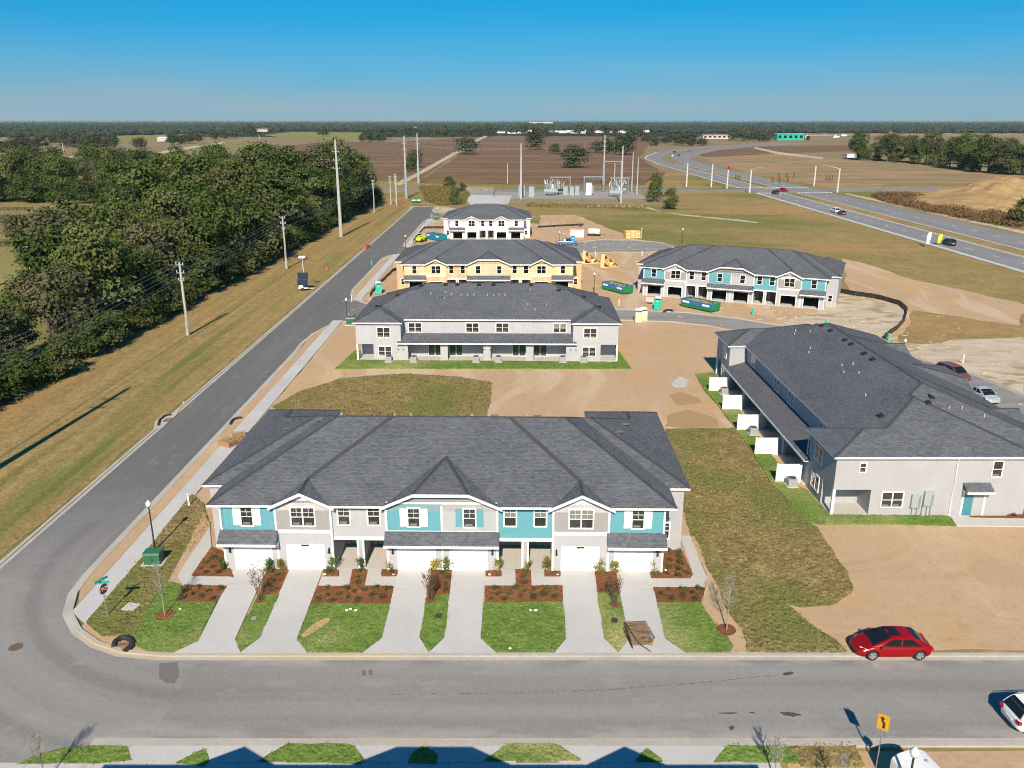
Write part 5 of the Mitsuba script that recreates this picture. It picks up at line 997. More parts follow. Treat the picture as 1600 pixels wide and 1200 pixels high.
for r_ in range(4):
    for c_ in range(3): m = MB(); m.box(-2 + c_ * 1.4, -0.7 + c_ * 1.4, -1.2 + 0.1 * r_, 1.2, 0.1 + r_ * 0.5, 0.55 + r_ * 0.5); part(k, 'bundle', m, 'mat_lumber' if (r_ + c_) % 2 else 'mat_lumber_pale', M)
m = MB(); m.tube([[2.4, -0.8, 0], [2.6, -0.8, 2.9]], 0.1, 5); part(k, 'upright_board', m, 'mat_lumber_pale', M)
# white wrapped material, tank and telehandler
k = thing('material_stack', 'white and red wrapped building materials beyond the blue toilet', 'material stack'); M = mat4(19.0, 232, 0, -6)
m = MB(); m.box(-2.6, 1.2, -1.4, 1.4, 0.15, 2.1); part(k, 'wrapped_pack', m, 'mat_paper', M); m = MB(); m.box(-2.2, 0.6, -1.0, 1.0, 2.1, 2.6); part(k, 'red_pack', m, 'mat_brick_red' if 'mat_brick_red' in scene else flat('mat_brick_red', (0.55, 0.24, 0.16)), M)
m = MB(); m.box(-2.7, 1.3, -1.5, 1.5, 0, 0.15); part(k, 'pallet', m, 'mat_old_wood', M)
k = thing('water_tank', 'white trailer tank beside the wrapped materials', 'tank'); M = mat4(23.2, 234.5, 0, -10)
m = MB(); m.tube([[-1.6, 0, 1.25], [-1.5, 0, 1.25], [1.5, 0, 1.25], [1.6, 0, 1.25]], [0.6, 0.85, 0.85, 0.6], 14); part(k, 'tank', m, 'mat_white_paint', M, smooth=40)
m = MB(); m.box(-1.9, 1.9, -0.6, 0.6, 0.35, 0.5); m.box(1.9, 3.4, -0.06, 0.06, 0.35, 0.45); part(k, 'chassis', m, 'mat_black', M)
for s in (-1, 1): m = MB(); m.tube([[0, s * 0.75 - .1, 0.38], [0, s * 0.75 + .1, 0.38]], 0.38, 12); part(k, 'wheel', m, 'mat_rubber', M)
k = thing('telehandler', 'lime yellow machine on the sand left of the white wrapped house', 'site vehicle'); M = mat4(*(-24.45, 222.41), 0, 70)
m = MB(); m.box(-1.7, 1.7, -0.7, 0.7, 0.6, 1.35); part(k, 'body', m, 'mat_lime', M); m = MB(); m.tube([[-1.9, -0.1, 1.75], [2.0, -0.1, 1.5], [2.9, -0.1, 1.0]], 0.2, 6); part(k, 'boom', m, 'mat_lime', M)
m = MB(); m.box(-0.6, 0.5, 0.15, 0.75, 1.35, 2.25); part(k, 'cab', m, 'mat_dark_glass', M); m = MB(); m.box(-0.65, 0.55, 0.1, 0.8, 2.25, 2.33); part(k, 'cab_roof', m, 'mat_lime', M)
for a in (-1.15, 1.15):
    for b in (-0.8, 0.8): m = MB(); m.tube([[a, b - .16, 0.5], [a, b + .16, 0.5]], 0.5, 12); part(k, 'wheel', m, 'mat_rubber', M)
# solar light tower, hydrant
k = thing('solar_light_tower', 'mobile light tower with two dark solar panels on the verge', 'light tower'); M = mat4(-40.0, 155.8, 0, 0)
m = MB(); m.box(-0.9, 0.9, -0.5, 0.5, 0.45, 0.62); m.box(0.9, 2.1, -0.05, 0.05, 0.42, 0.52); part(k, 'chassis', m, 'mat_white_paint', M)
m = MB(); m.box(-0.7, 0.1, -0.55, 0.2, 0.62, 1.15); part(k, 'battery_box', m, 'mat_white_paint', M)
for i in range(2):
    m = MB(); z0, z1 = 1.0 + i * 1.22, 2.18 + i * 1.22; m.mesh([(-1.0, -0.55 + i * .5, z0), (1.0, -0.55 + i * .5, z0), (1.0, -0.08 + i * .5, z1), (-1.0, -0.08 + i * .5, z1), (-1.0, -0.50 + i * .5, z0), (1.0, -0.50 + i * .5, z0), (1.0, -0.03 + i * .5, z1), (-1.0, -0.03 + i * .5, z1)], [[0, 1, 2, 3], [7, 6, 5, 4], [0, 3, 7, 4], [1, 5, 6, 2], [3, 2, 6, 7], [0, 4, 5, 1]]); part(k, 'solar_panel', m, 'mat_solar' if 'mat_solar' in scene else gloss('mat_solar', (0.012, 0.016, 0.035), 0.12), M)
m = MB(); m.cyl(0.1, 0.55, 0.6, 6.2, 0.07, 0.05, 8); part(k, 'mast', m, 'mat_white_paint', M)
for a in (-0.35, 0.25): m = MB(); m.ball(0.1 + a, 0.5, 6.3, 0.38, 2, (1, 0.9, 0.8)); part(k, 'lamp_head', m, 'mat_white_paint', M, smooth=True)
for s in (-1, 1): m = MB(); m.tube([[0.0, s * 0.62 - .08, 0.33], [0.0, s * 0.62 + .08, 0.33]], 0.33, 12); part(k, 'wheel', m, 'mat_rubber', M)
k = thing('fire_hydrant', 'red fire hydrant on the verge right of the light tower', 'hydrant'); M = mat4(*(-40.03, 176.94)); s_ = 1.5
m = MB(); m.cyl(0, 0, 0, 0.55 * s_, 0.13, n=10); m.cyl(0, 0, 0.05 * s_, 0.1 * s_, 0.2, n=10); part(k, 'barrel', m, 'mat_orange', M); m = MB(); m.ball(0, 0, 0.57 * s_, 0.15, 1); part(k, 'bonnet', m, 'mat_orange', M)
m = MB(); m.tube([[-0.24, 0, 0.42 * s_], [0.24, 0, 0.42 * s_]], 0.07, 8); part(k, 'outlet', m, 'mat_orange', M)
k = thing('barrier', 'red plastic barrier lying by the kerb of the side road', 'barrier'); m = MB(); m.box(-1.2, 1.2, -0.3, 0.3, 0.1, 0.7, mat4(*(-36.96, 210.74), 0, 75)); m.box(-0.9, 0.9, -0.15, 0.15, 0.7, 0.9, mat4(*(-36.96, 210.74), 0, 75)); scene[k] = mikit.ply(m.out(), 'mat_barrier' if 'mat_barrier' in scene else gloss('mat_barrier', (0.55, 0.09, 0.06), 0.5))
# silt fences
def silt(pts, label, h=0.65, mat='mat_black'):
    k = thing('silt_fence', label, 'silt fence', 'black silt fences'); P = LineString(pts); n = int(P.length / 1.6); q = np.array([P.interpolate(i / n, True).coords[0] for i in range(n + 1)]) + rng.normal(size=(n + 1, 2)) * 0.05
    m = MB()
    for a, b in zip(q[:-1], q[1:]):
        d = (b - a) / np.linalg.norm(b - a); nn = np.array([-d[1], d[0]]) * 0.02
        m.mesh([(*(a - nn), 0), (*(b - nn), 0), (*(b - nn), h), (*(a - nn), h * 0.97), (*(a + nn), 0), (*(b + nn), 0), (*(b + nn), h), (*(a + nn), h * 0.97)], [[0, 1, 2, 3], [5, 4, 7, 6], [3, 2, 6, 7]])
    part(k, 'fabric', m, mat)
    m = MB()
    for a in q[::2]: m.box(a[0] - 0.03, a[0] + 0.03, a[1] - 0.03, a[1] + 0.03, 0, h + 0.2)
    part(k, 'stake', m, 'mat_old_wood', kind='stuff')
silt([(62.07, 153.32), (64.14, 150.34), (66.73, 148.03), (68.37, 142.55), (67.39, 137.43), (64.36, 131.27), (60.77, 125.61), (57.32, 121.16), (55.45, 118.85)], 'curved black silt fence round the pale dirt', 0.9)
silt([(-26.27, 149.76), (-26.48, 157.04), (-26.19, 165.03), (-25.79, 172.28), (-25.76, 176.94), (-24.13, 179.35)], 'brown edged silt fence left of the yellow house', 0.7)
silt([(-25.37, 215.27), (-26.52, 222.41), (-26.66, 238.16), (-26.35, 251.45), (-20.54, 251.45)], 'dark silt fence left of the white wrapped house', 0.7)
silt([(20.59, 254.6), (22.36, 259.47), (7.8, 253.02)], 'short silt fence right of the white wrapped house', 0.6)

# ---------------------------------------------------------------- poles and wires
def pole(x, y, h, r0, r1, label, grp, arms=(), mat='mat_pole', name='utility_pole', sleeve=None):
    k = thing(name, label, 'pole', grp); M = mat4(x, y); n = 8
    m = MB(); m.tube([[0, 0, 0], [0, 0, h]], [r0, r1], n); part(k, 'shaft', m, mat, M)
    if sleeve: m = MB(); m.tube([[0, 0, 0], [0, 0, sleeve]], [r0 * 1.25, r0 * 1.1], n); part(k, 'sleeve', m, 'mat_pole_paint', M)
    for z, L in arms:
        m = MB(); m.box(-L, L, -0.07, 0.07, z - 0.09, z + 0.09); part(k, 'crossarm', m, 'mat_steel', M)
        for s in (-1, 1): m = MB(); m.cyl(s * (L - 0.08), 0, z + 0.09, z + 0.42, 0.06, 0.05, 6); part(k, 'insulator', m, 'mat_white', M)
    return k
gloss('mat_pole_paint', (0.29, 0.35, 0.40), 0.5)
low = [(-49.16, 121.2, 11.1), (-49.6, 180.2, 11.4), (-48.59, 295, 11.4), (-46.96, 325.3, 10.9), (-46.0, 333, 11.2), (-44.3, 322, 11.0)]
labs = ['grey pole with two short crossarms nearest on the verge', 'grey pole with two crossarms beyond the light tower', 'grey pole with two crossarms near the far end of the verge', 'leftmost of the clustered poles at the far end of the verge', 'middle one of the clustered poles at the far end of the verge', 'rightmost of the clustered poles at the far end of the verge']
for (x, y, h), lab in zip(low, labs): pole(x, y, h, 0.24, 0.15, lab, 'low power poles on the verge', ((h - 0.35, 0.6), (h - 1.55, 0.6), (h - 2.7, 0.45)))
tall = [((-48.01, 232.7, 26.2), 'very tall steel pole on the verge in front of the wood'), ((-44.4, 353, 25.2), 'very tall blue based steel pole at the end of the verge'), ((-48.99, 442.8, 25.0), 'very tall pole beyond the cross road behind the blue based one'), ((3.73, 350, 22.3), 'tall wooden pole beside the blue substation cabins'), ((46.5, 429.2, 24.3), 'tallest thick steel pole rising above the substation'), ((42.9, 330.5, 21.8), 'tall pale pole in front of the substation fence'), ((-319.5, 608.5, 16.3), 'lone white pole far left above the dark oaks'), ((-266.5, 904.9, 16.9), 'far white pole on the left field')]
for (x, y, h), lab in tall: pole(x, y, h, 0.52 if h > 22 else 0.4, 0.24, lab, 'tall transmission poles', ((h - 3.2, 0.9), (h - 5.4, 0.9), (h - 7.6, 0.9)) if h > 24 else (), name='transmission_pole', sleeve=11 if 'blue based' in lab or 'thick' in lab else None)
pole(-48.9, 60.5, 26, 0.52, 0.24, 'tall pole standing outside the picture whose shadow crosses the verge', 'tall transmission poles', ((22.8, 0.9), (20.6, 0.9)), name='transmission_pole')
for (x, y, h), lab in (((-2.3, 438, 10.3), 'short thin pole beyond the cross road'), ((54.8, 385.7, 17.5), 'pale pole at the right side of the substation'), ((55.2, 371.9, 16.1), 'rightmost pale pole of the substation side'), ((47.5, 392, 12.5), 'short grey pole at the substation right corner')): pole(x, y, h, 0.28, 0.17, lab, 'poles round the substation')
def wire(pts, sag, label, r=0.016, n=12):
    k = thing('power_line', label, 'power line', 'power lines between the poles'); m = MB()
    for a, b in zip(pts[:-1], pts[1:]):
        t = np.linspace(0, 1, n)[:, None]; p = np.array(a) * (1 - t) + np.array(b) * t; p[:, 2] -= (4 * t * (1 - t))[:, 0] * sag; m.tube(p, r, 4)
    scene[k] = mikit.ply(m.out(), 'mat_wire')
lp = [(-50.0, 40.0, 11.0)] + low[:4]
for dz, dx in ((0.1, -0.55), (0.1, 0.55), (-1.1, -0.55), (-1.1, 0.55), (-2.3, -0.4), (-2.3, 0.4)):
    wire([(x + dx, y, h + dz) for x, y, h in lp], 0.9, 'thin power line strung along the low poles on the verge')
tp = [(-48.01, 232.7, 26.2), (-44.4, 353, 25.2), (-48.99, 442.8, 25.0)]
for dz, dx in ((-3.1, 0.9), (-5.3, -0.9), (-7.5, 0.9)): wire([(x + dx, y, h + dz) for x, y, h in tp], 2.2, 'high power line strung along the tall steel poles', 0.03)
for a, b in (((-44.4, 353, 22), (3.73, 350, 20)), ((3.73, 350, 20), (46.5, 429.2, 20)), ((3.73, 350, 17.5), (42.9, 330.5, 19)), ((-48.99, 442.8, 21), (46.5, 429.2, 21.5)), ((-48.99, 442.8, 18.5), (46.5, 429.2, 19)), ((-319.5, 608.5, 15), (-48.99, 442.8, 22)), ((46.5, 429.2, 17), (54.8, 385.7, 16)), ((42.9, 330.5, 20), (55.2, 371.9, 15))): wire([a, b], 1.2, 'power line strung across to the substation poles', 0.045)

# ---------------------------------------------------------------- substation
def equip(name, label, x, y, boxes, mat='mat_grey_box', cat='electrical equipment', grp='equipment in the substation yard'):
    k = thing(name, label, cat, grp); M = mat4(x, y)
    for nm, b in boxes: m = MB(); m.box(*b); part(k, nm, m, mat, M)
    return k, M
def portal(x, y, w, h, label, n=3):
    k = thing('switch_gantry', label, 'electrical gantry', 'steel gantries in the substation'); M = mat4(x, y)
    for s in (-1, 1):
        for b in (-0.7, 0.7): m = MB(); m.box(s * w / 2 - 0.12, s * w / 2 + 0.12, b - 0.12, b + 0.12, 0, h); part(k, 'leg', m, 'mat_steel', M)
    for b in (-0.7, 0.7): m = MB(); m.box(-w / 2 - 0.4, w / 2 + 0.4, b - 0.16, b + 0.16, h, h + 0.35); part(k, 'beam', m, 'mat_steel', M)
    for i in range(n * 2): m = MB(); xx = -w / 2 + (i + 0.5) * w / (n * 2); m.cyl(xx, 0, h - 1.1, h, 0.09, n=6); part(k, 'insulator', m, 'mat_offwhite', M)
portal(22.5, 392, 9, 6.0, 'pale steel gantry at the left of the substation'); portal(38, 392, 9, 6.2, 'pale steel gantry in the middle of the substation'); portal(47.5, 372, 7.5, 7.0, 'steel gantry right of the thick pole'); portal(48, 405, 8, 12.5, 'tall thin gantry reaching out from the thick pole')
for i, (x, y, w, h, lab) in enumerate(((4.2, 366, 2.6, 4.2, 'blue grey control cabin left of the tall wooden pole'), (8.4, 362, 2.2, 4.0, 'blue grey control cabin right of the tall wooden pole'), (23.5, 371, 2.0, 3.4, 'pale cabinet, leftmost of the three in the yard'), (26.2, 370, 1.8, 3.4, 'pale cabinet, middle of the three in the yard'), (28.6, 371, 1.8, 3.6, 'pale cabinet, rightmost of the three in the yard'), (33.6, 370, 2.4, 5.0, 'tall white transformer tank in the middle of the yard'))):
    k, M = equip('control_cabinet', lab, x, y, [('body', (-w / 2, w / 2, -1, 1, 0.2, h)), ('plinth', (-w / 2 - .2, w / 2 + .2, -1.2, 1.2, 0, 0.2)), ('roof', (-w / 2 - .1, w / 2 + .1, -1.1, 1.1, h, h + 0.12))], 'mat_white_paint' if 'white' in lab else 'mat_pole_paint')
    if 'white' in lab:
        for q in np.arange(-0.8, 0.9, 0.4): m = MB(); m.box(w / 2, w / 2 + 0.9, q - 0.1, q + 0.1, 0.6, h - 0.8); part(k, 'radiator', m, 'mat_steel', M)
def breaker(x, y, s, lab):
    k = thing('circuit_breaker', lab, 'circuit breaker', 'breakers in the substation'); M = mat4(x, y); r = np.random.default_rng(int(x * 7))
    for i in range(6): m = MB(); a = -2.4 * s + i * 0.95 * s; m.tube([[a, 0, 2.2 * s], [a + r.uniform(-.5, .5), r.uniform(-1, 1), 4.4 * s], [a + r.uniform(-.8, .8), r.uniform(-1, 1), 6.0 * s]], [0.28, 0.34, 0.16], 7); part(k, 'bushing', m, 'mat_pole_paint' if i % 2 else 'mat_steel', M)
    m = MB(); m.box(-2.6 * s, 2.6 * s, -0.8, 0.8, 1.5 * s, 2.4 * s); part(k, 'tank', m, 'mat_black' if s < 1 else 'mat_grey_box', M)
    for a in (-2.2 * s, 2.2 * s): m = MB(); m.box(a - .15, a + .15, -.6, .6, 0, 1.5 * s); part(k, 'leg', m, 'mat_steel', M)
breaker(16.8, 366, 1.15, 'cluster of grey bushings on a dark tank at the left of the yard'); breaker(20.5, 374, 0.95, 'grey bushings behind the left cluster'); breaker(44.5, 360, 1.1, 'grey bushings at the right of the yard behind the pale pole'); breaker(48.5, 378, 1.0, 'grey bushings beside the right gantry')
def chain_fence(pts, h, label):
    k = thing('chain_fence', label, 'fence', 'wire fences round the substation'); P = LineString(pts); n = int(P.length / 3.2)
    q = [P.interpolate(i / n, True).coords[0] for i in range(n + 1)]
    for x, y in q: m = MB(); m.cyl(x, y, 0, h, 0.045, n=5); part(k, 'post', m, 'mat_steel')
    m = MB()
    for z in np.linspace(0.1, h - 0.05, 9): m.tube([(x, y, z) for x, y in pts], 0.012 if z < h - 0.1 else 0.03, 4)
    part(k, 'wire', m, 'mat_steel', kind='stuff')
chain_fence([(-3, 327), (56, 322), (60, 330), (60, 388)], 2.2, 'wire fence along the front and right of the substation'); chain_fence([(-25, 352), (-25, 386), (-8, 386), (-8, 356), (2, 352)], 2.0, 'wire fence and gate round the substation drive')
# paddock fences
for i, pts in enumerate(([(-184.66, 301.5), (-173.89, 303.73)], [(-169.08, 275.22), (-159.97, 277.08)], [(-134.91, 217.6), (-128.15, 218.78)], [(-132.17, 212.98), (-124.57, 212.98)])):
    k = thing('paddock_fence', ['farthest dark rail fence across the paddock', 'second dark rail fence across the paddock', 'double dark rail fence across the near paddock', 'nearest dark rail fence beside the paddock path'][i], 'fence', 'rail fences of the paddock'); P = LineString(pts); n = int(P.length / 2.6); 
    for j in range(n + 1): x, y = P.interpolate(j / n, True).coords[0]; m = MB(); m.box(x - .08, x + .08, y - .08, y + .08, 0, 1.35); part(k, 'post', m, 'mat_dark_fence')
    for z in (0.5, 0.85, 1.2): m = MB(); m.tube([(*pts[0], z), (*pts[1], z)], 0.09, 4); part(k, 'rail', m, 'mat_dark_fence')

# ---------------------------------------------------------------- vehicles
KIND = {  # length, half width, belt, roof, (base of cabin from, to), (roof from, to): x forward from the rear
    'hatch': (4.5, 0.88, 0.92, 1.46, 0.30, 3.60, 1.15, 2.55), 'sedan': (4.6, 0.89, 0.92, 1.42, 0.75, 3.55, 1.45, 2.60), 'suv': (4.7, 0.93, 1.08, 1.74, 0.10, 3.75, 0.45, 2.95), 'pickup': (5.6, 0.98, 1.12, 1.82, 2.05, 4.30, 2.30, 3.65), 'wagon': (4.5, 0.90, 0.98, 1.56, 0.10, 3.55, 0.55, 2.65)}
def car(kind, x, y, rz, paint, label, z=0.0, name=None, roofrails=False, sunroof=False):
    L, w, bz, rzf, c0, c1, r0, r1 = KIND[kind]; k = thing(name or ('pickup_truck' if kind == 'pickup' else 'car'), label, 'pickup' if kind == 'pickup' else 'car'); M = mat4(x, y, z, rz) @ mat4(-L / 2, 0, 0)
    st = np.array([0, 0.06, 0.25, 0.7, 1.4, 2.2, 3.0, L - 1.15, L - 0.65, L - 0.28, L - 0.07, L]); u = st / L
    from scipy.interpolate import PchipInterpolator
    st = np.unique(np.concatenate([st, np.linspace(0, L, 34)])); pch = lambda xx, xp, fp: PchipInterpolator(xp, fp)(xx)
    W = w * pch(st, [0, 0.06, 0.25, 0.9, L - 1.2, L - 0.65, L - 0.28, L - 0.07, L], [0.72, 0.84, 0.94, 1, 1, 0.97, 0.88, 0.72, 0.50])
    hood = bz - 0.06 if kind not in ('suv', 'pickup') else bz
    top = pch(st, [0, 0.06, 0.25, c0 + 0.2, c1, L - 0.65, L - 0.28, L - 0.07, L], [bz * 0.72, bz * 0.90, bz * 0.99, bz, bz, hood * 0.92, hood * 0.80, hood * 0.66, hood * 0.52])
    bot = np.interp(st, [0, 0.25, L - 0.3, L], [0.36, 0.20, 0.18, 0.30])
    ring = []
    for s_, ww, tt, bb in zip(st, W, top, bot):
        hh = tt - bb; half = [(0.0, bb), (ww * 0.82, bb), (ww * 0.97, bb + hh * 0.12), (ww, bb + hh * 0.42), (ww * 0.985, bb + hh * 0.68), (ww * 0.93, bb + hh * 0.88), (ww * 0.80, bb + hh * 0.975), (ww * 0.45, tt + 0.012), (0.0, tt + 0.02)]
        hp = np.array(half); tq = np.linspace(0, 8, 21); hp = np.column_stack([PchipInterpolator(np.arange(9), hp[:, 0])(tq), PchipInterpolator(np.arange(9), hp[:, 1])(tq)])
        ring.append([(s_, -a, b) for a, b in hp] + [(s_, a, b) for a, b in hp[::-1][1:-1]])
    R = np.array(ring); n, m_ = R.shape[:2]; i, j = np.meshgrid(np.arange(n - 1), np.arange(m_), indexing='ij')
    q = np.stack([i * m_ + j, (i + 1) * m_ + j, (i + 1) * m_ + (j + 1) % m_, i * m_ + (j + 1) % m_], -1).reshape(-1, 4)
    v = np.vstack([R.reshape(-1, 3), R[0].mean(0), R[-1].mean(0)]); f = [t for a in q for t in ((a[0], a[1], a[2]), (a[0], a[2], a[3]))] + [(n * m_, jj, (jj + 1) % m_) for jj in range(m_)] + [(n * m_ + 1, (n - 1) * m_ + (jj + 1) % m_, (n - 1) * m_ + jj) for jj in range(m_)]
    body = trimesh.Trimesh(v, f, process=False); trimesh.repair.fix_normals(body)
    man = m3.Manifold(m3.Mesh(np.asarray(body.vertices, np.float32), np.asarray(body.faces, np.uint32)))
    wr_ = 0.33 if kind not in ('suv', 'pickup') else 0.38; ax = [0.78 if kind != 'pickup' else 1.15, L - 0.88]
    if not man.is_empty():
        for a in ax:
            cyl = m3.Manifold.cylinder(3, wr_ + 0.06, wr_ + 0.06, 20).translate([0, 0, -1.5]).rotate([90, 0, 0]).translate([a, 0, wr_])
            man = man - (cyl ^ mbox(a - 1, a + 1, -w - 0.2, -w * 0.72, 0, 2)) - (cyl ^ mbox(a - 1, a + 1, w * 0.72, w + 0.2, 0, 2))
        if kind == 'pickup': man = man - mbox(0.12, c0 - 0.05, -w * 0.84, w * 0.84, 0.75, 2)
        b = MB(); b.man(man)
    else: b = MB(); b.mesh(body.vertices, body.faces)
    part(k, 'body', b, paint, M, smooth=40)
    iw0, iw1 = w * 0.90, w * 0.70; zb, zr = bz - 0.03, rzf - 0.05
    zh = rzf - zb; hwz = lambda z: iw0 + (iw1 - iw0) * (z - zb) / zh
    pr = [(c0, zb), (r0 * .55 + c0 * .45, zb + zh * .64), (r0, rzf - .085), (r0 + .45, rzf - .012), ((r0 + r1) / 2 + .1, rzf + .016), (r1 - .3, rzf - .012), (r1, rzf - .075), (r1 * .5 + c1 * .5, zb + zh * .54), (c1, zb)]
    hull = mtri([(a, s * hwz(z) * (1.0 if z < rzf - .03 else .90), z) for a, z in pr for s in (-1, 1)])
    b = MB(); b.man(hull); part(k, 'roof', b, paint, M, smooth=32)
    def strip(nm, idx, f):
        b = MB()
        for i0, i1 in zip(idx[:-1], idx[1:]):
            (xa, za), (xb, zz) = pr[i0], pr[i1]; t = np.array([xb - xa, zz - za]); t /= np.linalg.norm(t); nn = np.array([-t[1], t[0]]) * .014; nn *= np.sign(nn[1])
            b.poly([(xa + nn[0], -hwz(za) * f, za + nn[1] + .02), (xa + nn[0], hwz(za) * f, za + nn[1] + .02), (xb + nn[0], hwz(zz) * f, zz + nn[1]), (xb + nn[0], -hwz(zz) * f, zz + nn[1])])
        part(k, nm, b, 'mat_dark_glass', M, smooth=30)
    strip('windscreen', [8, 7, 6], .93); strip('rear_window', [0, 1, 2], .90)
    cm = (c0 + c1) / 2 - 0.02; rm = (r0 + r1) / 2 + 0.02; zt = rzf - .125; zl = zb + .03
    for s in (-1, 1):
        for xa, xb, ra, rb in ((c0 + .42, cm - .05, r0 + .18, rm - .05), (cm + .05, c1 - .42, rm + .05, r1 - .14)):
            pts = [(xa, s * (hwz(zl) + .012), zl), (xb, s * (hwz(zl) + .012), zl), (rb, s * (hwz(zt) + .012), zt), (ra, s * (hwz(zt) + .012), zt)]
            b = MB(); b.poly(pts if s < 0 else pts[::-1]); part(k, 'side_window', b, 'mat_dark_glass', M)
    if sunroof: b = MB(); b.obox(((r0 + r1) / 2 + .35, 0, rzf + .002), (1, 0, 0), (0, 1, 0), (0, 0, 1), (-.28, .28), (-.42, .42), (0.0, .022)); part(k, 'sunroof', b, 'mat_dark_glass', M)
    for a in ax:
        for s in (-1, 1):
            t = uk(f'{k}__wheel'); b = MB(); y0 = s * (w - 0.20); b.tube([[a, y0, wr_], [a, s * (w - 0.01), wr_]], wr_, 18); put(t + '__tyre', b, 'mat_rubber', M, smooth=40)
            b = MB(); b.tube([[a, s * (w - 0.02), wr_], [a, s * (w + 0.008), wr_]], wr_ * 0.66, 14); 
            put(t + '__rim', b, 'mat_rim', M, smooth=40)
            b = MB()
            for g in range(5): an = g * 2 * math.pi / 5; b.tube([[a + math.cos(an) * .1, s * (w + .01), wr_ + math.sin(an) * .1], [a + math.cos(an + .35) * wr_ * .52, s * (w + .01), wr_ + math.sin(an + .35) * wr_ * .52]], 0.03, 4)
            put(t + '__spoke', b, 'mat_black', M)
    for s in (-1, 1):
        b = MB(); b.mesh([(L - .16, s * w * .50, bz * .62), (L - .42, s * w * .90, bz * .66), (L - .62, s * w * .93, bz * .80), (L - .30, s * w * .52, bz * .76), (L - .10, s * w * .50, bz * .60), (L - .36, s * w * .93, bz * .64), (L - .58, s * w * .955, bz * .79), (L - .25, s * w * .52, bz * .77)], [[4, 5, 6, 7], [7, 6, 5, 4]]); part(k, 'headlight', b, 'mat_lamp_lens', M)
        b = MB(); b.box(-.015, .16, min(s * w * .60, s * w * .93), max(s * w * .60, s * w * .93), bz * .68, bz * .86); part(k, 'tail_light', b, 'mat_tail_lens', M)
        b = MB(); b.ball(c1 - .42, s * (w + .10), bz + .05, 0.11, 1, (.7, 1, .7)); part(k, 'mirror', b, paint, M, smooth=True)
    b = MB(); b.box(L - .12, L - .01, -w * .42, w * .42, bz * .30, bz * .48); part(k, 'grille', b, 'mat_black', M)
    b = MB(); b.box(-.03, .04, -.26, .26, bz * .55, bz * .66); part(k, 'number_plate', b, 'mat_white', M)
    if roofrails:
        for s in (-1, 1): b = MB(); b.tube([[r0 + .1, s * iw1 * .92, rzf + .06], [r1 - .1, s * iw1 * .92, rzf + .06]], .025, 5); part(k, 'roof_rail', b, 'mat_steel', M)
    return k
car('hatch', 23.05, 42.95, 180, 'mat_red_paint', 'shiny red hatchback parked half on the kerb by the sandy lot', 0.06, sunroof=True)
car('wagon', 28.85, 36.65, 3, 'mat_white_paint', 'white car cut off by the picture edge on the near street', 0.045, roofrails=True)
car('suv', 55.6, 99.2, -75, 'mat_brown_paint', 'dark brown estate car parked behind the beige house roof', 0.045, roofrails=True)
car('sedan', 54.9, 91.0, -84, 'mat_silver_paint', 'silver saloon parked behind the brown car past the beige roof', 0.045)
car('pickup', 14.4, 216.5, -2, 'mat_blue_paint', 'blue grey pickup beside the bright blue toilet', 0.03)
car('pickup', 124.0, 386.5, 12, 'mat_red_paint', 'dark red pickup crossing the highway junction', 0.07)
car('suv', 116.8, 373.5, 100, 'mat_black_paint', 'dark car waiting just below the red pickup at the junction', 0.07)
car('suv', 114.6, 296.5, 91, 'mat_white_paint', 'white topped car on the near highway lane', 0.07)
car('hatch', 114.2, 289.5, 91, 'mat_brown_paint', 'maroon car close behind the white topped car on the highway', 0.07)
car('suv', 114.2, 216, 90, 'mat_black_paint', 'black car passing behind the tall advertising flags', 0.07)
car('suv', 166.0, 872.0, 62, 'mat_black_paint', 'dark car far out on the highway bend', 0.07)
car('suv', 146.6, 778, 70, 'mat_white_paint', 'white car far out on the highway bend', 0.07)
car('sedan', 155.5, 795, 250, 'mat_black_paint', 'dark car beside the far white car on the highway bend', 0.07)

# flags, traffic signals, barrels beside the highway
def feather(x, y, h, mat, label):
    k = thing('feather_flag', label, 'flag', 'tall feather flags by the highway'); M = mat4(x, y, 0, -15)
    m = MB(); m.tube([[0, 0, 0], [0, 0, h * .6], [0.1, 0, h * .85], [0.5, 0, h], [0.9, 0, h * .97]], 0.05, 5); part(k, 'pole', m, 'mat_steel', M)
    pts = [(0.04, h * .22), (0.7, h * .18), (1.1, h * .8), (0.95, h * .95), (0.5, h * .99), (0.14, h * .84), (0.04, h * .6)]; tm = trimesh.creation.extrude_polygon(Polygon(pts), 0.04, engine='earcut'); m = MB(); m.mesh(np.column_stack([tm.vertices[:, 0], tm.vertices[:, 2], tm.vertices[:, 1]]), tm.faces[:, ::-1]); part(k, 'cloth', m, mat, M)
feather(*(106.73, 212.98), 4.0, 'mat_white', 'tall white feather flag at the highway edge'); feather(*(111.4, 216.43), 3.0, 'mat_lime', 'yellow green feather flag right of the white one')
def signal(x, y, h, arm, label, lamp=True):
    k = thing('traffic_mast', label, 'traffic mast', 'pale traffic masts at the junction'); M = mat4(x, y)
    m = MB(); m.tube([[0, 0, 0], [0, 0, h]], [0.38, 0.28], 8); part(k, 'shaft', m, 'mat_concrete_pole' if 'mat_concrete_pole' in scene else flat('mat_concrete_pole', (0.60, 0.59, 0.56)), M)
    if arm: m = MB(); m.tube([[0, 0, h - 0.3], [arm[0] * .5, arm[1] * .5, h + 0.8], [arm[0], arm[1], h + 1.2]], [.13, .1, .07], 6); part(k, 'arm', m, 'mat_steel', M); m = MB(); m.box(arm[0] - .5, arm[0] + .3, arm[1] - .15, arm[1] + .15, h + 1.1, h + 1.3); part(k, 'lamp_head', m, 'mat_steel', M)
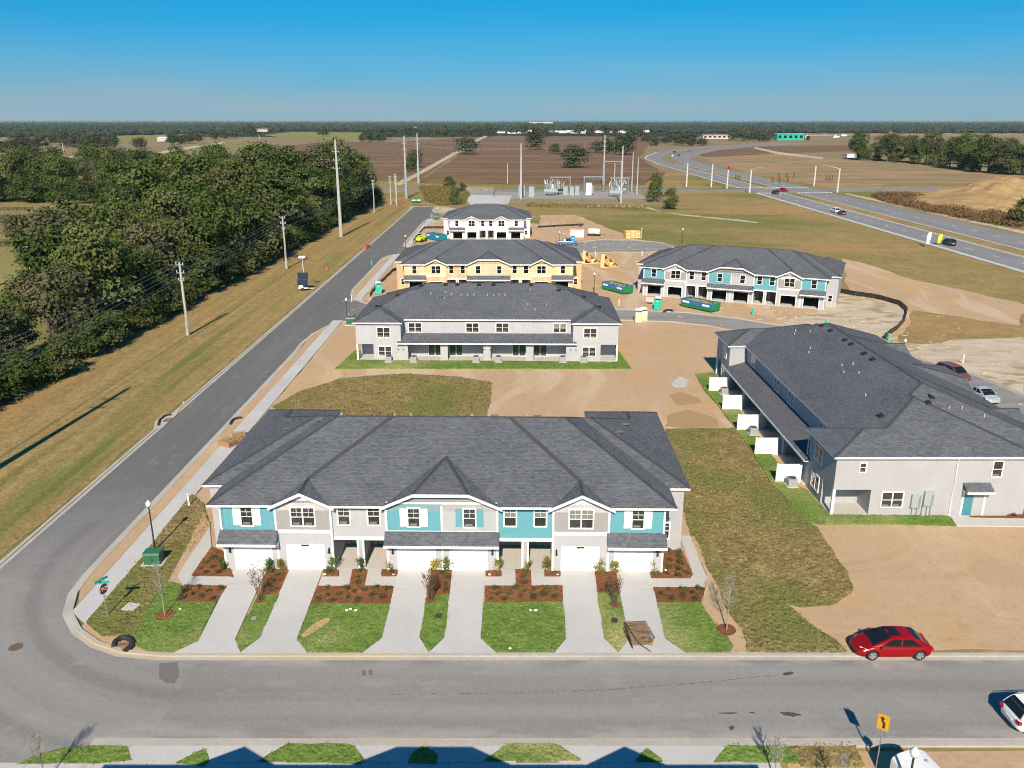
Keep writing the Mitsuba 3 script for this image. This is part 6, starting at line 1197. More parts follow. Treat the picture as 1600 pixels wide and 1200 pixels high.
signal(103.5, 406, 10.4, None, 'pale mast with a red banner left of the junction'); m = MB(); m.box(-.35, .35, -.4, -.34, 8.8, 10.6); part('traffic_mast', 'banner', m, 'mat_tail_lens', mat4(103.5, 406))
signal(107.8, 382, 10.1, (5, -1), 'pale mast with a lamp arm nearest the junction'); signal(150.3, 420, 9.9, (-2, 0), 'pale mast at the far right of the junction'); signal(147.6, 382, 10.7, (-7, 3), 'leaning pale mast with a long arm right of the junction')
signal(86, 416, 11.3, None, 'thin pale mast left of the junction by the brown field'); signal(98, 415, 11.0, None, 'second thin mast nearer the junction')
for i, (x, y) in enumerate([(123.47, 467.37), (124.03, 464.79), (124.41, 462.24), (150.8, 477.98), (156.88, 483.46), (161.82, 486.24), (171.83, 462.24), (173.41, 462.24), (174.98, 462.24), (139.44, 452.3), (140.25, 442.77), (146.12, 447.48)]):
    k = thing('silt_post', 'dark bundled post, one of several standing beside the junction', 'post', 'dark posts beside the junction'); m = MB(); m.cyl(0, 0, 0, 2.6, 0.42, 0.34, 7); m.cyl(0, 0, 2.6, 3.0, 0.15, 0.1, 6); scene[k] = mikit.ply(m.out(), 'mat_brush', to_world=T().translate([x, y, 0]))

# ---------------------------------------------------------------- far buildings
def barn(x, y, w, d, h, rz, wall, roof, label, ridge=None, name='building', windows=0, cat='building', grp=None):
    k = thing(name, label, cat, grp); M = mat4(x, y, 0, rz); m = MB(); m.box(-w / 2, w / 2, -d / 2, d / 2, 0, h); part(k, 'wall', m, wall, M)
    rh = ridge if ridge is not None else d * 0.22
    m = MB(); e = 0.5; v = [(-w / 2 - e, -d / 2 - e, h), (w / 2 + e, -d / 2 - e, h), (w / 2 + e, d / 2 + e, h), (-w / 2 - e, d / 2 + e, h), (-w / 2 + e, 0, h + rh), (w / 2 - e, 0, h + rh)]
    m.mesh(v, [[0, 1, 5], [0, 5, 4], [2, 3, 4], [2, 4, 5], [1, 2, 5], [3, 0, 4], [0, 3, 2], [0, 2, 1]]); part(k, 'roof', m, roof, M)
    for i in range(windows): q = -w / 2 + (i + .5) * w / windows; m = MB(); m.box(q - w / windows * .28, q + w / windows * .28, -d / 2 - .06, -d / 2 + .02, h * .35, h * .78); part(k, 'window', m, 'mat_dark_glass', M)
    return k
barn(-634, 1120, 50, 12, 4, 0, 'mat_dark_fence', 'mat_barn_roof', 'long low brown roofed barn far out on the left')
barn(-383, 806, 14, 6, 3, 0, 'mat_white', 'mat_pale_roof', 'small white building at the end of the curved driveway')
barn(-556, 1368, 16, 9, 5, 0, 'mat_offwhite', 'mat_pale_roof', 'far white house between two trees on the left')
barn(-258, 655, 11, 8, 3.2, 15, 'mat_dark_fence', 'mat_barn_roof', 'brown roofed shed behind the wood')
barn(*(-752.41, 2573.03), 45, 14, 7, 4, 'mat_offwhite', 'mat_barn_roof', 'pale farmhouse on the wooded rise beside the pasture')
barn(*(-332.44, 3126.52), 55, 20, 6, 0, 'mat_white', 'mat_pale_roof', 'long white building among the trees left of the brown field')
barn(370, 1562, 52, 22, 6.5, 4, 'mat_offwhite', 'mat_barn_roof', 'low pale warehouse with a brownish roof behind the highway bend', 2.5, windows=6)
k = barn(470, 1458, 46, 18, 10, 2, 'mat_green_wrap', 'mat_pale_roof', 'bright green wrapped building under construction', 0.6, windows=5); barn(524, 1462, 40, 16, 7, 2, 'mat_stud', 'mat_pale_roof', 'dark open building frame beside the green wrapped one', 0.5)
barn(*(183.08, 5478.85), 150, 50, 22, 0, 'mat_offwhite', 'mat_pale_roof', 'large pale institution on the skyline above the brown field', 3, windows=9)
r = np.random.default_rng(5)
for i in range(24):
    px = 783 + i * 9.3 + r.uniform(-2, 2); py = 207.2 + r.uniform(-1.6, 1.6); D = 31 / ((py - 189) / 1285 * 0.9); X = (px - 800) / 1285 * D
    barn(X, D, r.uniform(16, 26), 11, 3.6, r.uniform(-25, 25), 'mat_white', 'mat_pale_roof' if i % 3 else 'mat_barn_roof', 'small pale house in the far row behind the brown field', 2.5, 'far_house', 0, 'house', 'far houses behind the brown field')
for i in range(9): (x, y) = [(542.45, 3649.26), (976.41, 4381.1), (1342.57, 5478.85), (-710.12, 3981.92), (1139.15, 3126.52), (497.78, 2573.03), (455.66, 4381.1), (-325.47, 4381.1), (-36.16, 4868.99)][i]; barn(x, y, y * 0.008, y * 0.003, 6, r.uniform(-20, 20), 'mat_white', 'mat_pale_roof', 'distant white building among the far woods', 3, 'far_house', 0, 'house', 'distant buildings in the far woods')
for i, (x, y) in enumerate([(578.34, 1678.94), (550.98, 1558.3), (585.85, 1616.39), (576.55, 1558.3), (633.42, 1678.94), (702.47, 1819.67), (1070.44, 2429.54), (1088.52, 2429.54), (1134.5, 2499.24)]):
    k = thing('site_machine', 'yellow earth mover parked on the far bare lot' if i > 5 else 'white site container by the open building frame', 'machine' if i > 5 else 'container', 'earth movers on the far lot' if i > 5 else 'containers by the open frame'); m = MB(); m.box(-5, 5, -2, 2, 0.3, 3.2); m.box(-3, 0, -1.5, 1.5, 3.2, 5.0); m.box(5, 8, -0.5, 0.5, 2.0, 3.0); scene[k] = mikit.ply(m.out(), 'mat_orange' if i > 5 else 'mat_white', to_world=T().translate([x, y, 0]))
barn(*(302.63, 760.44), 9, 4, 3.2, 0, 'mat_white', 'mat_pale_roof', 'white trailer at the left end of the dark grove', 0.2)
# houses among the trees of the wood
barn(-92, 122, 11, 9, 4.5, 20, 'mat_beige_siding', 'mat_pale_roof', 'beige house half hidden by the trees of the wood'); barn(-104, 186, 9, 8, 4.5, 20, 'mat_white', 'mat_pale_roof', 'white roofed house deep in the wood')

# loose debris on the building site: nobody could count it
r = np.random.default_rng(77); m = MB()
for (cx, cy), sp, nn in (((30.93, 188.77), 5, 40), ((17.7, 173.81), 6, 30), ((29.09, 202.21), 6, 40), ((42.21, 139.95), 9, 50), ((50.82, 135.97), 7, 40), ((8.35, 271.56), 7, 50), ((12.98, 259.47), 6, 40), ((36.29, 143.08), 3, 20), ((22.04, 218.78), 6, 40), ((-24.32, 146.35), 3, 15), ((55.47, 131.27), 9, 60), ((57.02, 108.44), 9, 50)):
    for _ in range(nn):
        x, y = cx + r.normal() * sp, cy + r.normal() * sp * 1.3; a = r.uniform(.08, .5); m.box(-a, a, -.07, .07, 0, r.uniform(.05, .16), mat4(x, y, 0.02, r.uniform(0, 180)))
k = thing('debris', 'loose boards and rubble strewn about the building site', None, None, 'stuff'); scene[k] = mikit.ply(m.out(), 'mat_rubble_pale' if 'mat_rubble_pale' in scene else flat('mat_rubble_pale', (0.52, 0.42, 0.30)))
m = MB(); r = np.random.default_rng(78)
for _ in range(420): x, y = r.uniform(16, 60), r.uniform(43.6, 60); m.ball(x, y, 0.02, r.uniform(.02, .07), 0, (1, 1, .6))
for _ in range(500): x, y = r.uniform(-25, 24), r.uniform(74, 102); m.ball(x, y, 0.02, r.uniform(.02, .08), 0, (1, 1, .6))
k = thing('pebbles', 'small stones and clods scattered over the sand', None, None, 'stuff'); scene[k] = mikit.ply(m.out(), 'mat_wet_sand')

# ---------------------------------------------------------------- trees and plants
def leaf_cards(cen, nrm, size, r):
    """two bent triangles per leaf cluster"""
    n = len(cen); a = np.cross(nrm, r.normal(size=(n, 3))); a /= np.linalg.norm(a, axis=1, keepdims=True) + 1e-9
    b = np.cross(nrm, a); s = size[:, None] * r.uniform(0.7, 1.3, (n, 1)); w = s * r.uniform(0.45, 0.8, (n, 1))
    v = np.stack([cen - a * s, cen + b * w + nrm * s * 0.25, cen + a * s, cen - b * w + nrm * s * 0.1], 1).reshape(-1, 3)
    k = np.arange(n)[:, None] * 4
    return v, np.vstack([k + [0, 1, 2], k + [0, 2, 3]])
def crown_mesh(seed, lobes, n, leaf, gap=0.35):
    """lobes: (x, y, z, rx, ry, rz); leaf clusters sit in clumps near the lobes' skins"""
    r = np.random.default_rng(seed); lobes = np.asarray(lobes, float)
    vol = (lobes[:, 3] * lobes[:, 4] * lobes[:, 5]) ** 0.7; pick = r.choice(len(lobes), n // 14, p=vol / vol.sum())
    d = r.normal(size=(len(pick), 3)); d /= np.linalg.norm(d, axis=1, keepdims=True); d[:, 2] = np.where(d[:, 2] < -0.35, -d[:, 2], d[:, 2])
    c = lobes[pick, :3] + d * lobes[pick, 3:] * r.uniform(0.62, 1.06, (len(pick), 1))
    keep = meshkit.noise(c * 0.55, seed) > gap * 0.8; c, d = c[keep], d[keep]
    m = 14; cc = np.repeat(c, m, 0); dd = np.repeat(d, m, 0)
    cc = cc + r.normal(size=cc.shape) * leaf * np.array([1.9, 1.9, 1.3]); nn = dd + r.normal(size=dd.shape) * 0.48 + [0, 0, 0.4]; nn /= np.linalg.norm(nn, axis=1, keepdims=True)
    return leaf_cards(cc, nn, np.full(len(cc), leaf), r)
def limbs(seed, h, r0, n, spread, top, mb=None):
    r = np.random.default_rng(seed); mb = mb or MB()
    mb.tube([[0, 0, -0.3], [r.uniform(-.1, .1), r.uniform(-.1, .1), h * 0.35], [r.uniform(-.3, .3), r.uniform(-.3, .3), h * 0.62]], [r0, r0 * 0.75, r0 * 0.35], 7)
    for i in range(n):
        a = 2 * np.pi * (i + r.uniform(-.3, .3)) / n; z0 = h * r.uniform(0.28, 0.5); L = spread * r.uniform(0.6, 1)
        mb.tube([[0, 0, z0], [np.cos(a) * L * 0.45, np.sin(a) * L * 0.45, z0 + (top - z0) * 0.45], [np.cos(a) * L, np.sin(a) * L, z0 + (top - z0) * r.uniform(0.7, 1.0)]], [r0 * 0.45, r0 * 0.3, r0 * 0.08], 5)
    return mb
def group(name, **shapes): scene[name] = {'type': 'shapegroup', **shapes}
def oak(name, seed, h, w, n, leaf, low=0.22, mat='mat_oak_leaf', gap=0.35, bark='mat_bark'):
    r = np.random.default_rng(seed); L = []
    for i in range(9):
        a = r.uniform(0, 2 * np.pi); q = w * 0.5 * r.uniform(0.25, 0.62); z = h * r.uniform(low + 0.16, 0.80); s = w * r.uniform(0.20, 0.30)
        L.append((np.cos(a) * q, np.sin(a) * q, z, s, s, s * r.uniform(0.7, 1.0)))
    L.append((0, 0, h * 0.78, w * 0.26, w * 0.26, h * 0.2)); L.append((0, 0, h * (low + 0.25), w * 0.36, w * 0.36, h * 0.2))
    group(name, trunk=mikit.ply(limbs(seed, h, h * 0.022 + 0.06, 6, w * 0.36, h * 0.8).out(), bark), crown=mikit.ply(crown_mesh(seed, L, n, leaf, gap), mat))
NOAK = 7
for i in range(NOAK): oak(f'grp_oak_{i}', 50 + i, 1.0 * (15 + (i % 3)), 11 + (i * 5) % 4, 5200, 0.34, low=0.12, mat=('mat_oak_leaf', 'mat_oak_leaf_b', 'mat_oak_leaf', 'mat_oak_leaf_c', 'mat_oak_leaf', 'mat_oak_leaf_b', 'mat_oak_leaf')[i])
for i in range(3): oak(f'grp_edge_{i}', 80 + i, 6.0, 6.2, 2300, 0.26, low=0.0, gap=0.3)
for i in range(4): oak(f'grp_field_{i}', 90 + i, 10.0, 14.0, 1500, 0.62, low=0.06, mat='mat_far_leaf', gap=0.25)
for i in range(2):   # tall pines
    r = np.random.default_rng(200 + i); L = [(r.uniform(-1.5, 1.5), r.uniform(-1.5, 1.5), z, 2.6 - z * 0.06, 2.6 - z * 0.06, 1.1) for z in np.linspace(9, 20, 10)]
    group(f'grp_pine_{i}', trunk=mikit.ply(limbs(200 + i, 26, 0.35, 5, 2.2, 19).out(), 'mat_bark'), crown=mikit.ply(crown_mesh(210 + i, L, 1800, 0.42, 0.3), 'mat_far_leaf'))
r = np.random.default_rng(300)
group('grp_bare', trunk=mikit.ply(limbs(301, 14, 0.2, 13, 4.4, 13.5).out(), 'mat_grey_bark' if 'mat_grey_bark' in scene else flat('mat_grey_bark', (0.19, 0.175, 0.155))), crown=mikit.ply(crown_mesh(302, [(0, 0, 10, 4.0, 4.0, 4), (1, 1, 7, 3.4, 3.4, 3)], 3200, 0.2, 0.35), 'mat_brown_leaf' if 'mat_brown_leaf' in scene else flat('mat_brown_leaf', (0.13, 0.105, 0.07))))
def plant(name, label, cat, grp, g, x, y, s=1.0, sz=None, rot=None):
    k = thing(name, label, cat, grp); rot = rng.uniform(0, 360) if rot is None else rot
    scene[k] = {'type': 'instance', 'shapegroup': {'type': 'ref', 'id': g}, 'to_world': T().translate([float(x), float(y), 0]).rotate([0, 0, 1], float(rot)).scale([s, s, sz or s])}
    return k

# the wood along the power lines
def poisson(poly, d, seed, tries=6000):
    r = np.random.default_rng(seed); x0, y0, x1, y1 = poly.bounds; P = []; g = {}
    for _ in range(tries):
        p = (r.uniform(x0, x1), r.uniform(y0, y1)); c = (int(p[0] // d), int(p[1] // d))
        if not poly.contains(Point(p)): continue
        if any((q[0] - p[0]) ** 2 + (q[1] - p[1]) ** 2 < d * d for a in (-1, 0, 1) for b in (-1, 0, 1) for q in g.get((c[0] + a, c[1] + b), ())): continue
        P.append(p); g.setdefault(c, []).append(p)
    return P
wood = Polygon([(-62, 58), (-61, 110), (-59.5, 172), (-58.5, 255), (-56.5, 345), (-80, 350), (-100, 310), (-112, 240), (-98, 190), (-92, 165), (-104, 140), (-112, 110), (-100, 75), (-75, 58)])
paddock_gap = Polygon([(-66, 108), (-84, 150), (-104, 190), (-118, 235), (-150, 260), (-260, 340), (-260, 100)])
wood = wood.difference(paddock_gap.buffer(1.0))
for i, (x, y) in enumerate(poisson(wood, 7.0, 1)):
    s = (0.72 + 0.50 * min(max((y - 90) / 130, 0), 1)) * rng.uniform(0.74, 1.24)
    if x < -88 and y > 165: s *= 0.72
    bare = i % 23 == 5
    z = 'at the near end of the wood' if y < 105 else 'between the near end and the nearest grey pole' if y < 140 else 'behind the light tower' if y < 185 else 'before the very tall steel pole' if y < 240 else 'beyond the very tall steel pole' if y < 300 else 'at the far end of the wood'
    z = ('front row tree ' if x > -70 else 'inner tree ' if x > -88 else 'deep tree ') + z
    lab = 'leafless grey crown, ' + z if bare else ('dark', 'fresh green', 'dark', 'greyish', 'dark', 'fresh green', 'dark')[i % NOAK] + ' broadleaf crown, ' + z
    plant('wood_tree', lab, 'tree', 'wood trees: ' + lab, 'grp_bare' if bare else f'grp_oak_{i % NOAK}', x, y, s)
for i, y in enumerate(np.arange(62, 350, 3.6)):
    plant('edge_bush', 'low leafy bush at the edge of the wood ' + ('near the left picture edge' if y < 110 else 'near the nearest grey pole' if y < 150 else 'behind the light tower' if y < 200 else 'near the very tall steel pole' if y < 260 else 'near the far clustered poles'), 'bush', 'edge bushes ' + str(int((y > 110) + 0) + int(y > 150) + int(y > 200) + int(y > 260)), f'grp_edge_{i % 3}', -57.6 + 1.8 * (y - 62) / 288 + rng.uniform(-1.2, 0.9) - (1.2 if y < 170 else 0), y + rng.uniform(-1, 1), rng.uniform(0.55, 1.05))
old = Polygon([(-340, 345), (-160, 345), (-112, 300), (-100, 340), (-90, 380), (-150, 440), (-330, 455)])
for i, (x, y) in enumerate(poisson(old, 14.5, 2)):
    plant('old_oak', 'large dark oak in the block of wood behind the paddock', 'tree', 'oaks behind the paddock', f'grp_oak_{(i * 3) % NOAK}', x, y, rng.uniform(1.0, 1.35))
for px, py, s in ((-122, 205, .62), (-124, 222, .55), (-128, 240, .55), (-98, 168, .55), (-131, 252, .5)):
    plant('paddock_tree', 'sparse yellowish tree standing at the paddock fence', 'tree', 'trees at the paddock fence', f'grp_oak_{abs(px) % NOAK}', px, py, s)

for i, (x, y) in enumerate(poisson(Polygon([(-345, 338), (-150, 330), (-120, 296), (-112, 300), (-150, 340), (-345, 349)]), 7.5, 4)):
    plant('oak_bush', 'dark bush filling the foot of the oaks behind the paddock', 'bush', 'bushes at the foot of the oaks', f'grp_edge_{i % 3}', x, y, rng.uniform(1.2, 2.0))
# scattered trees on the fields: pixel-measured positions turned into metres
def field_tree(x, y, w, lab, grp, sz=1.0):
    w = min(w * y / 1285, 24) if grp is None else w
    plant('field_tree', lab, 'tree', grp, f'grp_field_{rng.integers(4)}', x, y, w / 14.0, sz * w / 14.0)
for (x, y), w, lab in (((-45.69, 834.51), 36, 'round dark oak beside the pale dirt track'), ((44.59, 591.59), 44, 'broad dark oak alone in the middle of the brown field'), ((43.4, 851.07), 17, 'small oak left of the tallest steel pole, in the brown field'), ((28.93, 965.87), 32, 'tall rough oak far out in the brown field'), ((107.47, 818.58), 34, 'spreading pale oak right of the tallest pole'),
    ((85.92, 868.29), 20, 'small oak half hidden by the tallest pole'), ((95.73, 851.07), 22, 'bushy oak between two tall poles'), ((-427.55, 988.04), 24, 'single round tree on the left field'), ((-68.66, 591.59), 26, 'tall dense tree behind the paired steel poles'), ((-65.92, 545.91), 18, 'lower tree at the foot of the paired steel poles'), ((-400.06, 1819.67), 30, 'single tree on the green pasture rise'),
    ((71.6, 1746.49), 44, 'distant oak above the brown field')):
    field_tree(x, y, w, lab, None, 1.25 if 'tall' in lab else 0.95)
for grp, lab, pts in (('trees at the highway bend', 'tree in the dark clump left of the highway bend', [(187.77, 1115.99), (216.98, 1209.81), (224.31, 1176.85), (223.66, 1115.99), (235.34, 1115.99), (248.69, 1115.99), (209.09, 1320.7), (244.6, 1320.7), (263.25, 1281.56)]),
    ('trees beside the green wrapped building', 'tree in the row left of the green wrapped building', [(365.37, 1406.54), (366.15, 1362.28), (390.56, 1406.54), (390.56, 1362.28), (402.77, 1362.28), (415.26, 1504.23), (454.54, 1504.23)]),
    ('trees behind the left field', 'tree in the thick clump behind the left field', [(-528.06, 886.21), (-540.14, 924.34), (-551.13, 965.87), (-563.9, 1011.25), (-551.71, 1061.06), (-528.5, 1035.56), (-519.2, 1035.56), (-498.05, 1011.25), (-479.33, 988.04), (-480.64, 1011.25), (-495.35, 1061.06), (-650.94, 1244.66), (-646.15, 1281.56), (-604.45, 1244.66), (-581.2, 1244.66), (-677.33, 1176.85), (-649.18, 1176.85), (-628.95, 1176.85)]),
    ('trees round the far white house', 'tree in the scattered clump by the far white house', [(-467.97, 1176.85), (-465.6, 1209.81), (-466.82, 1244.66), (-483.27, 1320.7), (-554.35, 1406.54), (-504.48, 1453.76), (-523.08, 1558.3), (-524.37, 1616.39), (-573.11, 1899.22), (-683.49, 2185.59)]),
    ('trees right of the pasture rise', 'tree in the brownish clump right of the pasture rise', [(-235.97, 1362.28), (-216.98, 1320.7), (-205.15, 1320.7), (-271.23, 1616.39), (-224.46, 1504.23), (-234.34, 1746.49)]),
    ('trees behind the brown field', 'tree in the long row behind the brown field', [(-182.26, 1746.49), (-156.48, 1678.94), (-137.7, 1678.94), (-118.92, 1678.94), (-104.15, 1746.49), (-88.15, 1819.67), (-70.75, 1899.22), (-51.78, 1986), (-204.58, 2081.04), (-158.09, 2081.04), (-117.17, 2185.59), (-226.41, 1899.22), (29.59, 1986), (53.77, 1899.22), (155.34, 1986), (176.89, 1899.22), (214.51, 1986), (226.41, 1899.22), (240.85, 1746.49), (241.09, 1616.39)])):
    for x, y in pts: field_tree(x, y, min(8 + y * 0.008, 26) * rng.uniform(0.8, 1.3), lab, grp, rng.uniform(0.85, 1.2))
gx2 = [(288.12, 709.92), (294.52, 709.92), (301.99, 709.92), (299.64, 687.07), (306.87, 687.07), (304.44, 665.63), (310.45, 665.63), (307.98, 645.46), (305.66, 626.46), (311.32, 626.46), (300.5, 591.59), (298.56, 575.55), (303.77, 575.55), (301.8, 560.35), (299.93, 545.91), (298.15, 532.19), (300.07, 525.57), (301.94, 519.12), (303.77, 512.82), (305.56, 506.67), (350.59, 760.44), (353.05, 734.32), (346.14, 687.07), (350.51, 665.63), (344.34, 626.46), (338.85, 591.59), (342.83, 575.55), (322.51, 788.45), (328.33, 760.44)]
for i, (x, y) in enumerate(gx2):
    if i % 5 == 4 and i > 4: plant('pine_tree', 'tall thin pine standing above the dark trees behind the bare ground', 'tree', 'tall pines behind the bare ground', f'grp_pine_{i % 2}', x, y, 1.0 * rng.uniform(0.8, 1.0))
    plant('grove_tree', 'dense dark tree in the grove behind the bare ground', 'tree', 'trees of the grove behind the bare ground', f'grp_oak_{i % NOAK}', x + rng.uniform(-6, 8), y + rng.uniform(-6, 16), rng.uniform(0.95, 1.45), rng.uniform(1.0, 1.5))
    plant('grove_bush', 'dark undergrowth bush along the front of the grove', 'bush', 'undergrowth along the front of the grove', f'grp_edge_{i % 3}', x + rng.uniform(-5, 5), y - rng.uniform(0, 5), rng.uniform(0.9, 1.5))
# near the substation and by the highway
plant('cypress_tree', 'brownish upright tree at the corner of the substation fence', 'tree', None, 'grp_edge_0', *(56.38, 335.83), 1.1, 1.75)
plant('cypress_tree', 'bushy green tree just outside the substation fence corner', 'tree', None, 'grp_edge_1', *(58.25, 308.27), 0.85, 1.2)
plant('scrub_bush', 'green bush in the rough scrub left of the substation drive', 'bush', None, 'grp_edge_2', *(-22.47, 378.67), 0.75)
plant('scrub_bush', 'taller dark bush at the front of the rough scrub', 'bush', None, 'grp_edge_0', *(-22.86, 325.28), 0.75, 1.15)
plant('scrub_bush', 'greyish bush at the back of the rough scrub', 'bush', None, 'grp_edge_1', *(-30.09, 404.33), 0.9)
plant('scrub_bush', 'green bush at the lower end of the brown hedge by the sand heap', 'bush', None, 'grp_edge_1', *(159.34, 259.47), 1.3)
# rough brown scrub: nobody could count its stems
def scrub(name, label, pts, dens, hgt, mat, seed):
    P = Polygon(pts); r = np.random.default_rng(seed); n = int(P.area * dens); x0, y0, x1, y1 = P.bounds
    q = np.stack([r.uniform(x0, x1, n * 2), r.uniform(y0, y1, n * 2)], 1); q = q[shapely.contains_xy(P, q[:, 0], q[:, 1])]
    z = hgt * r.uniform(0.1, 1, len(q)) * (0.3 + 0.9 * meshkit.noise(np.column_stack([q * 0.25, q[:, 0] * 0]), seed)); nn = r.normal(size=(len(q), 3)) + [0, -0.4, 0.5]; nn /= np.linalg.norm(nn, axis=1, keepdims=True)
    k = thing(name, label, None, None, 'stuff'); scene[k] = mikit.ply(leaf_cards(np.column_stack([q, z]), nn, np.full(len(q), 0.32), r), mat)
scrub('scrub', 'brown weedy hedge in front of the sand heap', [(155.78, 365.39), (169.81, 371.91), (177.29, 347.08), (172.98, 297.15), (167.98, 273.38), (154.07, 249.91), (149.6, 262.82), (147.73, 301.5), (148.64, 335.83)], 4.5, 2.0, 'mat_brush', 1)
scrub('scrub', 'tawny rough scrub left of the substation drive', [(-44.95, 408.28), (-31, 408.28), (-18.24, 368.62), (-18.63, 325.28), (-26.92, 320.24), (-34.87, 338.58)], 5.0, 2.0, 'mat_dry_brush' if 'mat_dry_brush' in scene else flat('mat_dry_brush', (0.17, 0.14, 0.055)), 2)
scrub('scrub', 'line of weeds along the front substation fence', [(6.06, 330.47), (50.63, 315.35), (49.17, 305.99), (4.82, 315.35)], 2.0, 1.0, 'mat_dry_brush', 3)

# the far woods: one mass
r = np.random.default_rng(11); V, Fc, nv = [], [], 0
ico = trimesh.creation.icosphere(subdivisions=1)
def blob(x, y, w, h):
    global nv
    v = ico.vertices * (1 + 0.55 * (meshkit.noise(ico.vertices * 2.3 + [x, y, 0], 3)[:, None] - 0.5)) * [w, w, h * 0.55] + [x, y, h * 0.45]
    V.append(v); Fc.append(ico.faces + nv); nv += len(v)
d = 1700.0
while d < 16000:
    wid = 7.5 + d * 0.0022; half = d * 0.70
    for x in np.arange(-half, half, wid * 1.15):
        px = x / d
        dens = meshkit.fbm(np.array([[x * 0.0016, d * 0.0011, 0.0]]), 3)[0]
        if d < 2600 and not (px < -0.33 or px > 0.18) and dens < 0.62: continue
        if 0.30 < px < 0.62 and d < 2250: continue
        if d < 2500 and -0.33 < px < -0.14: continue
        if dens < 0.36: continue
        blob(x + r.uniform(-.6, .6) * wid, d + r.uniform(-.5, .5) * d * 0.04, wid * r.uniform(0.7, 1.3), (11 + d * 0.0006) * r.uniform(0.65, 1.3) * (0.8 + 0.5 * dens))
    d *= 1.05
k = thing('far_woods', 'hazy dark band of distant woods along the skyline', None, None, 'stuff'); scene[k] = mikit.ply((np.vstack(V), np.vstack(Fc)), 'mat_woods_leaf')
print('far tris', sum(map(len, Fc)))

# ---------------------------------------------------------------- garden plants
def blades(seed, n, h, spread, w, lean=0.5):
    r = np.random.default_rng(seed); m = MB()
    for i in range(n):
        a = r.uniform(0, 2 * np.pi); L = h * r.uniform(0.6, 1.1); o = spread * r.uniform(0.3, 1) * lean; b = a + np.pi / 2; ww = w * r.uniform(0.7, 1.2); x, y = np.cos(a), np.sin(a); u, v = np.cos(b) * ww, np.sin(b) * ww
        p = [(x * .05 - u, y * .05 - v, 0), (x * .05 + u, y * .05 + v, 0), (x * o * .5 + u, y * o * .5 + v, L * .6), (x * o * .5 - u, y * o * .5 - v, L * .6), (x * o, y * o, L)]
        m.mesh(p, [[0, 1, 2], [0, 2, 3], [3, 2, 4]])
    return m.out()
def shrub_group(name, seed, h, w, n, leaf, mat):
    r = np.random.default_rng(seed); L = [(r.uniform(-.2, .2) * w, r.uniform(-.2, .2) * w, h * z, w * .3, w * .3, h * .2) for z in (0.2, 0.4, 0.6, 0.8)]
    group(name, stem=mikit.ply(limbs(seed, h, 0.025, 5, w * 0.3, h * 0.9).out(), 'mat_bark'), foliage=mikit.ply(crown_mesh(seed, L, n, leaf, 0.1), mat))
leafmat('mat_yellow_leaf', (0.17, 0.15, 0.03), (0.34, 0.27, 0.06), (0.26, 0.23, 0.05))
leafmat('mat_low_leaf', (0.045, 0.060, 0.020), (0.095, 0.115, 0.040), (0.13, 0.12, 0.05))
for i in range(3): shrub_group(f'grp_shrub_{i}', 400 + i, 1.25, 0.75, 420, 0.075, 'mat_shrub_leaf')
shrub_group('grp_yellow_shrub', 410, 1.15, 0.8, 420, 0.075, 'mat_yellow_leaf')
for i in range(3): shrub_group(f'grp_low_{i}', 420 + i, 0.36, 0.50, 200, 0.05, 'mat_low_leaf')
group('grp_spiky', blade=mikit.ply(blades(430, 90, 0.95, 0.95, 0.022), 'mat_shrub_leaf'))
def bush(g, p, s, lab): plant('garden_shrub', lab, 'shrub', None, g, p[0], p[1], s * 0.85)
for g, p, s, lab in (('grp_spiky', (-20.79, 52.55), 1.1, 'spiky green plant at the corner of the first garage'), ('grp_shrub_0', (-17.52, 52.46), .95, 'green shrub right of the first garage door'), ('grp_yellow_shrub', (-16.6, 52.46), .95, 'yellowish shrub left of the second garage door'), ('grp_shrub_1', (-12.98, 52.63), 1.05, 'upright dark shrub left of the grey porches'), ('grp_shrub_2', (-10.94, 52.63), .95, 'round dark shrub between the grey porches'), ('grp_yellow_shrub', (-8.8, 52.55), .8, 'leafy yellow green shrub right of the grey porches'),
    ('grp_yellow_shrub', (-5.55, 52.46), 1.05, 'yellowish shrub left in the bed between the middle garages'), ('grp_shrub_0', (-4.68, 52.55), 1.15, 'green shrub right in the bed between the middle garages'), ('grp_shrub_1', (-1.06, 52.46), 1.0, 'upright shrub left of the teal porches'), ('grp_spiky', (1.11, 52.55), 1.3, 'big spiky plant between the teal porches'), ('grp_shrub_2', (2.59, 52.46), 1.05, 'upright shrub right of the teal porches'), ('grp_shrub_0', (6.26, 52.19), 1.0, 'green shrub right of the fifth garage door'), ('grp_shrub_1', (7.41, 52.19), .95, 'bushy shrub left of the last garage door'), ('grp_shrub_2', (10.11, 52.37), 1.0, 'narrow upright shrub right of the last garage door')):
    bush(g, p, s, lab)
for pts, lab in beds:
    P = Polygon(pts).buffer(-0.28)
    if P.is_empty: continue
    for i, (x, y) in enumerate(poisson(P, 0.72, len(lab), 1500)):
        plant('low_shrub', 'low green shrub in the ' + lab, 'shrub', 'low shrubs in the ' + lab, f'grp_low_{i % 3}', x, y, rng.uniform(0.6, 1.05))
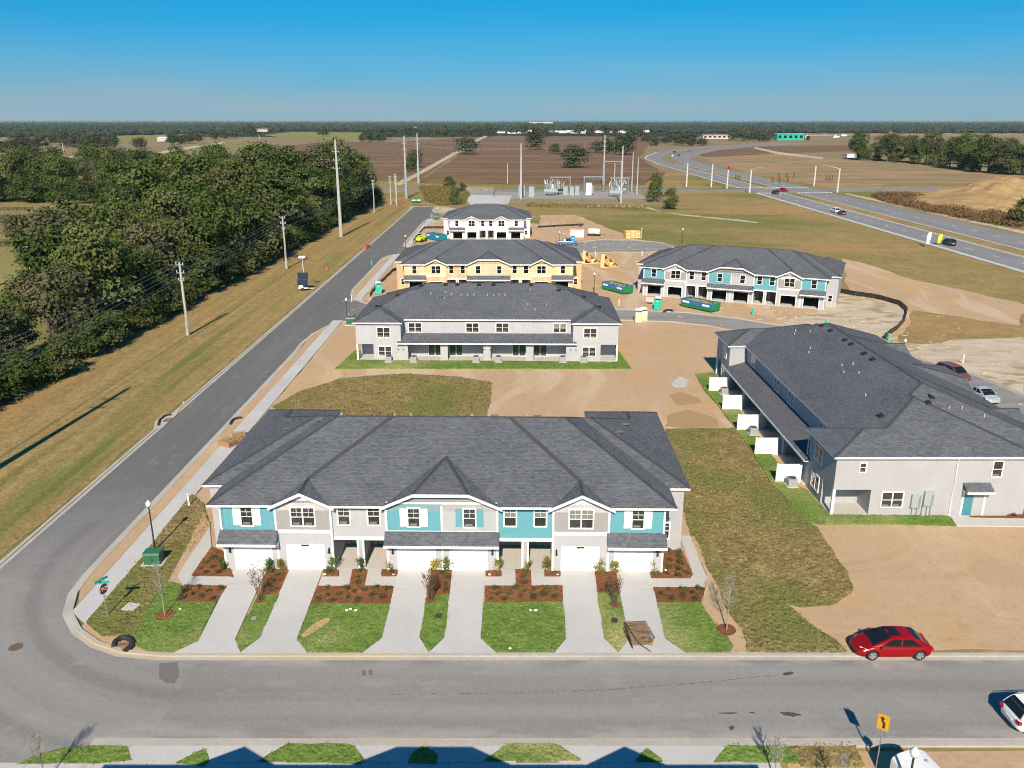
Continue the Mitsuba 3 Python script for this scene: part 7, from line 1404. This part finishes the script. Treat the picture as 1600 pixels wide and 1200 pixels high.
# a young tree: stake-thin trunk and a fan of bare twigs
def twig_tree(seed, h, n, spread, stems=1, pale=True):
    r = np.random.default_rng(seed); m = MB()
    for s in range(stems):
        a0 = 2 * np.pi * s / max(stems, 1) + r.uniform(0, 1); bx, by = (0.0, 0.0) if stems == 1 else (0.10 * np.cos(a0), 0.10 * np.sin(a0)); lx, ly = (0, 0) if stems == 1 else (spread * .6 * np.cos(a0), spread * .6 * np.sin(a0))
        m.tube([[bx, by, 0], [bx + lx * .4, by + ly * .4, h * .45], [bx + lx, by + ly, h]], [0.05 if stems == 1 else .025, 0.03 if stems == 1 else .016, 0.006], 5)
        for i in range(n // stems):
            t = r.uniform(0.3, 0.95); a = r.uniform(0, 2 * np.pi); L = spread * (1.15 - t) * r.uniform(0.6, 1.2) + 0.15; x, y, z = bx + lx * t, by + ly * t, h * t
            q = [[x, y, z], [x + np.cos(a) * L * .5, y + np.sin(a) * L * .5, z + L * .55], [x + np.cos(a) * L * .8, y + np.sin(a) * L * .8, z + L * 1.25]]; m.tube(q, [0.014, 0.010, 0.004], 3)
            for _ in range(3): b = a + r.uniform(-1, 1); l2 = L * r.uniform(.25, .5); m.tube([q[1], [q[1][0] + np.cos(b) * l2 * .6, q[1][1] + np.sin(b) * l2 * .6, q[1][2] + l2]], [0.007, 0.003], 3)
    return m.out()
def young(x, y, seed, h, n, spread, lab, stems=1, leaves=None, ring=0.55, base=0.14):
    k = thing('young_tree', lab, 'tree', None); t = T().translate([x, y, base])
    v = twig_tree(seed, h, n, spread, stems); scene[k + '__trunk'] = mikit.ply(v, 'mat_pale_bark' if stems == 1 else 'mat_bark', to_world=t)
    if leaves:
        r = np.random.default_rng(seed); p = v[0][r.choice(len(v[0]), leaves)]; p = p[p[:, 2] > h * .35]; nn = r.normal(size=p.shape); nn /= np.linalg.norm(nn, axis=1, keepdims=True)
        scene[k + '__leaf'] = mikit.ply(leaf_cards(p + r.normal(size=p.shape) * .05, nn, np.full(len(p), 0.055), r), 'mat_leaf_mix', to_world=t); labels[k + '__leaf'] = {'kind': 'stuff'}
    if ring:
        m = MB(); c = Point(x, y).buffer(ring); m.prism(wob(c, 0.08, 0.2, seed), base - 0.1, base + 0.025); part(k, 'mulch_ring', m, 'mat_mulch')
flat('mat_leaf_mix', (0.16, 0.09, 0.035))
young(*(-22.76, 46.74), 500, 4.0, 46, 0.75, 'young bare tree in a mulch ring on the corner lawn', ring=0.62); young(*(13.66, 45.11), 501, 4.3, 54, 0.85, 'young bare tree in a mulch ring near the sand strip', ring=0.62)
young(*(-17.01, 48.48), 502, 2.5, 40, 0.65, 'thin many stemmed tree with few leaves between the first two driveways', 6, 120, 0.36); young(*(-5.5, 48.55), 503, 1.9, 44, 0.55, 'small rusty leaved tree in the middle grass strip', 8, 260, 0.36); young(*(6.87, 48.01), 504, 1.9, 44, 0.55, 'small rusty leaved tree in the strip beside the pallet driveway', 8, 220, 0.36)
young(-22.9, 32.5, 505, 2.9, 46, 0.8, 'dark bare young tree at the near left kerb', ring=None, base=0.1); young(12.9, 32.6, 506, 2.6, 46, 0.8, 'dark bare young tree at the near dry grass', ring=None, base=0.1); young(15.6, 31.6, 507, 2.4, 40, 0.7, 'bare young tree beside the yellow sign post', ring=None, base=0.1)
# grass blades on the lawns: nobody could count them
def turf(name, label, items, dens, h, w, mat, seed):
    r = np.random.default_rng(seed); V = []
    for pts, z in items:
        P = Polygon(pts).buffer(0).buffer(0.05); n = int(P.area * dens); x0, y0, x1, y1 = P.bounds; q = np.stack([r.uniform(x0, x1, 4 * n), r.uniform(y0, y1, 4 * n)], 1)
        q = q[shapely.contains_xy(P, q[:, 0], q[:, 1])][:n]; q = q[meshkit.noise(np.column_stack([q * 1.3, q[:, :1] * 0]), seed) > 0.3]
        a = r.uniform(0, np.pi, len(q)); hh = h * r.uniform(0.4, 1.2, len(q)); d = np.stack([np.cos(a), np.sin(a)], 1) * w * r.uniform(0.6, 1.3, (len(q), 1)); o = r.normal(size=(len(q), 2)) * h * 0.7; zz = np.full((len(q), 1), z - 0.01)
        V.append(np.stack([np.hstack([q - d, zz]), np.hstack([q + d, zz]), np.hstack([q + o, zz + hh[:, None]])], 1).reshape(-1, 3))
    v = np.vstack(V); k = thing(name, label, None, None, 'stuff'); scene[k] = mikit.ply((v, np.arange(len(v)).reshape(-1, 3)), mat)
turf('grass', 'short bright grass blades of the new lawns', [(p, z) for p, m, z in lawns if m == 'mat_new_lawn'], 55, 0.07, 0.05, 'mat_new_lawn', 1)
turf('grass', 'tufty dry grass blades of the olive lawns', [(p, z) for p, m, z in lawns if m == 'mat_olive_lawn'], 30, 0.11, 0.09, 'mat_olive_lawn', 2)

# ---------------------------------------------------------------- the air
scene['haze_air'] = {'type': 'homogeneous', 'albedo': {'type': 'rgb', 'value': [0.62, 0.86, 0.99]}, 'sigma_t': 4.0e-5}
scene['haze'] = {'type': 'cube', 'to_world': T().translate([0, 11000, 16.2]).scale([24000, 11400, 17.4]), 'bsdf': {'type': 'null'}, 'interior': {'type': 'ref', 'id': 'haze_air'}}
labels['haze'] = {'label': 'thin bluish haze over the far country', 'kind': 'stuff'}
scene['camera']['medium'] = {'type': 'ref', 'id': 'haze_air'}
